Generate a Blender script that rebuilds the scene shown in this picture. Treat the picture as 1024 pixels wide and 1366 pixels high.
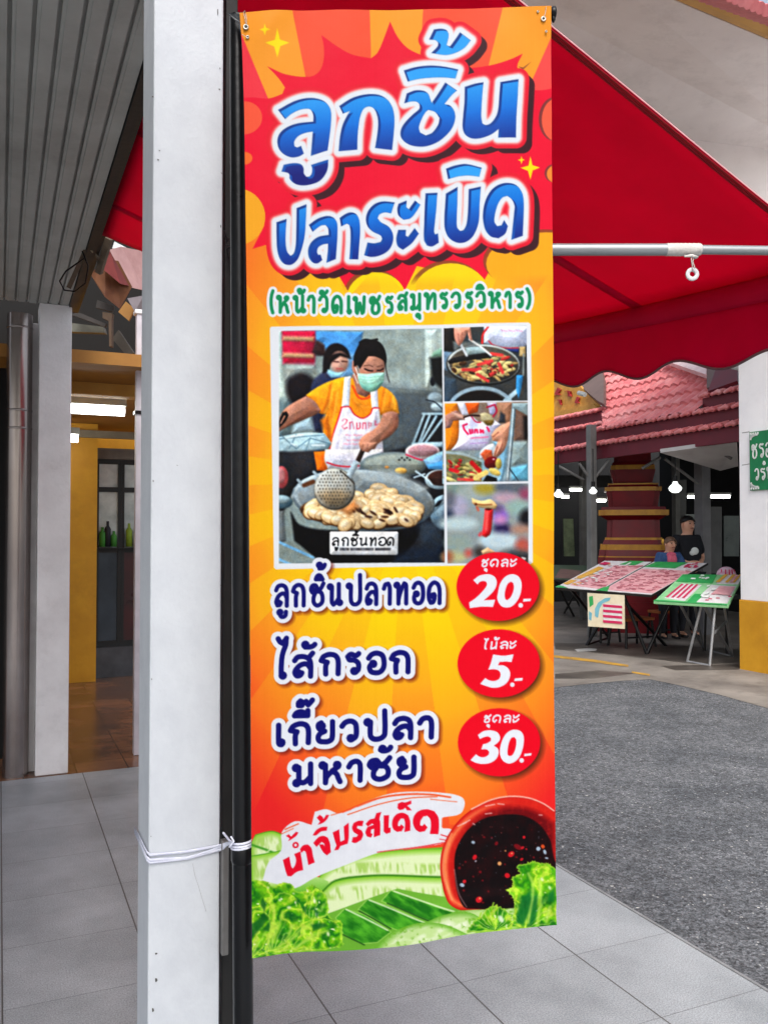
import bpy, bmesh, math, random
import numpy as np
from mathutils import Vector, Matrix
C = bpy.context.scene
for o in list(bpy.data.objects): bpy.data.objects.remove(o)
COL = C.collection
# ---------------------------------------------------------------- camera, sky, sun, exposure
FPX, CX, CY, EYE, HOR = 1150.0, 512.0, 683.0, 1.45, 711.0
PITCH = math.atan((HOR - CY) / FPX)
cam = bpy.data.cameras.new('camera'); camo = bpy.data.objects.new('camera', cam); COL.objects.link(camo)
camo.location = (0, 0, EYE); camo.rotation_euler = (math.pi / 2 + PITCH, 0, 0)
cam.sensor_fit = 'VERTICAL'; cam.sensor_height = 36.0; cam.sensor_width = 27.0; cam.lens = FPX / 1366.0 * 36.0
cam.clip_start = 0.02; cam.clip_end = 600
C.camera = camo
SUN_EL, SUN_AZ = math.radians(50), math.radians(176)
w = bpy.data.worlds.new("World"); C.world = w; w.use_nodes = True
nt = w.node_tree; bg = nt.nodes['Background']
sky = nt.nodes.new('ShaderNodeTexSky'); sky.sky_type = 'NISHITA'; sky.sun_disc = False
sky.sun_elevation = SUN_EL; sky.sun_rotation = SUN_AZ; sky.air_density = 1.0; sky.dust_density = 4.0; sky.ozone_density = 1.0
hs = nt.nodes.new('ShaderNodeHueSaturation'); hs.inputs['Saturation'].default_value = 0.5
nt.links.new(sky.outputs[0], hs.inputs['Color']); nt.links.new(hs.outputs[0], bg.inputs[0]); bg.inputs[1].default_value = 0.15
sun = bpy.data.lights.new('sun', 'SUN'); suno = bpy.data.objects.new('sun', sun); COL.objects.link(suno)
sun.energy = 0.75; sun.angle = math.radians(25); sun.color = (1.0, .985, .96)
sd = Vector((math.sin(SUN_AZ) * math.cos(SUN_EL), math.cos(SUN_AZ) * math.cos(SUN_EL), math.sin(SUN_EL)))
suno.rotation_euler = sd.to_track_quat('Z', 'Y').to_euler()
C.view_settings.view_transform = 'Standard'; C.view_settings.look = 'None'; C.view_settings.exposure = 0.75; C.view_settings.gamma = 1.0
try: C.cycles.max_bounces = 10; C.cycles.transparent_max_bounces = 12; C.cycles.use_denoising = True
except Exception: pass

# ---------------------------------------------------------------- where things stand
FW = Vector((0, math.cos(PITCH), math.sin(PITCH))); UP = Vector((0, -math.sin(PITCH), math.cos(PITCH))); CAMP = Vector((0, 0, EYE))
def ray(px, py): return FW + Vector(((px - CX) / FPX, 0, 0)) + UP * ((CY - py) / FPX)
def W(px, py, depth):
    d = ray(px, py); return CAMP + d * (depth / d.y)
def WP(px, py, p0, n):
    d = ray(px, py); n = Vector(n); return CAMP + d * ((Vector(p0) - CAMP).dot(n) / d.dot(n))
def WZ(px, py, z): return WP(px, py, (0, 0, z), (0, 0, 1))
TH = math.radians(24.0)
U1 = Vector((-math.sin(TH), math.cos(TH), 0)); U2 = Vector((math.cos(TH), math.sin(TH), 0)); UZ = Vector((0, 0, 1))
KRB = Vector((1.034, 3.19, 0)); ROAD = -0.10
def S(t, s, z=0.0): return KRB + U2 * t + U1 * s + UZ * z       # street frame: t across, s along the kerb

# ---------------------------------------------------------------- helpers
def lin(c): return tuple(((v / 255.0) / 12.92 if v / 255.0 <= .04045 else ((v / 255.0 + .055) / 1.055) ** 2.4) for v in c)
class MB:
    def __init__(s): s.v = []; s.f = []; s.m = []; s.sm = []
    def add(s, vs, fs, mi=0, smooth=False):
        b = len(s.v); s.v += [tuple(v) for v in vs]; s.f += [tuple(i + b for i in f) for f in fs]; s.m += [mi] * len(fs); s.sm += [smooth] * len(fs)
    def box(s, o, ax, ay, az, mi=0):
        """o = corner, ax ay az = edge vectors"""
        o, ax, ay, az = map(Vector, (o, ax, ay, az))
        vs = [o, o + ax, o + ax + ay, o + ay]; vs += [p + az for p in vs]
        fs = [(0, 3, 2, 1), (4, 5, 6, 7), (0, 1, 5, 4), (1, 2, 6, 5), (2, 3, 7, 6), (3, 0, 4, 7)]
        if ax.cross(ay).dot(az) < 0: fs = [f[::-1] for f in fs]
        s.add(vs, fs, mi)
    def cbox(s, c, sx, sy, sz, rz=0.0, mi=0):
        r = Matrix.Rotation(rz, 3, 'Z'); ax, ay = r @ Vector((sx, 0, 0)), r @ Vector((0, sy, 0)); az = Vector((0, 0, sz))
        s.box(Vector(c) - (ax + ay + az) / 2, ax, ay, az, mi)
    def tube(s, pts, r, n=12, caps=True, mi=0, smooth=True):
        pts = [Vector(p) for p in pts]; rs = r if isinstance(r, (list, tuple)) else [r] * len(pts)
        vs = []; N = len(pts); ref = None
        for i, p in enumerate(pts):
            t = (pts[min(i + 1, N - 1)] - pts[max(i - 1, 0)]).normalized()
            if ref is None: ref = Vector((0, 0, 1)) if abs(t.z) < .9 else Vector((1, 0, 0))
            a = (ref - t * ref.dot(t)).normalized(); b = t.cross(a); ref = a
            vs += [p + (a * math.cos(6.28318 * k / n) + b * math.sin(6.28318 * k / n)) * rs[i] for k in range(n)]
        fs = [(i * n + k, i * n + (k + 1) % n, (i + 1) * n + (k + 1) % n, (i + 1) * n + k) for i in range(N - 1) for k in range(n)]
        s.add(vs, fs, mi, smooth)
        if caps: s.add([vs[k] for k in range(n)], [tuple(range(n))[::-1]], mi); s.add([vs[(N - 1) * n + k] for k in range(n)], [tuple(range(n))], mi)
    def lathe(s, prof, c, n=24, mi=0, smooth=True, rot=0.0):
        c = Vector(c); vs = [c + Vector((r * math.cos(rot + 6.28318 * k / n), r * math.sin(rot + 6.28318 * k / n), z)) for r, z in prof for k in range(n)]
        fs = [(i * n + k, i * n + (k + 1) % n, (i + 1) * n + (k + 1) % n, (i + 1) * n + k) for i in range(len(prof) - 1) for k in range(n)]
        s.add(vs, fs, mi, smooth)
    def slab(s, pts, off, mi=0):
        """flat outline pts given a real thickness (offset vector)"""
        pts = [Vector(p) for p in pts]; off = Vector(off); n = len(pts)
        s.add(pts + [p + off for p in pts], [tuple(range(n))[::-1], tuple(range(n, 2 * n))] + [(i, (i + 1) % n, n + (i + 1) % n, n + i) for i in range(n)], mi)
    def sheet(s, pts, mi=0): s.add(pts, [tuple(range(len(pts)))], mi)
    def ball(s, c, rx, ry, rz, n=14, m=9, mi=0):
        c = Vector(c); vs = [c + Vector((rx * math.sin(math.pi * i / m) * math.cos(6.28318 * k / n), ry * math.sin(math.pi * i / m) * math.sin(6.28318 * k / n), rz * math.cos(math.pi * i / m))) for i in range(m + 1) for k in range(n)]
        s.add(vs, [(i * n + k, (i + 1) * n + k, (i + 1) * n + (k + 1) % n, i * n + (k + 1) % n) for i in range(m) for k in range(n)], mi, True)
    def grid(s, fn, nu, nv, mi=0, smooth=True):
        vs = [fn(i / nu, j / nv) for j in range(nv + 1) for i in range(nu + 1)]
        s.add(vs, [(j * (nu + 1) + i, j * (nu + 1) + i + 1, (j + 1) * (nu + 1) + i + 1, (j + 1) * (nu + 1) + i) for j in range(nv) for i in range(nu)], mi, smooth)
    def build(s, name, mats, parent=None, bevel=0.0, solid=0.0, loc=None, rz=0.0):
        me = bpy.data.meshes.new(name); me.from_pydata(s.v, [], s.f)
        for m in (mats if isinstance(mats, (list, tuple)) else [mats]): me.materials.append(m)
        me.polygons.foreach_set('material_index', s.m); me.polygons.foreach_set('use_smooth', s.sm); me.update()
        o = bpy.data.objects.new(name, me); COL.objects.link(o)
        if loc is not None: o.location = loc; o.rotation_euler = (0, 0, rz)
        if parent is not None: o.parent = parent; o.matrix_parent_inverse = parent.matrix_basis.inverted()
        if solid: md = o.modifiers.new('solid', 'SOLIDIFY'); md.thickness = solid; md.offset = 0
        if bevel: md = o.modifiers.new('bevel', 'BEVEL'); md.width = bevel; md.segments = 2; md.limit_method = 'ANGLE'
        return o
def tag(o, label, cat, group=None, kind=None):
    if label: o['label'] = label
    if cat: o['category'] = cat
    if group: o['group'] = group
    if kind: o['kind'] = kind
    return o
def thing(name, loc, label, cat, group=None):
    o = bpy.data.objects.new(name, None); o.empty_display_size = .1; COL.objects.link(o); o.location = loc
    return tag(o, label, cat, group)

def mat(name, c1, c2=None, scale=8.0, rough=.6, rvar=.1, bump=0.0, bscale=60.0, metal=0.0, spec=.4, stretch=(1, 1, 1), detail=6.0, transl=0.0, grime=0.0, gcol=(60, 52, 44), coord='Object', emit=None):
    m = bpy.data.materials.new(name); m.use_nodes = True; N, L = m.node_tree.nodes, m.node_tree.links
    b = N['Principled BSDF']; tc = N.new('ShaderNodeTexCoord'); mp = N.new('ShaderNodeMapping'); mp.inputs['Scale'].default_value = stretch
    L.new(tc.outputs[coord], mp.inputs[0])
    nz = N.new('ShaderNodeTexNoise'); nz.inputs['Scale'].default_value = scale; nz.inputs['Detail'].default_value = detail; nz.inputs['Roughness'].default_value = .6; L.new(mp.outputs[0], nz.inputs['Vector'])
    rp = N.new('ShaderNodeValToRGB'); c2 = c2 or tuple(v * .85 for v in c1)
    rp.color_ramp.elements[0].position = .32; rp.color_ramp.elements[1].position = .68
    rp.color_ramp.elements[0].color = (*lin(c2), 1); rp.color_ramp.elements[1].color = (*lin(c1), 1); L.new(nz.outputs['Fac'], rp.inputs[0])
    out = rp.outputs[0]
    if grime:
        g = N.new('ShaderNodeTexNoise'); g.inputs['Scale'].default_value = 2.3; g.inputs['Detail'].default_value = 9; g.inputs['Roughness'].default_value = .72; L.new(tc.outputs[coord], g.inputs['Vector'])
        gr = N.new('ShaderNodeValToRGB'); gr.color_ramp.elements[0].position = .5; gr.color_ramp.elements[1].position = .78; gr.color_ramp.elements[1].color = (grime, grime, grime, 1); gr.color_ramp.elements[0].color = (0, 0, 0, 1); L.new(g.outputs['Fac'], gr.inputs[0])
        mx = N.new('ShaderNodeMixRGB'); mx.inputs[2].default_value = (*lin(gcol), 1); L.new(gr.outputs[0], mx.inputs[0]); L.new(out, mx.inputs[1]); out = mx.outputs[0]
    L.new(out, b.inputs['Base Color'])
    b.inputs['Metallic'].default_value = metal; b.inputs['Specular IOR Level'].default_value = spec
    mr = N.new('ShaderNodeMapRange'); mr.inputs['To Min'].default_value = max(.03, rough - rvar); mr.inputs['To Max'].default_value = min(1, rough + rvar); L.new(nz.outputs['Fac'], mr.inputs['Value']); L.new(mr.outputs[0], b.inputs['Roughness'])
    if bump:
        bn = N.new('ShaderNodeTexNoise'); bn.inputs['Scale'].default_value = bscale; bn.inputs['Detail'].default_value = 5; L.new(mp.outputs[0], bn.inputs['Vector'])
        bp = N.new('ShaderNodeBump'); bp.inputs['Strength'].default_value = bump; bp.inputs['Distance'].default_value = .01; L.new(bn.outputs['Fac'], bp.inputs['Height']); L.new(bp.outputs[0], b.inputs['Normal'])
    if transl:
        t = N.new('ShaderNodeBsdfTranslucent'); L.new(out, t.inputs['Color']); ms = N.new('ShaderNodeMixShader'); ms.inputs[0].default_value = transl
        L.new(b.outputs[0], ms.inputs[1]); L.new(t.outputs[0], ms.inputs[2]); L.new(ms.outputs[0], N['Material Output'].inputs['Surface'])
    if emit:
        b.inputs['Emission Color'].default_value = (*emit[:3], 1); b.inputs['Emission Strength'].default_value = emit[3]
    return m
# ---------------------------------------------------------------- ground: road, walkway tiles, inner floor, concrete apron
def asphalt():
    m = mat('asphalt', (111, 113, 116), (84, 87, 91), 2.2, .85, .08, .8, 70.0, detail=12); N, L = m.node_tree.nodes, m.node_tree.links; b = N['Principled BSDF']
    src = b.inputs['Base Color'].links[0].from_socket; tc = [n for n in N if n.type == 'TEX_COORD'][0]
    def cellv(sc, amt, base):
        v = N.new('ShaderNodeTexVoronoi'); v.inputs['Scale'].default_value = sc; L.new(tc.outputs['Object'], v.inputs['Vector'])
        vc = N.new('ShaderNodeSeparateColor'); L.new(v.outputs['Color'], vc.inputs[0]); k = N.new('ShaderNodeMath'); k.operation = 'MULTIPLY_ADD'; k.inputs[1].default_value = amt; k.inputs[2].default_value = base; L.new(vc.outputs[0], k.inputs[0])
        h = N.new('ShaderNodeHueSaturation'); L.new(k.outputs[0], h.inputs['Value']); L.new(src, h.inputs['Color']); return h.outputs[0], v
    src, _ = cellv(150.0, 1.0, .5); src, _ = cellv(60.0, .8, .6); src, _ = cellv(22.0, .25, .88)
    for sc, hi, c, th_ in ((52.0, .30, (196, 196, 192), .90), (23.0, .16, (206, 204, 198), .86), (40.0, .34, (48, 50, 54), .84)):
        v = N.new('ShaderNodeTexVoronoi'); v.inputs['Scale'].default_value = sc; L.new(tc.outputs['Object'], v.inputs['Vector'])
        wv = N.new('ShaderNodeTexNoise'); wv.inputs['Scale'].default_value = sc * 2.2; L.new(tc.outputs['Object'], wv.inputs['Vector'])
        ad = N.new('ShaderNodeMath'); ad.operation = 'MULTIPLY_ADD'; ad.inputs[1].default_value = .35; ad.inputs[2].default_value = -.17; L.new(wv.outputs['Fac'], ad.inputs[0])
        sm = N.new('ShaderNodeMath'); sm.operation = 'ADD'; L.new(v.outputs['Distance'], sm.inputs[0]); L.new(ad.outputs[0], sm.inputs[1])
        r = N.new('ShaderNodeMapRange'); r.inputs['From Min'].default_value = hi; r.inputs['From Max'].default_value = hi * .6; r.inputs['To Max'].default_value = .85; L.new(sm.outputs[0], r.inputs['Value'])
        vc = N.new('ShaderNodeSeparateColor'); L.new(v.outputs['Color'], vc.inputs[0])
        g = N.new('ShaderNodeMath'); g.operation = 'GREATER_THAN'; g.inputs[1].default_value = th_; L.new(vc.outputs[1], g.inputs[0])
        k = N.new('ShaderNodeMath'); k.operation = 'MULTIPLY'; L.new(r.outputs[0], k.inputs[0]); L.new(g.outputs[0], k.inputs[1])
        mx = N.new('ShaderNodeMixRGB'); mx.inputs[2].default_value = (*lin(c), 1); L.new(k.outputs[0], mx.inputs[0]); L.new(src, mx.inputs[1]); src = mx.outputs[0]
    L.new(src, b.inputs['Base Color'])
    vb = N.new('ShaderNodeTexVoronoi'); vb.inputs['Scale'].default_value = 85.0; L.new(tc.outputs['Object'], vb.inputs['Vector'])
    bp = [n for n in N if n.type == 'BUMP'][0]; b2 = N.new('ShaderNodeBump'); b2.inputs['Strength'].default_value = .9; b2.inputs['Distance'].default_value = .006
    L.new(vb.outputs['Distance'], b2.inputs['Height']); L.new(bp.outputs[0], b2.inputs['Normal']); L.new(b2.outputs[0], b.inputs['Normal'])
    return m
def tiles(name, base, dark, tw, tl, ox, oy, joint, jw=(.004, .0025), rough=.45, vary=.12, bump=.12, jf=(1, .6), fine=True):
    m = mat(name, base, dark, 2.2, rough, .12, bump, 90.0, detail=10, grime=.32 if fine else 0, gcol=tuple(v * .72 for v in base)); N, L = m.node_tree.nodes, m.node_tree.links; b = N['Principled BSDF']
    src = b.inputs['Base Color'].links[0].from_socket; tc = [n for n in N if n.type == 'TEX_COORD'][0]
    sp = N.new('ShaderNodeSeparateXYZ'); L.new(tc.outputs['Object'], sp.inputs[0])
    def mth(op, a, bb):
        n = N.new('ShaderNodeMath'); n.operation = op
        for i, x in enumerate((a, bb)):
            if isinstance(x, (int, float)): n.inputs[i].default_value = x
            else: L.new(x, n.inputs[i])
        return n.outputs[0]
    cells = []; jn = None
    for ax, T, off, wd, fc in ((0, tw, ox, jw[0], jf[0]), (1, tl, oy, jw[1], jf[1])):
        u = mth('DIVIDE', mth('SUBTRACT', sp.outputs[ax], off), T); fl = mth('FLOOR', u, 0); fr = mth('SUBTRACT', u, fl)
        d = mth('MULTIPLY', mth('MINIMUM', fr, mth('SUBTRACT', 1.0, fr)), T); j = mth('MULTIPLY', mth('LESS_THAN', d, wd), fc)
        cells.append(fl); jn = j if jn is None else mth('MAXIMUM', jn, j)
    cv = N.new('ShaderNodeCombineXYZ'); L.new(cells[0], cv.inputs[0]); L.new(cells[1], cv.inputs[1])
    wn = N.new('ShaderNodeTexWhiteNoise'); wn.noise_dimensions = '3D'; L.new(cv.outputs[0], wn.inputs['Vector'])
    hv = N.new('ShaderNodeHueSaturation'); L.new(mth('ADD', mth('MULTIPLY', wn.outputs['Value'], vary), 1 - vary / 2), hv.inputs['Value']); L.new(src, hv.inputs['Color']); src = hv.outputs[0]
    if fine:
        fz = N.new('ShaderNodeTexNoise'); fz.inputs['Scale'].default_value = 210.0; fz.inputs['Detail'].default_value = 3; L.new(tc.outputs['Object'], fz.inputs['Vector'])
        fv = N.new('ShaderNodeHueSaturation'); L.new(mth('ADD', mth('MULTIPLY', fz.outputs['Fac'], 1.7), .15), fv.inputs['Value']); L.new(src, fv.inputs['Color']); src = fv.outputs[0]
    mx = N.new('ShaderNodeMixRGB'); mx.inputs[2].default_value = (*lin(joint), 1); L.new(jn, mx.inputs[0]); L.new(src, mx.inputs[1]); L.new(mx.outputs[0], b.inputs['Base Color'])
    bp = [n for n in N if n.type == 'BUMP'][0]; b2 = N.new('ShaderNodeBump'); b2.invert = True; b2.inputs['Strength'].default_value = .6; b2.inputs['Distance'].default_value = .003
    L.new(jn, b2.inputs['Height']); L.new(bp.outputs[0], b2.inputs['Normal']); L.new(b2.outputs[0], b.inputs['Normal'])
    return m
M_asph = asphalt()
M_walk = tiles('walkway_tile', (182, 187, 190), (142, 147, 150), .45, .42, -.42, -.02, (88, 86, 83), (.0026, .0016))
M_red = tiles('inner_tile', (150, 104, 74), (92, 68, 56), .30, .30, 0, 0, (70, 54, 44), (.004, .004), .22, .45, .05, (.8, .8), False)
M_conc = mat('concrete', (150, 143, 134), (112, 106, 100), 1.5, .75, .15, .25, 80, grime=.7, gcol=(70, 62, 55))
M_kerb = mat('kerb_stone', (160, 162, 164), (120, 121, 122), 6, .7, .1, .3, 60)
b = MB(); b.sheet([(-60, -60, ROAD), (80, -60, ROAD), (80, 90, ROAD), (-60, 90, ROAD)]); b.build('road', M_asph)['kind'] = 'structure'
SB = 3.05                                     # where the grey walkway tiles end and the red floor begins (s)
b = MB(); b.box((-9, -8, ROAD + .002), (9 - .012, 0, 0), (0, 8 + SB, 0), (0, 0, -ROAD - .002)); o = b.build('walkway', M_walk, None, .004, 0, KRB, TH); o['kind'] = 'structure'
b = MB(); b.box((-.0115, -8, ROAD + .002), (.0115, 0, 0), (0, 8 + 9, 0), (0, 0, -ROAD + .001)); o = b.build('kerb', M_kerb, None, .003, 0, KRB, TH); o['kind'] = 'structure'
b = MB(); b.box((-9, SB + .002, ROAD + .002), (9 - 0.012, 0, 0), (0, 7.5, 0), (0, 0, -ROAD - .003)); o = b.build('inner_floor', M_red, None, 0, 0, KRB, TH); o['kind'] = 'structure'
zc = ROAD + .004
ap = [WZ(600, 924, zc), WZ(739, 917, zc), WZ(790, 911.5, zc), WZ(830, 908, zc), WZ(866, 906, zc), WZ(905, 914, zc), WZ(960, 927, zc), WZ(1024, 945, zc), WZ(1150, 980, zc), Vector((22, 12, zc)), Vector((22, 34, zc)), Vector((-2, 34, zc))]
b = MB(); b.sheet(ap); o = b.build('concrete_apron', M_conc); o['kind'] = 'structure'
M_yl = mat('road_paint_yellow', (206, 156, 44), (160, 124, 62), 9, .7, .1, .2, 60); M_wl = mat('road_paint_white', (206, 204, 200), (170, 168, 164), 9, .7)
zl = zc + .004
for i, q in enumerate(([(736, 873.5), (739, 877), (790, 883), (837, 889.5), (838, 887), (790, 879.5)], [(842, 895.5), (842, 897.5), (866, 901.5), (866, 899)])):
    b = MB(); b.sheet([WZ(x, y, zl) for x, y in q]); b.build('yellow_line', M_yl)['kind'] = 'structure'
b = MB(); b.sheet([WZ(x, y, zl) for x, y in ((766, 866), (770, 869.5), (794, 868), (796, 865.5), (785, 864.5))]); b.build('white_marking', M_wl)['kind'] = 'structure'
M_dpatch = mat('dark_floor_tone', (64, 58, 54), (104, 97, 90), 2.5, .4, .1)  # dark patches on the concrete; the largest paints the shade under the tables
for q in ([(740, 858), (740, 866), (830, 874), (930, 886), (985, 884), (985, 866), (860, 858)], [(740, 899), (740, 905), (790, 905), (846, 898), (800, 894)], [(880, 888), (900, 894), (985, 893), (985, 886)]):
    b = MB(); b.sheet([WZ(x, y, zc + .002) for x, y in q]); b.build('dark_patch', M_dpatch)['kind'] = 'structure'

# ---------------------------------------------------------------- left building: column, ribbed ceiling, second column, pipe, shop interior
M_white = mat('column_paint', (207, 211, 216), (198, 202, 208), 18, .62, .08, .13, 120, grime=.10, gcol=(120, 116, 110), stretch=(1, 1, .8))
M_white2 = mat('old_white_paint', (238, 236, 236), (222, 219, 219), 5, .55, .1, .2, 40, grime=.35, gcol=(120, 112, 104))
M_soff = mat('soffit_metal', (176, 177, 171), (156, 156, 150), 3, .5, .12, .05, 30, stretch=(1, 1, 1), grime=.4, gcol=(80, 70, 62))
M_dark = mat('dark_steel', (36, 34, 33), (24, 23, 22), 6, .55, .15, .1, 40)
M_black = mat('black_paint', (14, 15, 18), (9, 9, 11), 10, .3, .08, .15, 30, spec=.3)
M_void = mat('painted_shade', (17, 16, 15), (10, 9, 9), 4, .8)  # near-black colour that holds the shade behind the pipe and under the roof
fl = W(204, 300, 1.75); fl.z = 0
cth = thing('white_column', fl, 'white rough-painted square column beside the banner, tied with white ribbon', 'column')
b = MB(); b.box(fl, U2 * .1445, U1 * .145, UZ * 3.3); b.build('shaft', M_white, cth, .004)
M_chip = mat('chipped_edge', (96, 94, 92), (70, 66, 62), 40, .8)
for (px, py, w_, h_) in ((203, 128, 4, 3), (290, 12, 2, 14), (207, 1305, 5, 8), (207, 1271, 5, 4), (203, 1345, 4, 8), (294, 300, 2, 6), (210, 212, 4, 3), (292, 118, 3, 3), (293, 90, 2, 4), (295, 230, 2, 3), (236, 620, 2, 2), (292, 1208, 2, 2), (204, 640, 2, 5), (202, 905, 2, 3), (201, 1115, 2, 2), (294, 780, 2, 3), (212, 200, 3, 2)):
    b = MB(); p = WP(px, py, fl - U1 * .0008, U1); b.slab([p, p + U2 * w_ * .0007 - UZ * .0006, p + U2 * w_ * .0010 - UZ * h_ * .0006, p + U2 * w_ * .0005 - UZ * h_ * .0010, p - UZ * h_ * .0008 + U2 * .0004], -U1 * .0006)
    b.build('paint_chip', M_chip, cth)
b = MB(); cr = [WP(x, y, fl - U1 * .0006, U1) for x, y in ((257, 1152), (260, 1168), (265, 1183), (270, 1200), (275, 1216))]
for p, q in zip(cr, cr[1:]): b.slab([p, p + U2 * .0005, q + U2 * .0005, q], -U1 * .0004)
b.build('hairline_crack', mat('crack_grey', (150, 150, 150), (130, 130, 130), 40, .8), cth)
# ribbed ceiling of the walkway
tE = -1.871; zS = 2.84; b = MB(); prof = []; t = tE; k = 0
while t > -5.2:
    prof += [(t, 0), (t - .038, 0), (t - .0395, .004), (t - .049, .004), (t - .050, .018), (t - .060, .018)]; t -= .061
s0, s1 = -.12, 3.1
for (ta, za), (tb, zb) in zip(prof, prof[1:]):
    s0 = -.36 if ta > -2.25 else -1.5 if ta > -2.72 else -4.0  # unseen near ends stepped towards the camera to shade column and floor
    p = [S(ta, s0, zS + za), S(tb, s0, zS + zb), S(tb, s1, zS + zb), S(ta, s1, zS + za)]; b.sheet(p)
b.box(S(t, -4.0, zS + .03), U2 * (-2.721 - t), U1 * (s1 + 4.0), UZ * .10); b.box(S(-2.719, -1.5, zS + .03), U2 * .468, U1 * (s1 + 1.5), UZ * .10); s0 = -.36; b.box(S(-2.249, s0, zS + .03), U2 * (tE + 2.249), U1 * (s1 - s0), UZ * .10)
so = b.build('ribbed_soffit', M_soff); tag(so, 'dark ribbed metal ceiling over the tiled walkway', 'ceiling', None, 'structure')
b = MB(); b.box(S(tE + .004, s0, zS - .01), U2 * .045, U1 * (s1 - s0 + .1), UZ * .16); b.box(S(tE + .055, s0, zS + .05), U2 * .03, U1 * (s1 - s0 + .35), UZ * .06)
tag(b.build('eave_beam', M_dark), 'dark steel beam along the edge of the ribbed ceiling', 'beam')
# second column with the narrow panel behind it
c2 = WZ(47, 1036, 0); ct2 = thing('white_pier', c2, 'far grey-white pier beside the stainless pipe', 'column')
b = MB(); b.box(c2, U2 * .185, U1 * .18, UZ * 2.84); b.build('shaft', M_white2, ct2, .006)
c3 = WZ(31, 1034, 0) + U1 * .06; b = MB(); b.box(c3, U2 * .10, U1 * .1, UZ * 2.74); b.build('panel', M_white2, ct2, .004)
M_inox = mat('stainless', (176, 168, 164), (132, 122, 120), 3, .24, .08, .04, 20, metal=.9, stretch=(1, 1, .15), grime=.35, gcol=(96, 66, 58))
pp = WZ(15, 1038, 0) + Vector((0, .06, 0)); pz = W(15, 420, pp.y).z
pth = thing('steel_pipe', pp, 'tall stainless steel downpipe standing left of the far pier', 'pipe')
b = MB(); b.tube([pp, pp + UZ * pz], .073, 28); b.build('tube', M_inox, pth)
for py in (438, 548, 572):
    b = MB(); z = W(15, py, pp.y).z; b.lathe([(.0735, z - .006), (.0755, z - .004), (.0755, z + .004), (.0735, z + .006)], pp, 28)
    b.build('joint_ring', M_inox, pth)
# near-black wall behind pipe and pier, shade put into its colour
b = MB(); b.box(S(-6.5, SB + .55, 0), U2 * 4.55, U1 * .08, UZ * 3.4); tag(b.build('shop_side_wall', M_void), 'near-black wall behind the steel pipe, its shade put into the colour', 'wall')
# shop interior
M_yel = mat('ochre_wall_paint', (228, 166, 40), (210, 146, 28), 3, .5, .1, .12, 30, grime=.25, gcol=(110, 76, 24))
M_yel2 = mat('ochre_beam_paint', (210, 158, 76), (196, 140, 60), 4, .6, .1, .15, 30, grime=.2, gcol=(110, 80, 40))
yw = WZ(128, 909, 0); shop = thing('ochre_shop', yw, 'ochre painted shopfront behind the far pier, lit by tube lamps', 'shop')
b = MB(); b.box(yw, U2 * -3.0, U1 * .12, UZ * 2.95)
b.box(yw + U1 * 1.15, U2 * 3.0, U1 * .12, UZ * 3.0); b.build('wall', M_yel, shop)
b = MB(); b.box(yw + U1 * .13 - U2 * .001, U2 * -.10, U1 * 1.0, UZ * 2.9); b.build('side_wall', M_yel, shop)
b = MB(); b.box(S(-6, 3.2, 2.52), U2 * 5.5, U1 * 3.8, UZ * .08); b.build('inner_ceiling', mat('ceiling_ochre', (176, 124, 52), (150, 100, 40), 3, .6), shop)
p = W(84, 465, 6.0); q = W(84, 502, 6.0); r_ = W(84, 523, 6.0)
b = MB(); b.box(q - U2 * .8, U2 * 2.4, U1 * .2, UZ * (p.z - q.z)); b.box(r_ - U2 * .8 + U1 * .03, U2 * 2.4, U1 * .14, UZ * (q.z - r_.z - .003)); b.build('beam', M_yel2, shop, .006)
p = W(80, 572, 8.25); b = MB(); b.box(p - U2 * .3, U2 * 1.6, U1 * .05, UZ * -.07); b.build('cable_tray', mat('grey_tray', (150, 140, 120), (128, 118, 100), 6, .6), shop)
# glazed double doors in a dark frame on a plinth
dw = WZ(129, 906, 0) + U1 * .06; b = MB(); b.box(dw, U2 * 1.4, U1 * .25, UZ * .30); b.build('plinth', mat('glazed_plinth', (74, 76, 84), (52, 54, 60), 5, .15, .05), shop)
dp = dw + U1 * .13; zt = W(130, 612, dp.y).z; zb = .30
M_fr = mat('black_door_frame', (20, 20, 22), (14, 14, 16), 8, .4)
def glassmat():  # opaque pale panes, reflected light put into their colour
    m = mat('shop_glass', (226, 234, 232), (160, 174, 176), 3.5, .12, .05, spec=.6); return m
M_gl = glassmat(); M_glr = mat('door_panel_red', (74, 18, 22), (48, 12, 16), 4, .3); M_glb = mat('door_panel_blue', (52, 66, 80), (36, 46, 58), 4, .2)
b = MB(); hm = zb + .95
for t_ in (0, .215, .25, .52): b.box(dp + U2 * t_ + UZ * zb, U2 * (.03 if t_ != .215 else .034), U1 * .05, UZ * (zt - zb))
for z_ in (zb, hm, hm + .62, zt - .05): b.box(dp + U2 * .03 + UZ * z_ + U1 * .004, U2 * .49, U1 * .04, UZ * .05)
dd = thing('glass_door', dp, 'black framed glass doors at the back of the ochre shop', 'door'); b.build('frame', M_fr, dd)
for t0, t1, lm in ((.03, .215, M_glb), (.28, .52, M_glr)):
    b = MB(); b.box(dp + U2 * t0 + U1 * .02 + UZ * (zb + .05), U2 * (t1 - t0), U1 * .012, UZ * (hm - zb - .05)); b.build('lower_panel', lm, dd)
    b = MB(); b.box(dp + U2 * t0 + U1 * .024 + UZ * (hm + .05), U2 * (t1 - t0), U1 * .01, UZ * .57); b.build('pane', M_gl, dd)
    b = MB(); b.box(dp + U2 * t0 + U1 * .024 + UZ * (hm + .67), U2 * (t1 - t0), U1 * .01, UZ * (zt - .05 - hm - .67)); b.build('pane', M_gl, dd)
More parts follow.
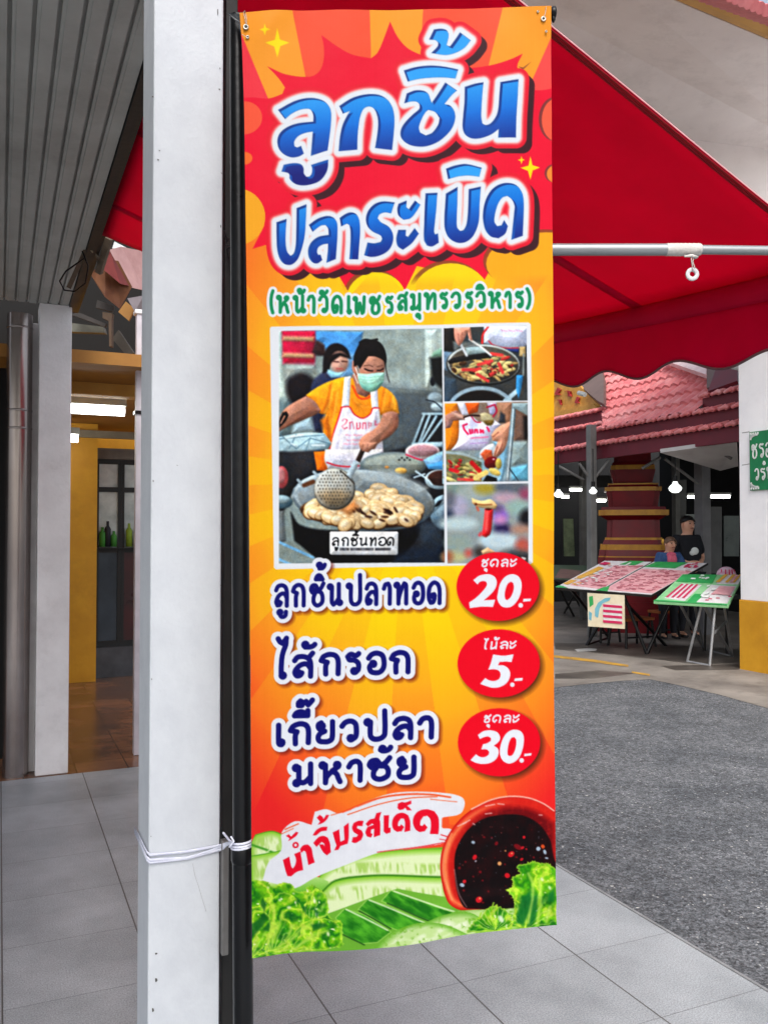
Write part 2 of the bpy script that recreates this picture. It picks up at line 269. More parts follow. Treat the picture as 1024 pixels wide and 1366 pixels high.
b = MB(); b.box(dp - U2 * .02 + UZ * (zt + .002), U2 * .6, U1 * .06, UZ * .11); b.build('lintel', mat('grey_lintel', (130, 120, 112), (104, 96, 90), 6, .6), dd)
gm = [mat('goods_green', (70, 150, 60)), mat('goods_pink', (200, 90, 110)), mat('goods_dark', (40, 42, 52)), mat('goods_lime', (140, 170, 50)), mat('goods_white', (200, 206, 204))]
rr = random.Random(4)
for i, (t_, z_, h_, ci) in enumerate(((.06, .0, .20, 0), (.11, .0, .26, 2), (.17, .0, .16, 0), (.32, .0, .24, 3), (.39, .0, .18, 4), (.45, .0, .27, 1))):
    p = dp + U2 * t_ + U1 * -.055 + UZ * (hm + .06 + z_); b = MB(); b.lathe([(.0, 0), (.031, 0), (.032, h_ * .7), (.014, h_ * .82), (.013, h_), (0, h_)], p, 12)
    tag(b.build('bottle', gm[ci]), '%s bottle standing in the glass doors of the ochre shop' % ('green', 'pink', 'dark', 'lime green', 'white')[ci] if i != 2 else 'short green bottle right of the dark one in the shop doors', 'bottle', 'bottles in the shop doors')
for z_ in (.052,): b = MB(); b.box(dp + U2 * .01 - U1 * .10 + UZ * (hm + z_ - .012), U2 * .52, U1 * .10, UZ * .012); b.build('shelf', M_fr, dd)
# tube lamps
M_tube = mat('lit_tube', (250, 250, 245), rough=.4, emit=(1, 1, .93, 6.0)); M_lampb = mat('lamp_body', (206, 212, 204), (190, 196, 188), 5, .5)
def tube_lamp(p, d, L_, label, h=.055, group='tube lamps in the shop'):
    t = thing('tube_lamp', p, label, 'lamp', group); b = MB(); d = d.normalized(); n = d.cross(UZ)
    b.box(p - n * h * .7, d * L_, n * h * 1.4, UZ * h * .8); b.build('housing', M_lampb, t, .004)
    b = MB(); b.tube([p + d * .01 - UZ * h * .45, p + d * (L_ - .01) - UZ * h * .45], h * .5, 12); b.build('tube', M_tube, t); return t
p = W(168, 543, 6.6); tube_lamp(p, -U2, 1.2, 'bright tube lamp under the ochre beam', .075)
p = W(106, 580, 7.9); tube_lamp(p, -U2, 1.2, 'smaller tube lamp deeper in the ochre shop', .075)
# thin white post at the right of the doorway
pb = WZ(184, 1006, 0); wp = thing('white_post', pb, 'slim white post with a cap at the shop doorway', 'post')
ptop = W(184, 420, pb.y).z; b = MB(); b.cbox(pb + UZ * ptop / 2, .06, .06, ptop, TH); b.build('shaft', mat('post_paint', (206, 200, 206), (186, 180, 186), 6, .5), wp, .004)
b = MB(); b.cbox(pb + UZ * (ptop + .012), .085, .085, .03, TH); b.build('cap', M_white2, wp, .006)
b = MB(); z_ = W(184, 551, pb.y).z; b.cbox(pb + UZ * z_, .078, .078, .022, TH); b.box(pb + UZ * (z_ - .012) - U2 * .02, U2 * .3, -U1 * .02, UZ * .02); b.build('bracket', M_black, wp)
# clutter under the roof above the ochre beam
b = MB(); b.box(S(-5.5, 5.6, 2.9), U2 * 4.6, U1 * .1, UZ * 2.2); tag(b.build('roof_shade_panel', M_void), 'near-black panel painting the shade of the roof space above the ochre beam', 'wall')  # backing panel stands in for the dark roof cavity
M_tarp = mat('brown_tarp', (122, 78, 46), (92, 54, 36), 4, .75, .1, .3, 12, transl=.2); M_pinkr = mat('faded_pink_sheet', (206, 166, 164), (180, 138, 138), 5, .7, .1, .15, 30); M_rtarp = mat('dull_red_tarp', (140, 62, 60), (112, 48, 46), 5, .7, .1, .2, 20, transl=.2)
def hang(name, px, depth, m, lab, cat, th=.012, sag=.03):
    pts = [W(x, y, depth + d) for x, y, d in px]; b = MB(); n = Vector((0, 1, 0)); b.slab(pts, n * th); return tag(b.build(name, m), lab, cat)
hang('tarp', [(121, 366, 0), (140, 345, .1), (158, 348, .2), (176, 382, .3), (160, 412, .1), (140, 396, 0)], 6.3, M_tarp, 'brown tarpaulin sheet sagging below the shop roof', 'tarp')
hang('red_tarp', [(134, 356, 0), (146, 334, .1), (156, 352, .2), (172, 381, .3), (160, 378, .1)], 6.25, M_rtarp, 'dull red tarpaulin edge above the brown tarp', 'tarp')
hang('pink_roof_sheet', [(146, 333, 0), (162, 329, .2), (196, 336, .5), (196, 388, .5), (174, 383, .2), (158, 355, .1)], 6.6, M_pinkr, 'pale pink roof sheet seen beside the white column', 'roof')
hang('ochre_board', [(158, 416, 0), (168, 402, 0), (180, 412, 0), (172, 428, 0)], 6.1, mat('board_ochre', (150, 108, 52), (126, 86, 40), 5, .7), 'small ochre board below the brown tarp', 'board', .02)
hang('white_fascia', [(150, 331, 0), (153, 322, .1), (170, 331, .2), (196, 342, .4), (196, 337, .4)], 6.9, mat('white_sheet', (228, 230, 230)), 'white strip of roof edge under the red awning', 'roof edge')
hang('grey_duct', [(88, 430, 0), (138, 436, 0), (140, 444, 0), (88, 442, 0)], 6.6, mat('duct_paint', (116, 118, 108), (90, 92, 84), 5, .6), 'pale grey pipe in the dark roof space', 'pipe', .06)
hang('timber_brace', [(137, 416, 0), (150, 418, 0), (149, 424, 0), (149, 462, 0), (146, 462, 0), (145, 428, 0), (137, 424, 0)], 6.4, mat('brace_wood', (92, 74, 56), (70, 54, 42), 8, .7), 'bent wooden brace above the ochre beam', 'brace', .05)
hang('grey_sheet', [(170, 398, 0), (192, 394, .1), (192, 416, .1), (180, 416, 0)], 6.0, mat('grey_tin', (120, 112, 116), (96, 90, 94), 6, .6), 'crumpled grey sheet beside the white post', 'sheet')
hang('roof_truss', [(150, 452, 0), (158, 440, 0), (178, 470, 0), (172, 478, 0)], 6.8, mat('truss_paint', (84, 78, 70), (60, 56, 50), 6, .7), 'slanting roof member in the dark roof space', 'truss', .06)
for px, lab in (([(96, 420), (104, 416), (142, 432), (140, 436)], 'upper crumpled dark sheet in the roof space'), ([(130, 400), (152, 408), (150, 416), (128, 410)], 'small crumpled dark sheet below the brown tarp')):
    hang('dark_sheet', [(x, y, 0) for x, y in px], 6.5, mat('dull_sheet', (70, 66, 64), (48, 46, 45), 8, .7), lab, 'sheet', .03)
br = thing('eave_bracket', W(140, 320, 4.5), 'rusty steel bracket and loose cable at the end of the ribbed ceiling', 'bracket')
M_rust = mat('rusty_steel', (104, 90, 74), (70, 58, 46), 14, .75, .1, .3, 40)
b = MB(); b.tube([W(146, 318, 4.4), W(132, 364, 4.5)], .022, 4, smooth=False); b.tube([W(120, 322, 4.2), W(92, 384, 4.25)], .016, 4, smooth=False); b.tube([W(120, 330, 4.3), W(134, 350, 4.5)], .01, 6); b.tube([W(112, 318, 4.3), W(128, 322, 4.3), W(122, 334, 4.3)], .014, 5); b.build('arm', M_rust, br)
b = MB(); b.tube([W(112, 345, 4.2), W(88, 362, 4.15), W(80, 375, 4.15), W(86, 387, 4.15), W(100, 389, 4.2), W(114, 378, 4.2), W(118, 355, 4.2), W(110, 335, 4.2)], .004, 6); b.build('cable', M_black, br)
b = MB(); b.slab([W(118, 332, 4.18), W(127, 317, 4.18), W(130, 324, 4.18), W(122, 336, 4.18)], (0, .02, 0)); b.build('torn_rag', mat('rag', (150, 138, 112), (110, 98, 76), 12, .8), br)
# ---------------------------------------------------------------- printed artwork of the banner (drawn as vertex colours on the cloth)
PS = 1.25                                   # grid points per unit of artwork
PX0, PY0, PX1, PY1 = 310.0, 0.0, 750.0, 1290.0
PW, PH = int((PX1 - PX0) * PS) + 1, int((PY1 - PY0) * PS) + 1
IMG = np.zeros((PH, PW, 3), np.float32)
IDS = np.zeros((PH, PW), np.int32)
GX = (PX0 + np.arange(PW) / PS).astype(np.float32)[None, :]
GY = (PY0 + np.arange(PH) / PS).astype(np.float32)[:, None]
prng = np.random.RandomState(7)

def col(*c): return np.array(c, np.float32) / 255.0
def crop(ox, oy, w):
    s = w / 1024.0
    return lambda pts: [(ox + p[0] * s, oy + p[1] * s) for p in pts]

def smooth(pts, closed=True, n=5, corner=48):
    P = [np.array(p, float) for p in pts]; N = len(P); out = []
    def iscorner(i):
        if not closed and i in (0, N - 1): return True
        a, b, c = P[(i - 1) % N], P[i], P[(i + 1) % N]
        u, v = b - a, c - b
        d = math.degrees(math.acos(max(-1, min(1, float(u @ v) / (np.linalg.norm(u) * np.linalg.norm(v) + 1e-9)))))
        return d > corner
    C = [iscorner(i) for i in range(N)]
    for i in range(N if closed else N - 1):
        p1, p2 = P[i], P[(i + 1) % N]; p0, p3 = P[(i - 1) % N], P[(i + 2) % N]
        L = np.linalg.norm(p2 - p1)
        m1 = (p2 - p1) if C[i] else (p2 - p0) * L / (np.linalg.norm(p1 - p0) + L + 1e-9)
        m2 = (p2 - p1) if C[(i + 1) % N] else (p3 - p1) * L / (np.linalg.norm(p3 - p2) + L + 1e-9)
        for k in range(n):
            t = k / n
            out.append((2*t**3 - 3*t*t + 1) * p1 + (t**3 - 2*t*t + t) * m1 + (-2*t**3 + 3*t*t) * p2 + (t**3 - t*t) * m2)
    if not closed: out.append(P[-1])
    return [tuple(p) for p in out]

def roi(pts, m):
    xs = [p[0] for p in pts]; ys = [p[1] for p in pts]
    x0 = max(0, int((min(xs) - m - PX0) * PS)); x1 = min(PW, int((max(xs) + m - PX0) * PS) + 2)
    y0 = max(0, int((min(ys) - m - PY0) * PS)); y1 = min(PH, int((max(ys) + m - PY0) * PS) + 2)
    return slice(y0, max(y0, y1)), slice(x0, max(x0, x1))

def segd(pts, R, closed):
    X, Y = GX[:, R[1]], GY[R[0], :]
    D = np.full((Y.shape[0], X.shape[1]), 1e9, np.float32)
    n = len(pts)
    for i in range(n if closed else n - 1):
        (ax, ay), (bx, by) = pts[i], pts[(i + 1) % n]
        dx, dy = bx - ax, by - ay; L = dx*dx + dy*dy + 1e-9
        t = np.clip(((X - ax) * dx + (Y - ay) * dy) / L, 0, 1)
        np.minimum(D, (X - ax - t*dx)**2 + (Y - ay - t*dy)**2, out=D)
    return np.sqrt(D)

def sd_poly(pts, m=4, holes=()):
    R = roi(pts, m); D = segd(pts, R, True)
    X, Y = GX[:, R[1]], GY[R[0], :]
    ins = np.zeros(D.shape, bool)
    for P in [pts] + list(holes):
        if P is not pts: D = np.minimum(D, segd(P, R, True))
        n = len(P)
        for i in range(n):
            (ax, ay), (bx, by) = P[i], P[(i + 1) % n]
            if ay == by: continue
            c = (ay > Y) != (by > Y)
            ins ^= c & (X < (bx - ax) * (Y - ay) / (by - ay) + ax)
    return R, np.where(ins, -D, D)

def sd_stroke(pts, w, m=4):
    R = roi(pts, m + w / 2); return R, segd(pts, R, False) - w / 2

def put(R, A, c, pid=None):
    A = A[..., None] if A.ndim == 2 else A
    c = np.asarray(c, np.float32)
    IMG[R] = IMG[R] * (1 - A) + c * A
    if pid is not None:
        m = A[..., 0] > 0.03; IDS[R][m] = pid

def cov(D, soft=0.0):
    if soft: return np.clip(0.5 - D / (2 * soft), 0, 1) ** 1.0
    return np.clip(0.5 - D * PS, 0, 1)

def poly(pts, c, sm=False, soft=0.0, a=1.0, pid=None, holes=()):
    if sm: pts = smooth(pts)
    R, D = sd_poly(pts, 4 + soft * 1.5, holes)
    if not D.size: return
    if SHADE and min(D.shape) > 3:
        # printed photographs: round each shape with a light from the upper left
        gy, gx = np.gradient(D); L_ = np.hypot(gx, gy) + 1e-6; r_ = max(1.2, min(9.0, float(-D.min()) * .7))
        k = np.exp(np.minimum(D, 0) / r_); lam = (-gx * .55 - gy * .85) / L_ * k
        lo = 1 + SHADE * lam - SHADE * .35 * k
        c = np.clip(np.asarray(c, np.float32) * lo[..., None], 0, 1)
    put(R, cov(D, soft) * a, c, pid)

SHADE = 0.0
def line(pts, w, c, sm=True, soft=0.0, a=1.0, pid=None):
    if sm and len(pts) > 2: pts = smooth(pts, False, 4, 80)
    R, D = sd_stroke(pts, w, 4 + soft * 1.5)
    if D.size: put(R, cov(D, soft) * a, c, pid)

def ell(cx, cy, rx, ry, n=36, rot=0.0, a0=0.0, a1=360.0):
    o = []
    for k in range(n + (0 if a1 - a0 >= 359 else 1)):
        t = math.radians(a0 + (a1 - a0) * k / n); x, y = rx * math.cos(t), ry * math.sin(t)
        r = math.radians(rot); o.append((cx + x * math.cos(r) - y * math.sin(r), cy + x * math.sin(r) + y * math.cos(r)))
    return o

def noise2(R, scale, seed=0, octs=3, ang=0.0, stretch=1.0):
    X, Y = GX[:, R[1]] + 0 * GY[R[0], :], GY[R[0], :] + 0 * GX[:, R[1]]
    ca, sa = math.cos(ang), math.sin(ang)
    U, V = (X * ca + Y * sa) / (scale * stretch), (-X * sa + Y * ca) / scale
    tot = np.zeros(X.shape, np.float32); amp = 1.0; norm = 0
    for o in range(octs):
        tab = np.random.RandomState(seed + 31 * o).rand(64, 64).astype(np.float32)
        iu, iv = np.floor(U).astype(int), np.floor(V).astype(int)
        fu, fv = U - iu, V - iv; fu = fu*fu*(3 - 2*fu); fv = fv*fv*(3 - 2*fv)
        g = lambda a, b: tab[b % 64, a % 64]
        tot += amp * ((g(iu, iv) * (1-fu) + g(iu+1, iv) * fu) * (1-fv) + (g(iu, iv+1) * (1-fu) + g(iu+1, iv+1) * fu) * fv)
        norm += amp; amp *= 0.5; U = U * 2.03 + 7.1; V = V * 2.03 + 3.7
    return tot / norm

def blur(R, r):
    k = np.exp(-0.5 * (np.arange(-int(3*r*PS) - 1, int(3*r*PS) + 2) / (r * PS)) ** 2); k /= k.sum(); h = len(k) // 2
    A = IMG[R].copy()
    for ax in (0, 1):
        pad = [(0, 0)] * 3; pad[ax] = (h, h); B = np.pad(A, pad, mode='edge'); C = np.zeros_like(A); n = A.shape[ax]
        for i, w in enumerate(k): C += w * (B[i:i+n] if ax == 0 else B[:, i:i+n])
        A = C
    IMG[R] = A

FULL = (slice(0, PH), slice(0, PW))
def mixc(a, b, t): return a + (b - a) * np.clip(t, 0, 1)[..., None]

# ---- letters: strokes in a unit box, y up; 'o' entries are small loops
G = {
 'ko': (.70, [[(.02,.70),(.12,.9),(.36,1),(.58,.92),(.68,.68),(.68,0)], [(.2,0),(.2,.42),(.26,.6),(.02,.70)]], []),
 'lo': (.72, [[(.04,.76),(.16,.94),(.4,1),(.62,.9),(.70,.66),(.70,0)], [(.70,.38),(.56,.58),(.36,.58),(.16,.44),(.05,.2),(.12,.03),(.26,.05),(.33,.16)]], [(.2,.14)]),
 'no': (.80, [[(.22,.88),(.21,.5),(.22,.12),(.32,.01),(.48,.1),(.66,.3)], [(.68,1),(.68,.14)]], [(.1,.88),(.74,.1)]),
 'cho': (.80, [[(.12,.62),(.04,.76),(.12,.94),(.3,.96),(.4,.8),(.3,.6),(.2,.4),(.2,.14),(.34,0),(.52,.0),(.7,.14),(.72,.42),(.62,.62),(.44,.66)], [(.44,.68),(.62,.8),(.78,1.04)]], [(.16,.7)]),
 'po': (.72, [[(.2,.9),(.2,.2),(.3,.03),(.46,0),(.62,.08),(.70,.25),(.70,1.42)]], [(.1,.9)]),
 'aa': (.42, [[(.02,.74),(.12,.94),(.3,.98),(.4,.8),(.4,0)]], []),
 'tho': (.72, [[(.2,.9),(.2,0),(.24,.3),(.42,.74),(.58,.98),(.68,.92),(.70,.7),(.70,0)]], [(.1,.9)]),
 'oa': (.70, [[(.02,.76),(.16,.94),(.4,1),(.62,.88),(.70,.6),(.68,.24),(.52,.03),(.3,0),(.12,.08),(.06,.3),(.16,.48)]], [(.22,.46)]),
 'do': (.70, [[(.36,.44),(.4,.25),(.3,.05),(.16,.02),(.06,.2),(.03,.5),(.12,.82),(.36,1),(.58,.92),(.70,.66),(.70,0)]], [(.32,.36)]),
 'maimalai': (.46, [[(-.04,1.52),(.06,1.4),(.2,1.34),(.4,1.54)], [(.38,1.5),(.36,1.28),(.24,1.04),(.16,.8),(.12,.4),(.12,.06)]], [(.2,.08)]),
 'so': (.76, [[(.04,.74),(.16,.9),(.4,.92),(.6,.82),(.68,.6),(.68,0)], [(.68,.36),(.54,.56),(.34,.56),(.16,.42),(.05,.2),(.12,.03),(.26,.05),(.33,.16)], [(.58,.84),(.76,1.08)]], [(.2,.14)]),
 'ro': (.62, [[(.6,1.0),(.46,.9),(.2,.98),(.05,.86),(.14,.7),(.4,.66),(.58,.5),(.58,.2),(.46,.06)]], [(.38,.12)]),
 'e': (.32, [[(.1,1),(.1,.12),(.14,.02),(.24,.0)]], [(.22,.1)]),
 'yo': (.76, [[(.2,.98),(.08,.9),(.08,.74),(.2,.6),(.36,.54),(.16,.44),(.06,.26),(.12,.06),(.34,0),(.56,.02),(.70,.16),(.72,1)]], [(.22,.82)]),
 'wo': (.55, [[(.02,.76),(.14,.94),(.34,1),(.5,.86),(.54,.6),(.52,.2),(.4,.06)]], [(.34,.12)]),
 'mo': (.80, [[(.22,.88),(.22,.14)], [(.22,.16),(.4,.08),(.56,.16),(.72,.34)], [(.74,1),(.74,0)]], [(.1,.88),(.12,.1)]),
 'ho': (.76, [[(.2,.9),(.2,0),(.24,.28),(.44,.56),(.66,.78)], [(.44,.58),(.6,.4),(.66,.18),(.72,0)]], [(.1,.9),(.62,.86)]),
 'pho': (.86, [[(.2,.88),(.18,.1),(.26,.0),(.46,.62),(.66,.0),(.76,.1),(.82,1)]], [(.1,.88)]),
 '(': (.24, [[(.22,1.2),(.06,.9),(.0,.5),(.06,.1),(.2,-.2)]], []),
 ')': (.24, [[(.02,1.2),(.18,.9),(.24,.5),(.18,.1),(.04,-.2)]], []),
 # marks: unit box 0..1
 'uu': (1, [[(.1,.9),(.12,.4),(.3,.06),(.62,.06),(.86,.4),(.9,1)]], [(.1,.9)]),
 'u': (.7, [[(.2,.85),(.6,.8),(.62,0)]], [(.25,.75)]),
 'i': (1, [[(0,.05),(.12,.6),(.4,.95),(.7,.8),(1,.05),(0,.05)]], []),
 'ii': (1, [[(0,.05),(.12,.5),(.4,.8),(.7,.65),(.98,.05),(0,.05)], [(1,.05),(1,1)]], []),
 'mai2': (1, [[(.0,.95),(.2,.9),(.22,.5),(.1,.1),(.55,.15),(.85,.5),(1,.95)]], [(.1,.85)]),
 'han': (1, [[(.15,.7),(.0,.3),(.2,.05),(.55,.1),(.85,.5),(1,1)]], [(.2,.55)]),
 'mai3': (1, [[(.05,.3),(.0,.0),(.25,.0),(.3,.5),(.15,.85),(.42,.5),(.55,.75),(.7,.1),(.85,.5),(1,1)]], [(.12,.35)]),
 'a': (.4, [[(.05,.95),(.1,.65),(.3,.72),(.5,1)], [(.05,.35),(.1,.02),(.3,.1),(.5,.42)]], []),
 # loopless forms for the small bold lettering
 'Cho': (.8, [[(.1,.72),(.2,.95),(.36,.9),(.34,.62),(.16,.36),(.16,.08),(.4,0),(.66,.16),(.68,.5),(.44,.62),(.8,1.05)]], []),
 'Do': (.7, [[(.34,.3),(.2,.04),(.06,.25),(.1,.75),(.36,1),(.62,.9),(.70,.6),(.66,0)]], []),
 'Lo': (.7, [[(.08,.8),(.36,1),(.62,.88),(.68,.6),(.66,0)], [(.66,.5),(.3,.52),(.08,.26),(.16,.02),(.3,.1)]], []),
 'Mo': (.8, [[(.16,1),(.14,.0)], [(.14,.06),(.4,.06),(.7,.3)], [(.72,1),(.7,0)]], []),
 'Mai': (.4, [[(-.05,1.5),(.1,1.35),(.4,1.5)], [(.34,1.4),(.14,1.0),(.1,.1),(.24,.02)]], []),
}

def glyph(name, box, w, slant=0.0, loop=1.0):
    """box = (x0, x1, y_base_left, y_base_right, height) in artwork units -> list of (pts, width)"""
    gw, strokes, loops = G[name]
    x0, x1, yl, yr, h = box; x0 += w/2; x1 -= w/2
    f = lambda p: (x0 + (x1 - x0) * p[0] / gw + slant * h * p[1], (yl + (yr - yl) * p[0] / gw - w/2) - (h - w) * p[1])
    out = [(smooth([f(p) for p in s], False, 5, 75), w) for s in strokes]
    for l in loops:
        c = f(l); out.append((ell(c[0], c[1], w * .52 * loop, w * .52 * loop, 10) + [(c[0] + w * .52 * loop, c[1])], w * .8))
    return out

def text_field(items, m):
    """min distance field of many strokes / polygons: items = ('s', pts, w) or ('p', pts, holes)"""
    allp = [p for it in items for p in it[1]]
    R = roi(allp, m + max([it[2] for it in items if it[0] == 's'] + [0]))
    D = np.full((R[0].stop - R[0].start, R[1].stop - R[1].start), 99.0, np.float32)
    for it in items:
        if it[0] == 's': r, d = sd_stroke(it[1], it[2], m)
        else: r, d = sd_poly(it[1], m, it[2] if len(it) > 2 else ())
        sl = (slice(r[0].start - R[0].start, r[0].stop - R[0].start), slice(r[1].start - R[1].start, r[1].stop - R[1].start))
        D[sl] = np.minimum(D[sl], d)
    return R, D

def shift(D, dx, dy):
    ix, iy = int(round(dx * PS)), int(round(dy * PS)); o = np.full_like(D, 99.0)
    h, w = D.shape; o[max(iy, 0):h + min(iy, 0), max(ix, 0):w + min(ix, 0)] = D[max(-iy, 0):h - max(iy, 0), max(-ix, 0):w - max(ix, 0)]
    return o

# ---- ground of the print: yellow core running to orange and red, with rays
XX, YY = GX + 0 * GY, GY + 0 * GX
yel, ora, dor, red = col(254, 226, 6), col(253, 176, 36), col(252, 120, 40), col(240, 44, 44)
tt = np.clip(np.abs(YY - 690) / 470, 0, 1.3) * 0.52 + np.clip(np.abs(XX - 545) / 200, 0, 1.4) ** 2 * 0.45
tt += np.clip((YY - 830) / 300, 0, 1) * .62
tt -= np.clip((760 - YY) / 300, 0, 1) * .12
ANG = np.arctan2(YY - 640, XX - 540)
rays = (np.sin(ANG * 17 + .6) > 0).astype(np.float32)
tt2 = tt + (rays - .5) * .16 * np.clip(np.hypot(XX - 540, YY - 640) / 150 - .4, 0, 1)
IMG[:] = mixc(mixc(mixc(yel, ora, tt2 / .55), dor, (tt2 - .5) / .45), red, (tt2 - .92) / .45)
IDS[:] = 0
# top: orange and coral fan
K0 = crop(310, 0, 450); K1 = crop(310, 200, 450)
m = np.clip((175 - YY) / 2, 0, 1); IMG[:] = IMG * (1 - m[..., None]) + col(253, 166, 48) * m[..., None]
coral = col(250, 94, 62)
poly(K0([(175, 0), (415, 0), (420, 150), (420, 300), (230, 300), (222, 235)]), coral)
poly(K0([(580, 0), (825, 0), (775, 205), (760, 320), (560, 320)]), coral)
poly(K0([(0, 60), (15, 75), (108, 300), (108, 320), (0, 320)]), col(248, 62, 78))
poly(K0([(1000, 80), (968, 110), (910, 240), (880, 320), (1000, 320)]), col(250, 84, 80))
# red burst
burst = smooth(K0([(-10, 300), (60, 298), (110, 302), (152, 288), (160, 268), (140, 240), (107, 205), (160, 228), (235, 236), (262, 222), (275, 195), (278, 150), (270, 110), (310, 140), (360, 168), (420, 178), (440, 160), (462, 110), (478, 65), (500, 110), (530, 145), (572, 167), (640, 190), (720, 205),
        (790, 198), (840, 184), (878, 167), (862, 205), (875, 250), (920, 276), (1000, 262)]), False, 5, 40)
low = K1([(1000, 272), (962, 292), (900, 300), (800, 330), (760, 402), (720, 380), (560, 350), (522, 428), (480, 385), (420, 370), (358, 440), (325, 385), (290, 330), (100, 290), (62, 302), (98, 230), (60, 160), (-10, 130)])
poly(K0([(880, 215), (905, 190), (880, 168 + 40), (866, 205)]), col(150, 90, 50))
poly(burst + low, col(240, 12, 58))
R, D = sd_poly(burst + low); put(R, cov(D) * np.clip((YY[R] - 40) / 120, 0, 1) * .35, col(252, 2, 60))
bub = lambda cx, cy, rx, ry, c, sh=None: ([poly(ell(cx + sh[0], cy + sh[1], rx, ry), col(120, 70, 60), a=.85)] if sh else [], poly(ell(cx, cy, rx, ry), c))
bub(325, 158, 25, 22.5, col(252, 98, 66)); bub(325, 212, 12, 9, col(252, 120, 50))
bub(743, 160, 21, 29, col(252, 104, 76), (-4, -1)); bub(741, 232, 12, 12, col(252, 150, 60), (-3, -1))
bub(316, 290, 38, 38, col(252, 178, 40))
for cx, cy, rx, ry, c in ((502, 399, 40, 37, yel), (601, 408, 56, 58, col(254, 222, 8)), (728, 352, 80, 42, col(252, 180, 30))):
    poly(ell(cx - 4, cy - 4, rx, ry), col(150, 84, 40), a=.9); poly(ell(cx, cy, rx, ry), c)
mm = (YY > 362) & (YY < 440); bl = np.clip((YY - 366) / 14, 0, 1) * np.clip((446 - YY) / 2, 0, 1)
base2 = mixc(mixc(yel, ora, tt2 / .55), dor, (tt2 - .5) / .45)
inside = (D < 0) if D.shape == YY.shape else None
RR = np.zeros((PH, PW), bool); RR[R] = D < 0
put(FULL, np.where(mm & ~RR, bl, 0), base2)
for k in range(0):
    poly(K1([(955, 300 + 60 * k), (975, 300 + 60 * k), (975, 345 + 60 * k), (900 - 30 * k, 380 + 66 * k)]), col(252, 120 + 20 * k, 50), a=.5)
def star(cx, cy, r, r2):
    poly([(cx, cy - r), (cx + r2*.22, cy - r2*.3), (cx + r2, cy - r2*.05), (cx + r2*.25, cy + r2*.25), (cx, cy + r), (cx - r2*.25, cy + r2*.3), (cx - r2, cy), (cx - r2*.2, cy - r2*.25)], col(255, 232, 10))
star(370, 59, 19, 16); star(353.5, 42, 8, 7); star(707, 224, 16, 13); star(695, 213.5, 6, 5)

# ---- title
C1, C2, C3, C4 = crop(355, 110, 180), crop(520, 20, 200), crop(355, 240, 180), crop(520, 210, 200)
T1 = [
 ('p', C1([(92,215),(200,155),(290,128),(380,130),(450,160),(487,215),(492,290),(482,400),(465,522),(340,562),(355,378),(290,390),(240,415),(212,455),(215,490),(235,500),(265,488),(285,545),(250,565),(190,572),(130,545),(95,500),(87,440),(110,385),(170,340),(250,315),(358,305),(358,255),(340,215),(310,205),(250,215),(190,245),(145,283)])),
 ('p', C1([(135,630),(200,618),(260,625),(283,655),(285,695),(305,722),(330,720),(345,700),(350,660),(342,632),(470,592),(465,660),(440,715),(400,755),(340,778),(270,785),(215,770),(180,735),(178,705),(165,690),(118,680)])),
 ('p', C1([(555,187),(640,130),(720,100),(800,88),(870,98),(925,135),(960,195),(972,270),(968,370),(955,507),(827,493),(845,380),(850,290),(835,225),(810,190),(775,182),(740,200),(715,250),(700,330),(692,420),(690,510),(550,527),(560,420),(580,330),(610,265),(637,220),(582,243)])),
 ('p', C2([(300,100),(350,95),(385,105),(400,135),(392,180),(385,205),(410,215),(450,160),(478,118),(550,172),(510,220),(450,255),(380,272),(283,260),(325,215),(330,190),(310,172),(268,168)])),
 ('p', C2([(95,378),(180,355),(280,346),(370,352),(465,370),(447,430),(360,424),(270,428),(190,437),(122,453)])),
 ('p', C2([(115,535),(170,515),(230,518),(262,540),(275,575),(285,600),(330,535),(378,460),(457,512),(420,545),(372,605),(410,615),(438,650),(446,700),(425,765),(380,820),(320,865),(240,893),(160,890),(105,865),(75,825),(78,775),(110,725),(160,675),(200,640),(202,610),(185,592),(150,588),(98,600)]),
      [smooth(C2([(262,645),(310,660),(340,700),(330,745),(290,800),(245,820),(205,800),(197,765),(215,710),(240,665)]))]),
 ('p', C2([(512,488),(580,468),(637,460),(628,560),(622,690),(630,740),(655,752),(690,738),(725,690),(738,640),(745,550),(752,463),(873,445),(868,560),(860,700),(857,838),(738,838),(742,778),(690,815),(620,838),(560,838),(515,810),(498,765),(500,700),(510,590)])),
]
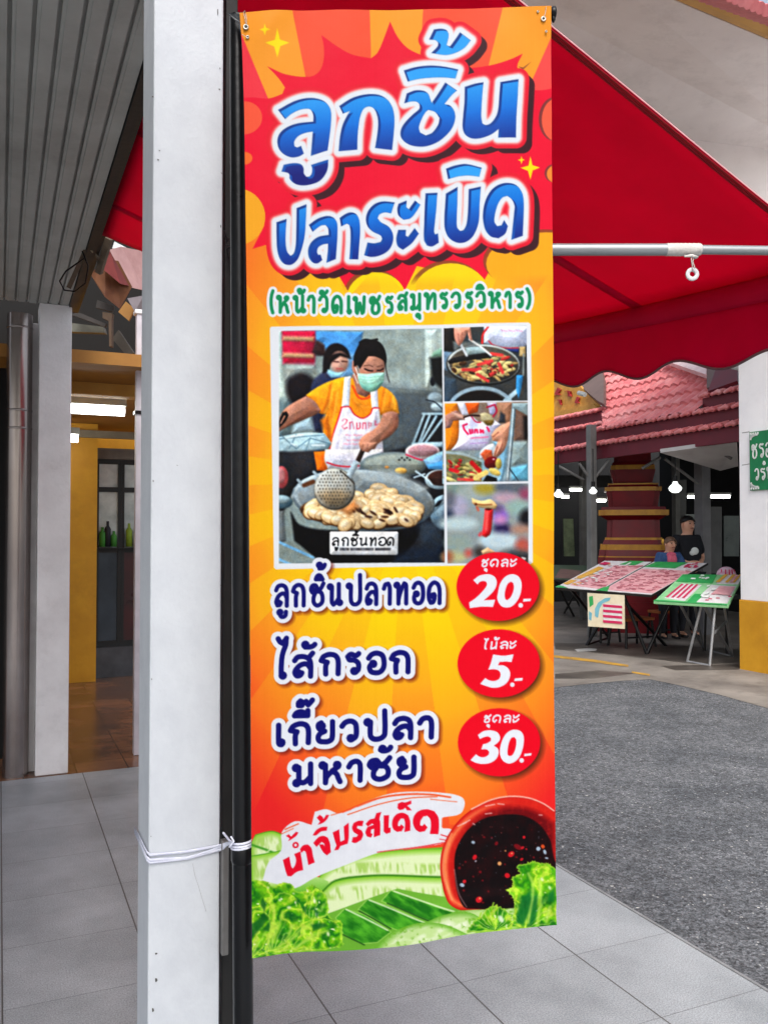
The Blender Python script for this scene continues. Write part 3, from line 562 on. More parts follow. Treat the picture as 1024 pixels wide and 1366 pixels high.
T2 = [
 ('p', C3([(80,325),(155,300),(148,400),(148,490),(160,550),(185,580),(210,560),(225,500),(230,380),(232,218),(305,190),(300,320),(290,440),(265,540),(235,610),(190,645),(140,640),(105,600),(85,530),(80,430)])),
 ('p', C3([(325,345),(390,300),(460,278),(510,290),(537,330),(540,410),(535,500),(527,600),(458,630),(468,545),(470,485),(430,492),(395,515),(385,550),(395,573),(412,570),(425,610),(390,635),(355,630),(325,590),(320,530),(345,475),(400,435),(475,420),(470,370),(450,345),(415,350),(352,397)])),
 ('p', C3([(558,290),(600,260),(645,245),(685,260),(708,310),(712,400),(705,500),(698,598),(632,598),(640,480),(640,380),(632,340),(612,330),(568,352)])),
 ('p', C3([(975,165),(948,247),(900,240),(860,255),(845,285),(870,315),(930,350),(960,400),(962,460),(935,520),(880,560),(800,578),(745,566),(770,470),(820,475),(870,465),(882,440),(870,415),(810,385),(770,345),(758,290),(775,230),(820,180),(880,158)])),
 ('p', C4([(60,312),(115,290),(112,335),(130,350),(172,290),(208,318),(180,365),(140,410),(95,420),(60,390),(52,345)])),
 ('p', C4([(58,490),(110,490),(108,530),(125,538),(170,478),(198,515),(150,580),(90,625),(55,600),(45,550)])),
 ('p', C4([(245,240),(325,235),(318,340),(308,440),(303,500),(310,520),(330,512),(335,575),(290,600),(255,595),(235,555),(236,440),(240,330)])),
 ('p', C4([(385,240),(463,195),(462,300),(458,400),(460,470),(480,497),(505,490),(525,450),(535,360),(540,212),(620,197),(612,320),(605,440),(570,530),(520,572),(460,575),(405,540),(378,480),(375,400),(380,320)])),
 ('p', C4([(385,70),(450,48),(520,40),(625,68),(610,128),(540,118),(470,122),(400,140)])),
 ('p', C4([(635,390),(650,300),(690,225),(740,188),(800,175),(860,190),(900,240),(912,310),(910,420),(905,535),(828,562),(840,450),(848,370),(850,330),(830,285),(800,262),(765,275),(735,320),(715,390),(712,440),(730,470),(760,465),(778,430),(803,470),(785,520),(740,552),(690,540),(655,500),(640,450)])),
]
def title(items, ytop, ybot, slope, wid, pid):
    items = [('p', smooth(it[1]), *(it[2:])) for it in items]
    R, D = text_field(items, 30)
    out = D - wid
    X, Y = XX[R], YY[R]
    sh = np.minimum(shift(out, 9, 8), np.minimum(shift(out, 5, 4.5), shift(out, 7, 6)))
    put(R, cov(sh - 4.5), col(70, 28, 40), pid)
    put(R, cov(out - 6.0), col(238, 26, 56), pid)
    put(R, cov(out, 2.6), col(255, 196, 176), pid)
    put(R, cov(out + 1.6, 1.6), col(236, 242, 250), pid)
    t = (Y + slope * (X - 540) - ytop) / (ybot - ytop)
    g = mixc(mixc(col(52, 172, 252), col(10, 124, 226), t / .38), col(22, 34, 130), (t - .36) / .52)
    edge = mixc(col(8, 66, 150), col(12, 96, 190), (t - .4) / .4)
    g = mixc(edge, g, np.clip(1.2 - (shift(D, 3.2, 2.6) + .6) * PS, 0, 1))
    put(R, cov(D), g, pid)
    put(R, cov(np.maximum(np.abs(D) - .35, 0)) * .35, col(10, 40, 110))
    return R, D
title(T1, 118, 232, .11, 8.6, 1)
title(T2, 245, 360, .13, 8.2, 1)

# ---- lettering lines
def word(items, cw, cr, c, co, pid, shadow=None, halo=None):
    R, D = text_field([('s', p, w) for p, w in items], cr + 14)
    if shadow is not None: put(R, cov(shift(D - cr, 3.0, 3.6), 3.2) * .8, shadow, pid)
    put(R, cov(D - cr), co, pid)
    put(R, cov(D), c, pid)
def row(tf, sc, spec, base, h, w, slant=0.0, loop=1.0):
    """spec: (glyph, x0, x1[, y_base, height]) in crop units; base = (xa, ya, xb, yb)"""
    o = []
    for s in spec:
        by = lambda x: base[1] + (base[3] - base[1]) * (x - base[0]) / (base[2] - base[0])
        (a,), (b,) = tf([(s[1], s[3] if len(s) > 3 else by(s[1]))]), tf([(s[2], s[3] if len(s) > 3 else by(s[2]))])
        hh = (s[4] if len(s) > 4 else h) * sc
        o += glyph(s[0], (a[0], b[0], a[1], b[1], hh), w, slant, loop)
    return o
white = col(238, 242, 250); navy = col(14, 16, 120); dshadow = col(120, 30, 24)
K5, K6 = crop(350, 375, 185), crop(530, 370, 185); s5 = 185 / 1024
gtxt = row(K5, s5, [('(', 52, 92, 225, 140), ('ho', 98, 206), ('no', 222, 320), ('aa', 324, 394), ('wo', 408, 490), ('do', 503, 593), ('e', 620, 658), ('pho', 664, 768), ('cho', 782, 880), ('ro', 903, 970),
     ('mai2', 258, 322, 106, 50), ('han', 416, 490, 110, 48)], (100, 244, 970, 246), 146, 4.5, 0, .9)
gtxt += row(K6, s5, [('so', -5, 82, 248, 140), ('mo', 92, 182, 246, 140), ('tho', 192, 293), ('ro', 308, 378), ('wo', 390, 472), ('ro', 496, 560), ('wo', 570, 652), ('ho', 662, 768), ('aa', 783, 842), ('ro', 860, 932), (')', 940, 986, 222, 128),
     ('u', 132, 180, 310, 52), ('i', 574, 642, 96, 52)], (190, 238, 930, 236), 138, 4.5, 0, .9)
word(gtxt, 0, 3.6, col(4, 148, 92), white, 2)

# ---- photographs
white_fr = smooth([(360, 438), (362, 436), (704, 430.5), (707, 433), (710, 750), (707, 752.5), (368, 759.5), (365.5, 757)], True, 3, 30)
poly(white_fr, col(236, 240, 246), pid=3)
exec_photo = True
P = crop(350, 420, 370); PA = crop(360, 430, 240); PB = crop(360, 590, 240)
main_rect = [(372.4, 441.8), (589, 437.2), (592.8, 750.4), (372.2, 751.6)]
keep = IMG.copy(); SHADE = .30
def pa(pts, c, soft=1.0, sm=True, a=1.0): poly(PA(pts), col(*c), sm, soft, a)
def pb(pts, c, soft=.8, sm=True, a=1.0): poly(PB(pts), col(*c), sm, soft, a)
RM = roi(main_rect, 3)
IMG[RM] = mixc(col(138, 152, 150), col(160, 174, 170), (XX[RM] - 372) / 220)
pa([(700, 400), (1000, 380), (1000, 760), (600, 760)], (92, 102, 108), 3, False)
pa([(600, 330), (1000, 370), (1000, 420), (600, 395)], (128, 140, 142), 6, False)
pa([(40, 40), (75, 40), (85, 330), (105, 440), (40, 460)], (196, 214, 208), 2)
pa([(40, 440), (110, 430), (130, 640), (40, 660)], (120, 140, 144), 4)
pa([(70, 50), (265, 50), (255, 250), (75, 240)], (206, 40, 84), 2, False)
for y in (90, 185): pa([(75, y - 12), (255, y - 6), (250, y + 22), (70, y + 18)], (206, 158, 128), 2)
pa([(100, 300), (180, 280), (260, 330), (250, 470), (130, 480), (95, 400)], (38, 32, 38), 4)
pa([(85, 240), (260, 240), (260, 290), (180, 290), (90, 330)], (170, 180, 176), 4)
pa([(260, 50), (530, 50), (500, 200), (440, 240), (330, 200), (300, 120), (262, 110)], (92, 164, 230), 2)
pa([(262, 100), (310, 130), (318, 190), (270, 190), (240, 170)], (72, 52, 56), 2)
pa([(420, 170), (480, 180), (480, 300), (400, 320)], (130, 176, 214), 4)
pa([(240, 340), (310, 275), (360, 290), (420, 320), (470, 320), (300, 440), (230, 420)], (58, 64, 88), 2)
pa([(300, 290), (308, 180), (340, 130), (390, 118), (440, 150), (462, 205), (440, 190), (400, 180), (345, 230), (335, 270)], (34, 28, 32), 1.5)
poly(PA(ell(396, 226, 52, 62)), col(206, 164, 148), soft=2)
pa([(318, 240), (345, 185), (400, 170), (450, 190), (455, 205), (400, 190), (350, 230), (330, 280)], (36, 30, 34), 1.5)
for x0, x1, y in ((362, 390, 222), (410, 438, 220)): line(PA([(x0, y), (x1, y + 2)]), 1.4, col(70, 44, 44), soft=.8)
line(PA([(380, 262), (412, 262)]), 1.6, col(170, 90, 90), soft=1)
pa([(330, 268), (375, 285), (425, 280), (400, 310), (350, 316), (326, 290)], (150, 198, 220), 1.2)
pa([(120, 470), (310, 500), (300, 640), (250, 620), (230, 500), (120, 480)], (56, 60, 84), 3)
pa([(140, 580), (230, 540), (250, 620), (130, 630)], (170, 196, 208), 3)
# cook: shirt, arms, apron, head
shirt = (250, 162, 40)
pa([(205, 415), (270, 370), (340, 335), (430, 310), (520, 330), (600, 350), (675, 385), (720, 445), (735, 520), (630, 528), (640, 760), (340, 760), (305, 640), (320, 525), (280, 515)], shirt)
R = roi(PA([(200, 300), (740, 760)]), 0)
pa([(290, 560), (330, 520), (345, 640), (330, 700)], (224, 130, 30), 3)
pa([(340, 350), (350, 340), (330, 470), (300, 520), (285, 510)], (232, 140, 30), 2.5, a=.7)
pa([(690, 400), (722, 450), (730, 515), (705, 500)], (255, 190, 70), 2, a=.7)
pa([(205, 420), (255, 450), (288, 500), (278, 516), (180, 560), (105, 592), (45, 625), (42, 575), (80, 500), (140, 455)], (190, 138, 116))
pa([(230, 470), (285, 505), (105, 592), (60, 612), (120, 560)], (158, 106, 88), 3, a=.7)
pa([(44, 580), (72, 515), (95, 508), (106, 530), (92, 560), (48, 606)], (16, 16, 20))
line(PA([(62, 575), (84, 535)]), 2.2, col(190, 140, 120), soft=.8)
pa([(468, 300), (500, 280), (610, 350), (600, 385), (545, 425), (495, 405)], (182, 130, 110))
line(PA([(470, 360), (505, 425), (550, 432), (600, 395)]), 2.8, col(244, 96, 40), soft=.8)
pa([(424, 312), (462, 304), (452, 478), (408, 482)], (236, 238, 246), .8)
pa([(572, 395), (612, 362), (618, 490), (580, 488)], (232, 234, 244), .8)
pa([(405, 484), (452, 480), (480, 522), (528, 545), (572, 520), (586, 488), (622, 488), (645, 730), (640, 770), (335, 770), (350, 660), (385, 560)], (232, 230, 242), .8)
line(PA([(408, 484), (385, 560), (355, 650), (340, 720)]), 1.8, col(214, 50, 70), soft=.6)
line(PA([(405, 483), (452, 480), (480, 522), (528, 545), (572, 520), (586, 488), (622, 488)]), 1.5, col(214, 50, 70), soft=.6)
pa([(400, 640), (480, 600), (520, 640), (500, 720), (420, 740)], (208, 208, 226), 5, a=.5)
ap = col(220, 70, 96)
for s in ([(412, 560), (425, 548), (440, 556), (430, 575), (412, 590), (420, 605), (440, 598)], [(455, 570), (455, 606)], [(455, 570), (470, 565), (478, 605)], [(495, 572), (495, 606), (512, 600), (512, 572)], [(528, 604), (530, 572), (545, 572), (546, 604)], [(562, 602), (562, 570), (576, 574), (572, 590)], [(600, 560), (600, 585), (622, 575)]):
    line(PA(s), 1.5, ap, soft=.7, a=.9)
for y, x0, x1 in ((640, 432, 520), (668, 440, 530), (690, 420, 500)):
    for x in range(x0, x1, 14): line(PA([(x, y), (x + 8, y + (x % 3) * 3)]), 1.3, col(236, 120, 140), soft=.7, a=.6)
for s in ([(345, 360), (330, 450), (300, 510)], [(370, 400), (360, 480), (345, 560)], [(330, 560), (345, 640), (335, 700)], [(650, 380), (640, 440), (628, 500)], [(690, 420), (680, 480)], [(470, 440), (500, 470), (560, 480)]):
    line(PA(s), 2.4, col(206, 112, 22), soft=2.2, a=.55); line(PA([(x + 12, y + 2) for x, y in s]), 1.8, col(255, 196, 92), soft=2.0, a=.5)
for s in ([(420, 500), (400, 620), (380, 740)], [(560, 560), (540, 660), (520, 740)], [(470, 540), (455, 640), (450, 740)], [(600, 510), (610, 580)]):
    line(PA(s), 2.6, col(178, 178, 206), soft=2.4, a=.5); line(PA([(x + 14, y) for x, y in s]), 2.2, col(250, 250, 255), soft=2.0, a=.6)
pa([(640, 520), (690, 505), (728, 515), (730, 585), (690, 640), (620, 685), (590, 735), (520, 740), (508, 690), (525, 650), (595, 605), (630, 560)], (196, 144, 122))
pa([(700, 520), (728, 530), (724, 590), (680, 645), (620, 685), (640, 640), (690, 590)], (164, 112, 94), 2, a=.75)
for s in ([(530, 690), (518, 735)], [(556, 690), (545, 740)], [(580, 695), (575, 740)]): line(PA(s), .9, col(140, 92, 78), soft=.7)
poly(PA(ell(580, 250, 74, 98)), col(196, 146, 126), soft=1)
pa([(470, 215), (492, 215), (505, 290), (485, 300), (468, 260)], (190, 136, 118))
pa([(478, 250), (478, 190), (500, 135), (522, 105), (565, 98), (615, 104), (648, 140), (664, 200), (658, 250), (645, 215), (600, 192), (560, 190), (536, 225), (512, 262), (498, 240)], (28, 24, 28), .8)
for s in ([(512, 112), (540, 96), (575, 100), (610, 94)],): line(PA(s), 2.6, col(20, 18, 22), soft=.8)
line(PA([(655, 230), (668, 300), (680, 340)]), 1.0, col(60, 50, 50), soft=.8)
for s in ([(540, 262), (562, 272), (585, 274)], [(612, 272), (632, 270), (645, 262)]): line(PA(s), 1.7, col(48, 30, 30), soft=.6)
for s in ([(536, 246), (565, 242), (585, 250)], [(612, 250), (640, 244)]): line(PA(s), 1.1, col(110, 74, 64), soft=.7)
pa([(598, 255), (612, 290), (590, 290)], (176, 122, 102), 1.5)
pa([(500, 288), (555, 292), (605, 286), (650, 284), (645, 340), (612, 380), (568, 394), (525, 372), (503, 330)], (170, 218, 200), .7)
pa([(520, 345), (570, 350), (640, 335), (612, 380), (568, 394), (530, 374)], (132, 186, 168), 1.5, a=.7)
for y in (305, 322, 340): line(PA([(508, y), (570, y + 6), (646, y - 4)]), .8, col(140, 190, 174), soft=.7, a=.8)
line(PA([(488, 255), (502, 300)]), 1.2, col(236, 240, 240), soft=.5); line(PA([(478, 290), (500, 345)]), 1.2, col(226, 232, 232), soft=.5)
# motorbike, chair, tray on the right and the foil tray on the left
pa([(885, 40), (950, 40), (955, 230), (900, 380), (885, 370)], (196, 212, 208), 2)
pa([(910, 200), (990, 190), (990, 390), (930, 330)], (30, 34, 36), 3)
pa([(930, 170), (985, 140), (985, 195), (920, 195)], (130, 170, 150), 2)
poly(PA(ell(940, 430, 42, 34)), col(150, 168, 176), soft=1.5); poly(PA(ell(955, 480, 40, 26)), col(176, 196, 204), soft=1.5); poly(PA(ell(926, 335, 14, 26)), col(40, 46, 54), soft=1)
line(PA([(890, 440), (940, 455), (985, 500)]), 1.4, col(40, 46, 54), soft=.8)
pa([(870, 515), (990, 512), (990, 725), (810, 700)], (44, 48, 54), 1.5)
for s in ([(878, 522), (815, 690)], [(908, 530), (846, 690)], [(945, 535), (862, 680)], [(985, 545), (880, 690)], [(870, 520), (985, 520)], [(812, 690), (985, 690)]): line(PA(s), 3.2, col(158, 184, 196), soft=.8)
pa([(755, 725), (830, 690), (990, 680), (990, 760), (740, 760)], (170, 196, 208), 1.5)
pa([(42, 655), (190, 630), (310, 632), (352, 688), (322, 728), (180, 760), (42, 760)], (176, 204, 214), .8)
for s in ([(60, 640), (150, 720)], [(150, 640), (110, 720)], [(150, 720), (230, 660)], [(230, 660), (200, 740)], [(230, 660), (340, 690)], [(42, 665), (310, 640)]): line(PA(s), 1.3, col(108, 140, 156), soft=.8)
for s in ([(90, 660), (190, 640)], [(240, 700), (310, 700)], [(120, 690), (140, 700)]): line(PA(s), 1.6, col(226, 240, 246), soft=.8)
# stall table, woks, fish balls, skimmer
pb([(30, 50), (120, 55), (340, 40), (310, 130), (300, 200), (140, 260), (40, 480), (40, 720), (30, 720)], (52, 52, 56), 2, False)
pb([(250, 55), (320, 50), (345, 120), (320, 165), (268, 160)], (248, 130, 30), 1)
pb([(315, 40), (640, 40), (660, 100), (540, 165), (330, 150), (310, 100)], (226, 226, 240), 1)
line(PB([(325, 115), (380, 132), (460, 138), (540, 128)]), 1.8, col(214, 50, 70), soft=.6)
pb([(640, 60), (800, 20), (1000, 30), (1000, 720), (700, 720), (600, 300), (500, 160)], (40, 42, 48), 2, False)
pb([(530, 150), (640, 80), (760, 90), (770, 200), (560, 200)], (176, 190, 192), 3)
poly(PB(ell(700, 130, 192, 76)), col(120, 134, 138), soft=1.2); poly(PB(ell(706, 128, 172, 60)), col(152, 162, 156), soft=2)
poly(PB(ell(745, 162, 34, 18)), col(216, 178, 104), soft=.8); poly(PB(ell(665, 142, 12, 8)), col(200, 150, 90), soft=.8)
for k in range(5): poly(PB(ell(735 + 15 * k, 100 - (k % 2) * 12, 6, 5)), col(60, 60, 60), soft=.6)
poly(PB(ell(868, 52, 98, 46)), col(226, 214, 220), soft=1); poly(PB(ell(868, 48, 84, 34)), col(190, 150, 158), soft=1.5); line(PB([(775, 70), (860, 100), (900, 95)]), 2, col(206, 60, 90), soft=.8)
pb([(870, 100), (1000, 40), (1000, 160), (900, 150)], (150, 196, 232), .8); pb([(890, 130), (1000, 100), (1000, 160), (905, 152)], (90, 164, 220), 1.5)
poly(PB(ell(962, 212, 82, 56)), col(168, 190, 202), soft=.8); poly(PB(ell(968, 204, 72, 44)), col(70, 46, 40), soft=1)
line(PB([(830, 165), (900, 215), (920, 240)]), 2.5, col(186, 208, 218), soft=.7); line(PB([(820, 200), (880, 180)]), 2.2, col(180, 200, 210), soft=.7)
poly(PB(ell(1000, 400, 92, 100)), col(118, 146, 164), soft=1.2); poly(PB(ell(1012, 380, 70, 74)), col(150, 176, 190), soft=2)
pb([(910, 380), (940, 320), (985, 298), (990, 345), (930, 400)], (158, 186, 200), .8); pb([(930, 370), (955, 335), (982, 326), (960, 360)], (36, 40, 48), .8)
poly(PB(ell(66, 200, 40, 64)), col(196, 96, 100), soft=1); poly(PB(ell(60, 190, 26, 44)), col(222, 150, 150), soft=1.5)
poly(PB(ell(60, 340, 70, 40)), col(98, 128, 142), soft=1); poly(PB(ell(70, 326, 44, 22)), col(160, 186, 196), soft=1.5)
pb([(50, 390), (80, 390), (92, 560), (50, 580)], (120, 128, 130), 1.5)
pb([(120, 400), (170, 470), (330, 500), (760, 500), (860, 450), (840, 540), (700, 680), (330, 690), (140, 560)], (18, 18, 22), 2)
poly(PB(ell(532, 330, 408, 174, rot=5)), col(118, 134, 144), soft=.8)
poly(PB(ell(534, 322, 398, 164, rot=5)), col(168, 182, 188), soft=.8)
poly(PB(ell(540, 330, 384, 154, rot=5)), col(138, 148, 152), soft=1.5)
pb([(480, 170), (700, 170), (900, 260), (880, 340), (700, 300), (500, 260)], (160, 172, 176), 5)
poly(PB(ell(520, 400, 350, 88, rot=3)), col(92, 64, 40), soft=1.5)
br = np.random.RandomState(3); balls = []
SHADE = .16
for k in range(105):
    a, r = br.rand() * 6.283, math.sqrt(br.rand()); x, y = 520 + 335 * r * math.cos(a), 392 + 84 * r * math.sin(a) + 12 * r * math.cos(a)
    if x > 420 and br.rand() < .5: y -= 60 * max(0, 1 - abs(x - 640) / 220)
    balls.append((y, x))
for y, x in sorted(balls):
    rx, ry, ro = 36 + br.rand() * 18, 26 + br.rand() * 9, br.rand() * 90 - 45; b = .86 + .14 * br.rand()
    poly(PB(ell(x, y + 5, rx + 3, ry + 3, 18, ro)), col(128 * b, 88 * b, 52 * b), soft=.7, a=.8)
    poly(PB(ell(x, y, rx, ry, 18, ro)), col(238 * b, 208 * b, 160 * b), soft=.8)
    poly(PB(ell(x - 5, y - 6, rx * .6, ry * .5, 14, ro)), col(255 * b, 240 * b, 210 * b), soft=1.6, a=.9)
for k in range(16):
    x, y = 470 + br.rand() * 330, 380 + br.rand() * 70; poly(PB(ell(x, y, 10 + 14 * br.rand(), 7, 12, br.rand() * 60)), col(60, 30, 24), soft=1, a=.8)
SHADE = .30
pb([(390, 385), (480, 330), (520, 370), (450, 420)], (206, 130, 70), 3, a=.7)
poly(PB(ell(368, 266, 118, 120)), col(112, 112, 106), soft=.8); poly(PB(ell(366, 262, 112, 114)), col(190, 192, 186), soft=1)
pb([(265, 300), (330, 270), (440, 280), (470, 310), (420, 370), (330, 372)], (150, 130, 100), 5, a=.8)
for i in range(11):
    for j in range(11):
        x, y = 275 + i * 18 + (j % 2) * 9, 170 + j * 19
        if ((x - 366) / 98) ** 2 + ((y - 262) / 100) ** 2 < 1: poly(PB(ell(x, y, 3.6, 4.6, 8)), col(80, 76, 68), soft=.7)
pb([(432, 190), (478, 100), (508, 118), (462, 210)], (186, 204, 214), .7); line(PB([(400, 160), (440, 195), (480, 235)]), 1.6, col(70, 66, 62), soft=.7)
pb([(488, 100), (520, 28), (546, 40), (512, 115)], (76, 60, 52), .7)
pb([(505, 0), (612, 0), (590, 30), (560, 58), (525, 50), (510, 20)], (196, 146, 124), .8)
for s in ([(530, 10), (526, 45)], [(558, 10), (548, 52)]): line(PB(s), .9, col(146, 98, 84), soft=.7)
for s in ([(160, 215), (185, 245), (200, 270)], [(128, 310), (170, 268), (200, 255)], [(250, 170), (270, 190)]): line(PB(s), 4, col(160, 176, 184), soft=.8)
line(PB([(195, 245), (245, 225)]), 6, col(110, 78, 58), soft=1)
line(PB([(48, 566), (245, 655)]), 3.4, col(128, 180, 216), soft=.8); line(PB([(48, 664), (125, 698)]), 3.4, col(130, 180, 214), soft=.8)
pb([(840, 470), (990, 430), (1000, 600), (860, 590)], (64, 78, 92), 6, a=.7); pb([(700, 640), (1000, 560), (1000, 710), (700, 710)], (38, 52, 70), 8, a=.8)
poly(smooth(PB([(346, 508), (724, 508), (730, 514), (728, 634), (722, 641), (348, 641), (340, 634), (340, 514)]), True, 3, 30), col(236, 240, 244))
KL = crop(430, 700, 110); sl = 110 / 1024
tb = row(KL, sl, [('lo', 112, 205), ('ko', 228, 325), ('cho', 340, 440), ('no', 445, 560), ('tho', 572, 668), ('oa', 685, 790), ('do', 790, 885), ('uu', 148, 195, 325, 50), ('i', 370, 455, 142, 34), ('mai2', 400, 450, 110, 40)], (110, 266, 890, 262), 112, 1.75, .06, .7)
for p_, w_ in tb: line(p_, w_, col(16, 16, 20), sm=False)
for k, x in enumerate(list(range(218, 330, 17)) + list(range(350, 625, 16)) + list(range(655, 850, 15))):
    line(KL([(x, 318), (x + 2, 288), (x + 9, 292), (x + 8, 316)]), .75, col(50, 50, 56), sm=False, a=.85)
# --- the three small pictures
Q1, Q2, Q3 = crop(585, 430, 130), crop(585, 530, 130), crop(585, 635, 130)
r1 = [(592, 437.3), (701.2, 435.2), (702.3, 534.9), (592.2, 535.6)]; r2 = [(592.8, 538.5), (702.3, 536.4), (703.3, 642.2), (595, 643.3)]; r3 = [(595, 646.9), (703.4, 644.8), (704, 750.6), (596.4, 751.6)]
def q(tf, pts, c, soft=.7, sm=True, a=1.0): poly(tf(pts), col(*c), sm, soft, a)
R1 = roi(r1, 2); IMG[R1] = col(70, 74, 76)
q(Q1, [(40, 40), (170, 40), (160, 300), (40, 290)], (48, 44, 44)); q(Q1, [(150, 200), (450, 220), (420, 300), (160, 310)], (110, 116, 116), 2)
q(Q1, [(470, 40), (940, 40), (930, 240), (840, 280), (700, 275), (540, 240), (470, 225)], (206, 214, 238)); line(Q1([(515, 50), (460, 130), (452, 225)]), 2.6, col(214, 60, 60), soft=.7)
line(Q1([(520, 200), (560, 240), (700, 275), (830, 272)]), 1.5, col(206, 60, 80), soft=.6); q(Q1, [(700, 280), (840, 285), (830, 320), (720, 305)], (66, 80, 140))
for k in range(9): line(Q1([(650 + 26 * k, 80 + (k % 3) * 8), (664 + 26 * k, 96)]), 1, col(220, 120, 150), soft=.6, a=.7)
q(Q1, [(40, 300), (170, 320), (150, 520), (40, 500)], (120, 146, 168)); q(Q1, [(50, 560), (180, 600), (200, 860), (50, 860)], (70, 86, 100), 1.5)
poly(Q1(ell(465, 450, 388, 218, rot=3)), col(60, 62, 62), soft=.7); poly(Q1(ell(468, 440, 378, 205, rot=3)), col(176, 184, 184), soft=.7); poly(Q1(ell(470, 446, 360, 192, rot=3)), col(92, 86, 78), soft=.8)
pr = np.random.RandomState(11)
for k in range(95):
    a, r = pr.rand() * 6.283, math.sqrt(pr.rand()); x, y = 475 + 320 * r * math.cos(a), 480 + 140 * r * math.sin(a); b = .75 + .25 * pr.rand()
    c = (col(222 * b, 190 * b, 128 * b), col(236 * b, 214 * b, 150 * b), col(206 * b, 76 * b, 70 * b), col(90, 64, 44))[pr.choice(4, p=[.42, .33, .15, .1])]
    poly(Q1(ell(x, y, 26 + 32 * pr.rand(), 14 + 10 * pr.rand(), 14, pr.rand() * 100 - 40)), c, soft=.7)
for s in ([(410, 450), (550, 410)], [(545, 335), (660, 350)], [(625, 440), (665, 530)], [(400, 550), (510, 620)], [(250, 500), (380, 500), (430, 490)]): line(Q1(s), 4.2, col(214, 80, 76), soft=.8)
for k in range(14): poly(Q1(ell(500 + 130 * pr.rand(), 500 + 110 * pr.rand(), 8, 6, 8)), col(30, 24, 24), soft=.5)
q(Q1, [(270, 260), (430, 250), (530, 330), (540, 380), (330, 400), (110, 435), (95, 410), (130, 380), (300, 340)], (44, 42, 44)); q(Q1, [(275, 265), (420, 258), (500, 325), (330, 345), (290, 350)], (160, 180, 182), 1)
line(Q1([(235, 240), (290, 350)]), 3.2, col(196, 202, 206), soft=.7); line(Q1([(320, 180), (450, 270), (540, 350)]), 2.6, col(210, 214, 214), soft=.7)
q(Q1, [(160, 50), (330, 50), (350, 200), (320, 180), (300, 110), (260, 190), (220, 250), (195, 230), (165, 160)], (216, 156, 136))
for s in ([(205, 120), (210, 200)], [(245, 110), (240, 200)]): line(Q1(s), .9, col(160, 104, 92), soft=.6)
line(Q1(ell(440, 920, 330, 225, 20, 0, 190, 350)), 5, col(150, 172, 186), soft=.7); poly(Q1(ell(430, 920, 290, 195, rot=0)), col(34, 26, 24), soft=.8)
line(Q1([(690, 830), (820, 720)]), 6, col(164, 190, 204), soft=.7); q(Q1, [(810, 560), (880, 560), (860, 700), (830, 810), (805, 700)], (70, 152, 206)); q(Q1, [(845, 260), (905, 260), (905, 370), (840, 360)], (200, 176, 128))
line(Q1([(885, 340), (880, 560)]), 2, col(140, 150, 150), soft=.7)
R2 = roi(r2, 2); R2 = (slice(roi([(600, 537)], 0)[0].start, R2[0].stop), R2[1]); IMG[R2] = mixc(col(150, 130, 116), col(150, 176, 186), (YY[R2] - 560) / 60)
q(Q2, [(780, 60), (930, 60), (930, 470), (780, 470)], (120, 96, 84), 2); q(Q2, [(880, 200), (930, 200), (930, 470), (890, 460)], (40, 36, 36), 2)
q(Q2, [(600, 60), (760, 60), (740, 270), (640, 270), (600, 150)], (178, 136, 112), 1); q(Q2, [(640, 150), (690, 190), (690, 270), (620, 270)], (72, 72, 76), 1.5)
q(Q2, [(55, 60), (190, 60), (210, 260), (190, 470), (110, 560), (55, 570)], (232, 142, 34)); q(Q2, [(270, 60), (420, 60), (400, 160), (300, 185)], (238, 112, 40))
q(Q2, [(190, 60), (270, 60), (310, 190), (240, 190)], (226, 226, 240)); q(Q2, [(500, 60), (600, 60), (590, 190), (530, 180)], (206, 200, 232)); line(Q2([(500, 110), (580, 80), (600, 150), (560, 210)]), 2.2, col(196, 40, 80), soft=.6)
q(Q2, [(210, 240), (330, 190), (420, 270), (560, 230), (640, 290), (560, 400), (500, 560), (130, 560), (200, 450)], (214, 212, 238)); line(Q2([(330, 195), (380, 260), (430, 270)]), 1.5, col(190, 50, 80), soft=.6)
for s in ([(290, 285), (250, 300), (262, 340), (300, 390)], [(318, 345), (325, 385)], [(345, 345), (345, 380)], [(370, 375), (375, 345), (395, 345), (400, 375)], [(430, 345), (430, 375), (455, 350), (460, 375)], [(500, 320), (515, 345), (520, 360)]): line(Q2(s), 2.4, col(216, 40, 96), soft=.6)
for k in range(11): line(Q2([(330 + 17 * k, 435 - k), (342 + 17 * k, 428 - k)]), 1.4, col(226, 110, 150), soft=.6, a=.8)
for k in range(11): line(Q2([(320 + 17 * k, 490 - k), (332 + 17 * k, 488 - k)]), 1.1, col(170, 130, 190), soft=.6, a=.7)
q(Q2, [(60, 190), (180, 135), (230, 170), (270, 240), (150, 250), (120, 320), (65, 330)], (176, 132, 118)); q(Q2, [(120, 150), (250, 190), (270, 240), (180, 210)], (212, 172, 154), 1)
line(Q2([(260, 215), (330, 195), (440, 200)]), 2, col(60, 30, 30), soft=.6)
q(Q2, [(425, 180), (480, 165), (550, 200), (580, 260), (540, 310), (480, 290), (440, 240)], (196, 186, 150)); q(Q2, [(460, 250), (570, 240), (560, 290), (500, 300)], (130, 108, 60), 1)
q(Q2, [(60, 560), (120, 560), (440, 650), (440, 900), (60, 900)], (130, 128, 100), 1.5); line(Q2([(60, 580), (250, 600), (440, 670)]), 3.5, col(170, 186, 188), soft=.8)
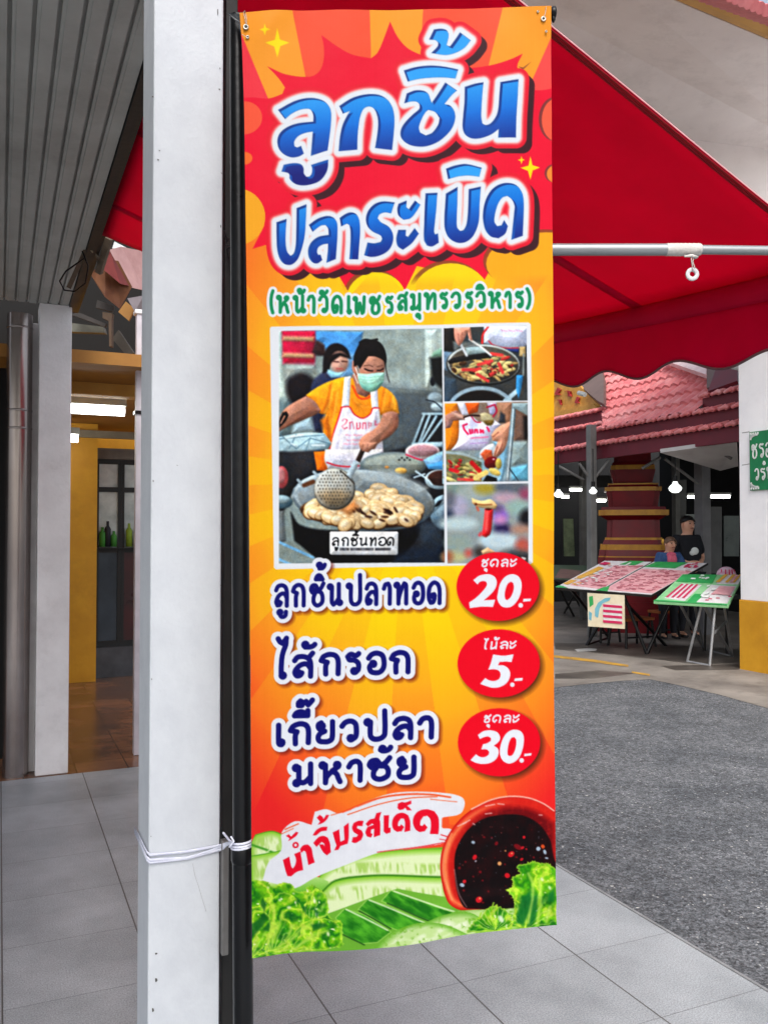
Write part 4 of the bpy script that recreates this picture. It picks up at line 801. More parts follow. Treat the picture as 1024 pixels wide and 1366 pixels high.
for k in range(55):
    x, y = 70 + 360 * pr.rand(), 640 + 240 * pr.rand(); b = .75 + .25 * pr.rand()
    if y < 560 + (x - 60) * .3 + 50: continue
    poly(Q2(ell(x, y, 24 + 26 * pr.rand(), 14 + 10 * pr.rand(), 12, pr.rand() * 80 - 30)), (col(224 * b, 206 * b, 134 * b), col(150 * b, 140 * b, 84 * b), col(208 * b, 56 * b, 56 * b))[pr.choice(3, p=[.5, .25, .25])], soft=.8)
line(Q2([(340, 690), (420, 775)]), 6, col(196, 48, 48), soft=.8); line(Q2([(120, 760), (190, 780)]), 5, col(214, 50, 60), soft=.8); line(Q2([(200, 865), (350, 870)]), 4, col(216, 90, 84), soft=.8)
line(Q2([(380, 850), (490, 790)]), 7, col(230, 206, 130), soft=.8); q(Q2, [(460, 880), (500, 820), (600, 850), (610, 900), (450, 900)], (20, 20, 24), 1)
q(Q2, [(560, 470), (700, 450), (720, 640), (660, 880), (620, 880), (640, 600)], (140, 184, 206), 1.5)
q(Q2, [(520, 500), (430, 570), (420, 650), (520, 680), (640, 600), (570, 490)], (206, 214, 220), 1); q(Q2, [(430, 600), (480, 550), (550, 560), (560, 640), (480, 680)], (226, 116, 76), 1)
q(Q2, [(545, 400), (600, 330), (740, 255), (780, 300), (720, 440), (680, 560), (600, 640), (560, 620), (590, 530), (610, 470), (560, 460)], (204, 152, 128))
for s in ([(610, 520), (580, 610)], [(660, 490), (630, 590)], [(560, 420), (620, 370)]): line(Q2(s), 1.2, col(140, 92, 80), soft=.6)
poly(Q2(ell(545, 690, 76, 62, rot=-20)), col(126, 18, 30), soft=.8); poly(Q2(ell(570, 655, 14, 9)), col(240, 190, 190), soft=.7); poly(Q2(ell(620, 700, 34, 56)), col(206, 186, 96), soft=1); poly(Q2(ell(580, 785, 66, 34, rot=25)), col(226, 204, 120), soft=1)
q(Q2, [(760, 740), (930, 700), (930, 880), (760, 880)], (120, 186, 210), 2); q(Q2, [(760, 470), (930, 460), (930, 700), (760, 720)], (150, 168, 168), 3)
q(Q2, [(762, 60), (800, 110), (770, 500), (730, 880), (690, 880), (715, 500), (760, 120)], (120, 140, 150), .8); line(Q2([(775, 130), (745, 500), (712, 870)]), 2, col(190, 206, 212), soft=.6); q(Q2, [(770, 66), (930, 60), (930, 200), (770, 110)], (150, 170, 174), .8)
line(Q2([(735, 750), (830, 880)]), 1.2, col(40, 50, 60), soft=.6)
SHADE = 0.0; R3 = roi(r3, 2); R3 = (slice(roi([(600, 645.5)], 0)[0].start, R3[0].stop), R3[1]); IMG[R3] = col(150, 160, 162)
for (x, y, rx, ry, c) in ((180, 130, 120, 70, (130, 150, 140)), (340, 180, 160, 90, (166, 176, 172)), (480, 130, 110, 60, (168, 154, 60)), (760, 120, 180, 80, (100, 106, 116)), (900, 190, 60, 60, (150, 80, 110)), (200, 320, 100, 110, (176, 172, 196)), (110, 250, 60, 90, (110, 112, 122)), (100, 400, 50, 50, (60, 70, 92)),
      (700, 230, 130, 60, (186, 160, 176)), (640, 420, 80, 90, (150, 112, 196)), (820, 330, 110, 80, (150, 178, 172)), (920, 450, 80, 100, (26, 24, 30)), (660, 560, 90, 70, (58, 44, 88)), (200, 500, 200, 70, (190, 210, 214)), (620, 680, 200, 90, (196, 214, 222)), (200, 700, 140, 90, (150, 166, 160)), (860, 560, 110, 60, (176, 140, 124)), (880, 740, 80, 90, (186, 96, 84)),
      (160, 850, 130, 60, (188, 186, 140)), (310, 810, 34, 34, (206, 90, 80)), (90, 850, 50, 60, (160, 90, 70)), (420, 800, 60, 60, (70, 66, 66)), (800, 820, 150, 50, (90, 94, 98)), (600, 340, 60, 40, (110, 92, 120)), (640, 460, 50, 40, (206, 150, 190))):
    poly(Q3(ell(x, y, rx, ry)), col(*c), soft=5, a=.9)
SHADE = .35
q(Q3, [(480, 345), (565, 350), (555, 480), (535, 610), (490, 645), (445, 625), (465, 500)], (222, 54, 60), 1.2); line(Q3([(500, 380), (490, 560)]), 4, col(240, 130, 124), soft=2, a=.7)
q(Q3, [(340, 232), (400, 255), (460, 262), (530, 245), (575, 270), (608, 310), (590, 345), (500, 340), (400, 325), (345, 285)], (236, 200, 146), .8)
line(Q3([(380, 295), (460, 303), (550, 300)]), 1.5, col(150, 96, 56), soft=.8); poly(Q3(ell(515, 350, 34, 10)), col(80, 30, 24), soft=.8); poly(Q3(ell(382, 296, 14, 12)), col(120, 70, 40), soft=.8)
line(Q3([(395, 330), (410, 360)]), 3, col(190, 110, 90), soft=1.2); line(Q3([(425, 620), (440, 600)]), 4, col(206, 90, 96), soft=1.5)
q(Q3, [(440, 790), (510, 748), (600, 805), (460, 825)], (226, 184, 146), .8); q(Q3, [(760, 800), (930, 820), (935, 930), (700, 930)], (60, 62, 66), 4)
poly(Q3([(860, 850), (912, 860), (905, 888), (880, 880)]), col(236, 238, 240))
SHADE = 0.0
# print grain and frames between the pictures
gr = (np.random.RandomState(5).rand(PH, PW).astype(np.float32) - .5)
inm = np.zeros((PH, PW), np.float32)
for rr in (main_rect, r1, r2, r3):
    Rr, Dd = sd_poly(rr); inm[Rr] = np.maximum(inm[Rr], cov(Dd)); IDS[Rr][Dd < 1] = 4
RP_ = roi([(372, 437), (704, 752)], 2); A_ = IMG.copy(); blur(RP_, .55); t1 = IMG[RP_].copy(); blur(RP_, 3.2); lo_ = IMG[RP_].copy(); IMG[RP_] = t1
tex = .17 * (noise2(RP_, 2.2, 71, 3) - .5) + .22 * (noise2(RP_, 9, 75, 3) - .5) + .22 * (noise2(RP_, 34, 79, 2) - .5)
_r3 = roi(r3, 0); tex *= 1 - .85 * ((YY[RP_] > 646) & (XX[RP_] > 595)); IMG[RP_] = np.clip(t1 + .35 * (t1 - lo_), 0, 1) * (1 + tex[..., None]) + (noise2(RP_, 5, 83, 2)[..., None] - .5) * np.array([.05, .01, -.04], np.float32)
pic = np.clip((IMG - .45) * 1.16 + .44 + gr[..., None] * .05, 0, 1)
IMG[:] = keep * (1 - inm[..., None]) + pic * inm[..., None]

# ---- menu lines and price badges
K7, K8, K9 = crop(355, 735, 250), crop(355, 840, 250), crop(355, 920, 240); s7, s9 = 250 / 1024, 240 / 1024
w1 = row(K7, s7, [('lo', 40, 126), ('ko', 134, 218), ('cho', 230, 326), ('no', 330, 418), ('po', 432, 526), ('lo', 534, 614), ('aa', 630, 688), ('tho', 694, 778), ('oa', 792, 868), ('do', 873, 957), ('uu', 60, 124, 372, 52), ('i', 260, 320, 168, 48), ('mai2', 276, 332, 110, 48)], (40, 312, 960, 296), 136, 5.6, 0, .9)
word(w1, 0, 5.4, navy, white, 5, dshadow)
w2 = row(K8, s7, [('maimalai', 56, 132, 275, 168), ('so', 136, 268, 270, 146), ('ko', 283, 410), ('ro', 426, 522), ('oa', 543, 658), ('ko', 668, 792), ('mai2', 194, 280, 112, 46)], (280, 260, 795, 246), 136, 7.0, 0, .8)
word(w2, 0, 6.2, navy, white, 6, dshadow)
w3 = row(K9, s9, [('e', 44, 114), ('ko', 120, 258), ('yo', 273, 398), ('wo', 413, 530), ('po', 546, 694), ('lo', 712, 840), ('aa', 855, 957), ('ii', 146, 252, 166, 60), ('mai3', 168, 278, 106, 60)], (45, 330, 955, 284), 142, 7.2, 0, .8)
w4 = row(K9, s9, [('mo', 142, 276), ('ho', 290, 442), ('aa', 452, 553), ('cho', 566, 722), ('yo', 733, 861), ('han', 636, 724, 368, 52)], (145, 562, 860, 512), 142, 7.2, 0, .8)
word(w3 + w4, 0, 6.2, navy, white, 7, dshadow)
B1, B2, B3 = crop(600, 730, 130), crop(600, 835, 130), crop(600, 940, 130); sb = 130 / 1024
def badge(tf, l, r, t, b, pid, digits, holes, dot, dash, words):
    e = tf(ell((l + r) / 2, (t + b) / 2, (r - l) / 2, (b - t) / 2, 60))
    sh = [(x + 4, y + 4) for x, y in e]
    R, D = sd_poly(sh, 12); put(R, cov(D, 5.0) * .9, col(84, 40, 20), pid)
    poly(e, col(242, 4, 40), pid=pid)
    for i, d in enumerate(digits): poly(smooth(tf(d)), white, holes=[smooth(tf(h)) for h in holes.get(i, [])])
    poly(tf(ell(dot[0], dot[1], dot[2], dot[2], 20)), white); poly(tf(dash), white)
    for p_, w_ in words: line(p_, w_, white, sm=False)
chu = lambda tf, dx, dy: row(tf, sb, [('Cho', 320 + dx, 408 + dx), ('Do', 412 + dx, 512 + dx), ('Lo', 528 + dx, 618 + dx), ('a', 622 + dx, 690 + dx), ('u', 355 + dx, 400 + dx, 262 + dy, 42)], (320, 212 + dy, 690, 208 + dy), 92, 2.5, .1)
badge(B1, 65, 937, 52, 775, 8, [
  [(240,345),(300,300),(370,283),(430,288),(475,320),(490,375),(470,440),(420,500),(355,557),(475,550),(450,628),(330,625),(205,640),(197,580),(270,530),(350,450),(385,395),(378,362),(345,355),(310,365),(285,392)],
  [(500,480),(520,390),(560,325),(610,290),(665,283),(715,305),(745,355),(750,420),(735,500),(700,570),(650,620),(590,635),(540,620),(505,575),(493,530)]],
  {1: [[(573,500),(585,430),(605,385),(635,362),(660,375),(668,420),(655,480),(630,530),(600,555),(580,545)]]}, (740, 610, 25), [(768,542),(852,538),(842,566),(763,573)], chu(B1, -8, 0))
badge(B2, 77, 945, 35, 752, 9, [
  [(452,300),(560,312),(668,297),(645,380),(580,375),(520,380),(505,412),(560,415),(610,445),(632,500),(615,570),(570,620),(500,648),(430,648),(315,610),(370,547),(410,570),(460,578),(510,560),(530,520),(520,480),(480,458),(400,460),(425,400)]],
  {}, (653, 617, 24), [(680,550),(765,545),(757,575),(670,580)],
  row(B2, sb, [('Mai', 350, 400), ('Mo', 408, 500), ('Lo', 512, 610), ('a', 612, 680), ('mai2', 462, 520, 156, 40)], (350, 252, 680, 242), 90, 2.5, .08))
badge(B3, 80, 948, 38, 750, 10, [
  [(290,318),(350,278),(420,268),(490,285),(522,330),(515,380),(460,430),(500,460),(508,510),(480,570),(420,610),(340,622),(270,610),(212,582),(270,518),(310,545),(360,548),(400,525),(408,495),(385,470),(325,470),(345,415),(385,405),(425,380),(428,350),(400,335),(360,340),(312,362)],
  [(520,470),(540,385),(580,310),(630,270),(690,260),(740,278),(770,325),(772,400),(755,480),(720,555),(670,600),(610,615),(555,590),(525,535)]],
  {1: [[(600,490),(612,410),(640,350),(670,338),(690,365),(690,420),(672,490),(645,530),(615,535),(602,520)]]}, (748, 583, 25), [(778,513),(856,508),(848,533),(772,540)], chu(B3, 20, -16))

# ---- cucumbers, brush stroke, sauce bowl, lettuce
KV = crop(310, 1040, 450); KW = crop(330, 1150, 210); KX = crop(540, 1050, 210); KS = crop(365, 1050, 260)
def textured(pts, fn, pid, soft=0.0, sm=True, m=4):
    if sm: pts = smooth(pts)
    R, D = sd_poly(pts, m)
    put(R, cov(D, soft), fn(R, XX[R], YY[R], D), pid)
def cuke(R, X, Y, D, cx, cy, rx, ry):
    """cut face of a cucumber: dark rim, pale flesh, a belt of seeds"""
    d = np.clip(-D / 16, 0, 1)
    c = mixc(col(60, 150, 30), col(150, 212, 60), d / .12); c = mixc(c, col(232, 246, 196), (d - .12) / .5)
    n = noise2(R, 3.0, 4, 2, 1.45, 5.0)
    belt = np.clip(1 - np.abs((Y - cy) / ry), 0, 1)
    c = mixc(c, col(168, 210, 92), np.clip((n - .45) * 4, 0, 1) * np.clip(belt * 2.2, 0, 1) * .8)
    return c
textured(KV([(55, 200), (70, 165), (120, 155), (160, 170), (160, 330), (55, 340)]), lambda R, X, Y, D: cuke(R, X, Y, D, 340, 1130, 30, 20), 11)
line(KV([(55, 195), (110, 215), (130, 225)]), 3, col(70, 160, 40), soft=1); line(KV([(70, 250), (140, 190)]), 1.5, col(232, 246, 200), soft=1)
textured(KV([(55, 230), (150, 215), (150, 330), (55, 340)]), lambda R, X, Y, D: cuke(R, X, Y, D, 340, 1158, 30, 18), 11)
textured(KV([(230, 340), (280, 280), (350, 240), (440, 222), (560, 208), (650, 205), (660, 320), (300, 330)]), lambda R, X, Y, D: cuke(R, X, Y, D, 500, 1158, 30, 9), 11)
textured(KV([(180, 330), (240, 290), (290, 310), (300, 360), (200, 360)]), lambda R, X, Y, D: mixc(col(210, 238, 160), col(120, 196, 60), (Y - 1165) / 25), 11)
textured(KV([(265, 420), (265, 345), (310, 310), (400, 295), (520, 291), (650, 293), (660, 460), (300, 480)]), lambda R, X, Y, D: cuke(R, X, Y, D, 500, 1192, 30, 11), 11)
line(KV([(270, 345), (312, 308), (400, 294), (520, 290), (645, 292)]), 2.4, col(70, 140, 30), soft=.8)
line(KV([(318, 258), (355, 238), (440, 221), (640, 204)]), 2.0, col(120, 190, 50), soft=.8)
poly(KV([(230, 430), (500, 330), (700, 360), (960, 360), (975, 460), (60, 560), (60, 520)]), col(120, 186, 60), pid=11)
def skin(R, X, Y, D):
    n = noise2(R, 6, 9, 4, .55, 3.0); c = mixc(col(30, 120, 24), col(96, 190, 48), (n - .3) * 2.2)
    return mixc(c, col(190, 234, 120), np.clip(1 - (-D) / 1.8, 0, 1))
for pts in ([(450, 370), (480, 335), (560, 360), (680, 400), (640, 425), (600, 425)], [(380, 395), (410, 363), (480, 385), (590, 430), (500, 455), (470, 445)], [(312, 420), (340, 392), (400, 410), (482, 460), (440, 495), (390, 500), (335, 470)]):
    textured(KV(pts), skin, 11, sm=False)
for pts in ([(470, 375), (600, 425)], [(385, 400), (480, 450)], [(335, 470), (400, 502)]): line(KV(pts), 1.6, col(18, 70, 20), soft=.9)
for pts in ([(490, 338), (680, 398)], [(415, 367), (580, 428)], [(345, 395), (470, 455)]): line(KV(pts), 1.8, col(226, 246, 200), soft=.8)
def pale(R, X, Y, D):
    n = noise2(R, 9, 14, 3, -.4, 2.5); c = mixc(col(120, 190, 60), col(206, 234, 160), np.clip(-D / 9, 0, 1)); c = mixc(c, col(244, 250, 224), np.clip((n - .45) * 4, 0, 1) * np.clip(-D / 7 - .4, 0, 1))
    return mixc(c, col(110, 180, 30), np.clip((noise2(R, 5, 19, 3) - .6) * 5, 0, 1) * .7)
textured(KV([(620, 420), (700, 385), (800, 375), (860, 368), (870, 460), (650, 470)]), pale, 11)
textured(KV([(560, 440), (640, 405), (720, 400), (780, 440), (720, 490), (560, 490)]), pale, 11)
textured(KV([(430, 520), (480, 465), (560, 430), (640, 435), (720, 470), (720, 500), (500, 530)]), pale, 11)
# brush stroke with its dry streaks and lettering
brush = smooth(KV([(92, 305), (110, 250), (148, 215), (150, 160), (190, 128), (240, 140), (250, 100), (285, 92), (325, 104), (400, 70), (480, 44), (560, 36), (650, 40), (695, 52), (704, 72), (690, 102), (640, 112), (634, 140), (668, 150), (650, 185), (560, 205), (450, 222), (340, 262), (250, 300), (190, 332), (150, 322)]), True, 4, 60)
textured(brush, lambda R, X, Y, D: mixc(col(238, 240, 246), col(228, 230, 238), noise2(R, 9, 3, 3)), 12, sm=False)
bo = col(244, 92, 40)
for pts, w in (([(335, 100), (430, 62), (520, 46), (600, 44), (660, 52)], 2.4), ([(350, 108), (440, 78), (540, 56), (620, 50)], 1.4), ([(380, 84), (470, 52), (560, 42)], .9), ([(600, 58), (680, 66)], .9), ([(300, 110), (360, 92)], 1.2), ([(640, 118), (640, 140), (672, 140)], 5), ([(160, 152), (200, 136)], 1.6), ([(150, 165), (185, 150)], 1)):
    line(KV(pts), w, bo, soft=.7)
for pts, w in (([(440, 222), (560, 203), (640, 188)], 1.3), ([(520, 214), (610, 196)], .9), ([(632, 165), (655, 172)], 1.6), ([(628, 178), (650, 182)], 1.2)): line(KV(pts), w, col(236, 60, 70), soft=.6)
rs = col(236, 6, 48); L9 = lambda pts, w=8.6: line(KS(pts), w, rs, pid=12)
rp = lambda pts, holes=(): poly(smooth(KS(pts), True, 4, 42), rs, pid=12, holes=[smooth(KS(h)) for h in holes])
rp([(48,385),(82,368),(92,420),(100,432),(112,415),(118,385),(108,355),(140,342),(155,440),(120,450),(92,472),(72,470),(62,440)])
rp([(64,258),(80,250),(92,262),(104,250),(118,238),(130,242),(118,260),(98,274),(76,286),(84,272)])
line(KS(ell(115, 308, 12, 12, 14) + [(127, 308)]), 2.4, rs); rp([(138,330),(155,310),(180,306),(198,325),(206,365),(216,400),(182,414),(174,370),(168,345),(158,338),(145,350)])
rp([(208,298),(235,268),(262,260),(285,270),(296,300),(300,345),(280,362),(262,348),(245,320),(240,305),(262,305),(268,318),(266,300),(252,292),(225,318)])
rp([(205,258),(222,232),(250,215),(282,212),(278,232),(248,238),(222,258)]); rp([(226,165),(242,150),(256,160),(262,172),(276,150),(292,150),(280,172),(262,190),(232,202),(244,185)])
rp([(310,242),(344,225),(350,290),(372,280),(368,210),(394,190),(394,270),(388,300),(350,312),(340,332),(318,335),(330,310),(320,280)])
rp([(472,180),(466,208),(440,206),(436,218),(462,230),(470,252),(460,280),(430,296),(410,292),(416,266),(436,264),(444,254),(420,238),(412,215),(420,192),(445,180)])
rp([(484,196),(505,174),(530,168),(540,140),(566,134),(556,168),(560,190),(560,255),(526,266),(528,222),(512,226),(510,244),(520,250),(512,268),(490,262),(482,240),(492,214),(526,200),(518,194),(494,210)])
rp([(578,152),(606,150),(604,205),(604,218),(614,214),(614,240),(592,248),(578,236)])
rp([(622,200),(628,165),(650,142),(680,136),(706,148),(716,180),(716,228),(686,236),(690,190),(684,166),(668,166),(654,186),(652,206),(662,206),(670,196),(684,210),(672,232),(648,236),(630,224)])
rp([(650,112),(652,90),(672,80),(690,82),(722,70),(722,88),(700,98),(712,108),(724,122),(700,122),(690,108),(680,118),(660,122)])
rp([(730,180),(740,145),(765,122),(805,114),(842,124),(862,155),(866,200),(862,243),(818,242),(824,200),(820,165),(805,148),(785,152),(770,175),(768,198),(778,202),(790,190),(806,208),(792,228),(765,234),(742,218)])
# sauce bowl
bowl = ell(709, 1134, 123, 87, 60)
bow = smooth(KX([(228, 560), (232, 430), (270, 320), (350, 210), (450, 130), (560, 80), (680, 58), (800, 70), (900, 110), (980, 165), (1030, 220), (1030, 760), (400, 790), (340, 785), (270, 730)]), True, 4, 70)
def bowlc(R, X, Y, D):
    d = -D; c = mixc(col(222, 40, 30), col(252, 150, 90), np.clip(1 - np.abs(d - 7) / 5, 0, 1) * np.clip((690 - X) / 90, 0, 1)); c = mixc(col(196, 26, 22), c, d / 2.5)
    c = mixc(c, col(120, 6, 16), np.clip((d - 9) / 9, 0, 1) * np.clip((X - 590) / 60, 0, 1)); n = noise2(R, 6, 22, 3)
    return mixc(c, col(238, 60, 40), np.clip(n - .5, 0, 1))
textured(bow, bowlc, 13, sm=False)
line(KX([(430, 140), (560, 78), (680, 56), (800, 68), (900, 108), (968, 155)]), 1.7, col(252, 206, 190), soft=.8)
line(KX([(300, 300), (256, 420), (248, 560), (300, 720)]), 2.2, col(255, 190, 130), soft=1.6, a=.7)
sauce = smooth(KX([(318, 520), (330, 400), (400, 280), (500, 205), (620, 175), (760, 180), (870, 240), (940, 340), (965, 450), (1000, 560), (1000, 760), (400, 780), (340, 690)]), True, 4, 70)
textured(sauce, lambda R, X, Y, D: mixc(col(20, 8, 12), col(40, 8, 12), (noise2(R, 12, 2, 3) - .3) * 2), 13, soft=.8, sm=False)
line(KX([(318, 530), (345, 680), (395, 768)]), 1.3, col(190, 150, 150), soft=.8, a=.7)
for s in ([(375, 235), (420, 210)], [(520, 120), (580, 108)], [(600, 104), (640, 108)], [(340, 250), (395, 225)], [(870, 180), (890, 182)], [(440, 232), (450, 240)], [(520, 170), (560, 165)]): line(KX(s), 1.4, col(246, 200, 196), soft=.7, a=.85)
for x, y, rx, ry, c in ((450, 450, 13, 18, 0), (686, 430, 17, 22, 0), (730, 384, 30, 16, 1), (770, 322, 9, 10, 0), (760, 390, 8, 12, 0), (610, 490, 13, 13, 2), (660, 568, 18, 16, 0), (475, 720, 19, 22, 0), (485, 545, 9, 9, 1), (350, 520, 9, 9, 1), (383, 607, 11, 13, 0), (378, 664, 8, 7, 1), (895, 386, 14, 12, 3), (865, 400, 14, 14, 4), (908, 422, 16, 10, 4), (920, 462, 12, 6, 4), (440, 354, 12, 10, 4), (368, 630, 16, 12, 4), (755, 465, 8, 12, 0), (590, 360, 10, 14, 1), (510, 320, 8, 6, 1), (560, 322, 6, 5, 1), (500, 600, 6, 6, 1), (536, 668, 6, 6, 1), (648, 408, 5, 5, 2), (440, 575, 6, 6, 1), (390, 480, 6, 6, 1), (720, 450, 8, 6, 1), (835, 455, 7, 7, 1), (786, 400, 6, 5, 0), (645, 495, 6, 6, 1), (500, 738, 8, 6, 1), (456, 475, 5, 7, 4), (480, 712, 6, 6, 2), (690, 425, 5, 6, 2)):
    poly(KX(ell(x, y, rx, ry, 14, x % 70)), (col(222, 30, 44), col(128, 14, 26), col(236, 170, 110), col(226, 90, 40), col(176, 196, 214))[c], soft=.7, pid=13)
for k in range(70):
    x, y = 340 + 580 * prng.rand(), 220 + 520 * prng.rand(); poly(KX(ell(x, y, 1.5 + 3 * prng.rand(), 2.5, 8)), (col(160, 20, 34), col(220, 120, 110), col(150, 160, 176))[k % 3], soft=.6, a=.7)
# lettuce: ruffled outline, folded leaves
def ruffle(pts, amp, seed):
    P = smooth(pts, True, 7, 90); r = np.random.RandomState(seed); o = []
    for i, p in enumerate(P):
        a, b = P[i - 1], P[(i + 1) % len(P)]; n = np.array([b[1] - a[1], a[0] - b[0]]); n = n / (np.linalg.norm(n) + 1e-9)
        o.append(tuple(np.array(p) + n * amp * (r.rand() - .35) * (1 if i % 2 else -.6)))
    return o
def leaf(seed, fx, fy):
    def f(R, X, Y, D):
        n1 = noise2(R, 26, seed, 2); n2 = noise2(R, 9, seed + 5, 3); n3 = noise2(R, 3.5, seed + 11, 2)
        ang = np.arctan2(Y - fy, X - fx); rad = np.hypot(X - fx, Y - fy)
        fold = np.sin(ang * 4 + n1 * 15 + n2 * 5.0)
        c = mixc(col(58, 158, 18), col(146, 210, 28), fold * .5 + .5)
        c = mixc(c, col(24, 112, 26), np.clip((-fold - .35) * 1.3, 0, 1) * np.clip((n2 - .3) * 3, 0, 1))
        c = mixc(c, col(196, 232, 70), np.clip((fold - .72) * 3.5, 0, 1))
        vein = np.abs(np.sin(ang * 13 + n2 * 3)) ** 8
        c = mixc(c, col(214, 240, 140), vein * np.clip(1.2 - rad / 55, 0, 1) * .8)
        c = mixc(c, col(206, 238, 84), np.clip(1 + D / 3.0, 0, 1) * .75)
        c = c * (1 + .30 * (n3 - .5))[..., None]
        return mixc(np.clip(c, 0, 1), col(244, 252, 210), np.clip((noise2(R, 5, seed + 9, 2) - .80) * 8, 0, 1))
    return f
let1 = ruffle(KW([(-20, 130), (60, 115), (130, 130), (170, 160), (230, 135), (290, 150), (310, 190), (370, 200), (400, 155), (450, 165), (515, 225), (520, 330), (570, 380), (610, 380), (615, 480), (620, 545), (520, 560), (300, 600), (-20, 660)]), 3.0, 2)
textured(let1, leaf(40, 355, 1270), 14, sm=False)
for pts, sd, fx, fy in (([(150, 260), (240, 200), (330, 260), (360, 380), (260, 520), (130, 590), (140, 420)], 50, 362, 1275), ([(390, 240), (440, 170), (510, 230), (520, 340), (440, 380), (370, 340)], 55, 410, 1240), ([(360, 400), (500, 370), (600, 420), (600, 540), (420, 580), (270, 590), (340, 480)], 61, 372, 1276), ([(20, 330), (110, 320), (150, 400), (120, 520), (20, 640)], 66, 330, 1282)):
    textured(ruffle(KW(pts), 2.2, sd), leaf(sd, fx, fy), 14, sm=False)
for pts in ([(20, 400), (60, 380), (110, 330), (115, 390), (50, 470), (20, 500)], [(410, 410), (500, 400), (520, 420), (430, 450)], [(95, 440), (150, 380), (140, 450)], [(260, 330), (300, 350), (285, 390)], [(350, 300), (390, 290), (380, 345)], [(100, 230), (125, 270), (110, 320), (85, 270)], [(310, 230), (345, 250), (330, 280)], [(430, 300), (470, 330), (450, 370)]): poly(KW(pts), col(10, 94, 40), True, 1.6, .75)
for pts in ([(150, 560), (200, 430), (230, 330)], [(250, 560), (330, 460), (420, 400)], [(120, 590), (170, 380), (170, 280)], [(300, 570), (430, 480), (520, 450)], [(40, 620), (60, 520)], [(180, 590), (270, 480), (290, 420)]): line(KW(pts), 3.2, col(200, 234, 96), soft=2.2, a=.75)
for x, y, r in ((210, 250, 10), (270, 300, 14), (135, 165, 8), (525, 470, 14), (500, 520, 9), (450, 310, 8), (300, 210, 7), (560, 500, 8)): poly(KW(ell(x, y, r, r * .7, 12, x % 90)), col(240, 252, 200), soft=1.2, a=.9)
let2 = ruffle(KX([(690, 910), (705, 760), (690, 700), (655, 660), (700, 630), (690, 580), (740, 560), (725, 510), (790, 490), (840, 480), (880, 495), (930, 495), (975, 530), (1010, 560), (1010, 910)]), 3.2, 8)
textured(let2, leaf(80, 700, 1240), 15, sm=False)
for pts in ([(720, 880), (750, 720), (810, 670), (820, 780), (770, 890)], [(820, 700), (860, 690), (850, 860), (800, 900)], [(930, 690), (970, 660), (965, 740), (930, 740)]): poly(KX(pts), col(16, 120, 50), True, 2, .85)
for pts in ([(860, 890), (880, 720), (870, 600)], [(920, 880), (940, 780)], [(800, 880), (830, 640), (800, 560)]): line(KX(pts), 3.0, col(206, 238, 110), soft=2, a=.8)
let3 = ruffle(KX([(400, 940), (440, 870), (490, 830), (540, 770), (600, 760), (650, 800), (690, 860), (690, 915)]), 4.0, 5)
textured(let3, leaf(90, 660, 1240), 15, sm=False)
for x, y in ((570, 740), (490, 810)): line(KX([(x, y), (x - 12, y + 40)]), 2, col(170, 220, 60), soft=.8)
for x, y, r in ((620, 850, 26), (940, 655, 12), (890, 600, 12)): poly(KX(ell(x, y, r, r * .6, 12, 60)), col(240, 250, 226), soft=1.4, a=.9)
# fine grain over everything, faint cloth streaks
st = np.random.RandomState(9).rand(1, PW).astype(np.float32) - .5
IMG[:] = np.clip(IMG + gr[..., None] * .018 + st[..., None] * .012, 0, 1)
# ---------------------------------------------------------------- banner on its pole
dL, dR = W(327, HOR, 1.648), W(738, HOR, 1.695)
BU = Vector((dR.x - dL.x, dR.y - dL.y, 0)).normalized(); BN = Vector((BU.y, -BU.x, 0))      # BN points to the viewer
def banner_mesh():
    NU, NV = 500, 1520
    u = np.linspace(0, 1, NU)[None, :]; v = np.linspace(0, 1, NV)[:, None]
    yl, yr = 17 + v * (1278 - 17), 9.5 + v * (1235.5 - 9.5)
    # the lower hem is cut a little unevenly
    py = yl * (1 - u) + yr * u + v**8 * (3.0 * np.sin(u * 5.0) - 2 * np.sin(u * 11))
    xl = np.interp(py, [15, 60, 150, 300, 550, 900, 1278], [319.5, 323, 326, 328, 331.5, 334.5, 336.5])
    xr = np.interp(py, [10, 300, 900, 1238], [734, 736.3, 739, 741.5]) + 1.2 * np.clip((py - 1190) / 45, 0, 1)**3
    px = xl * (1 - u) + xr * u
    dx, dy = (px - CX) / FPX, (CY - py) / FPX
    D = np.stack([dx, FW.y + UP.y * dy, FW.z + UP.z * dy], -1)
    n = np.array(BN); p0 = np.array(dL) - np.array(CAMP); t = (p0 @ n) / (D @ n)
    P = D * t[..., None] + np.array(CAMP)
    wav = .0035 * np.sin(u * 7.5 + v * 3.0) + .003 * np.sin(v * 13 + u * 2.2) * np.clip(u * 1.5, 0, 1) + .0012 * np.sin(u * 23 + v * 8)
    crs = .004 * np.exp(-((u * .43 + (v - .04) * 1.4) / .03) ** 2) * np.exp(-((u - .1) / .1) ** 2) - .003 * np.exp(-(((1 - u) * .5 + (v - .05) * 1.2) / .035) ** 2)
    fold = .0045 * np.exp(-((v - .975 - .012 * np.sin(u * 6)) / .01) ** 2) * u
    P = P + n * (wav + crs + fold)[..., None]
    fx = np.clip((px - PX0) * PS, 0, PW - 1.001); fy = np.clip((py - PY0) * PS, 0, PH - 1.001)
    ix, iy = fx.astype(int), fy.astype(int); ax, ay = (fx - ix)[..., None], (fy - iy)[..., None]
    c = (IMG[iy, ix] * (1 - ax) + IMG[iy, ix + 1] * ax) * (1 - ay) + (IMG[iy + 1, ix] * (1 - ax) + IMG[iy + 1, ix + 1] * ax) * ay
    ids = IDS[np.round(fy).astype(int), np.round(fx).astype(int)]
    return P, c, ids
BP, BC, BI = banner_mesh(); NV, NU = BI.shape
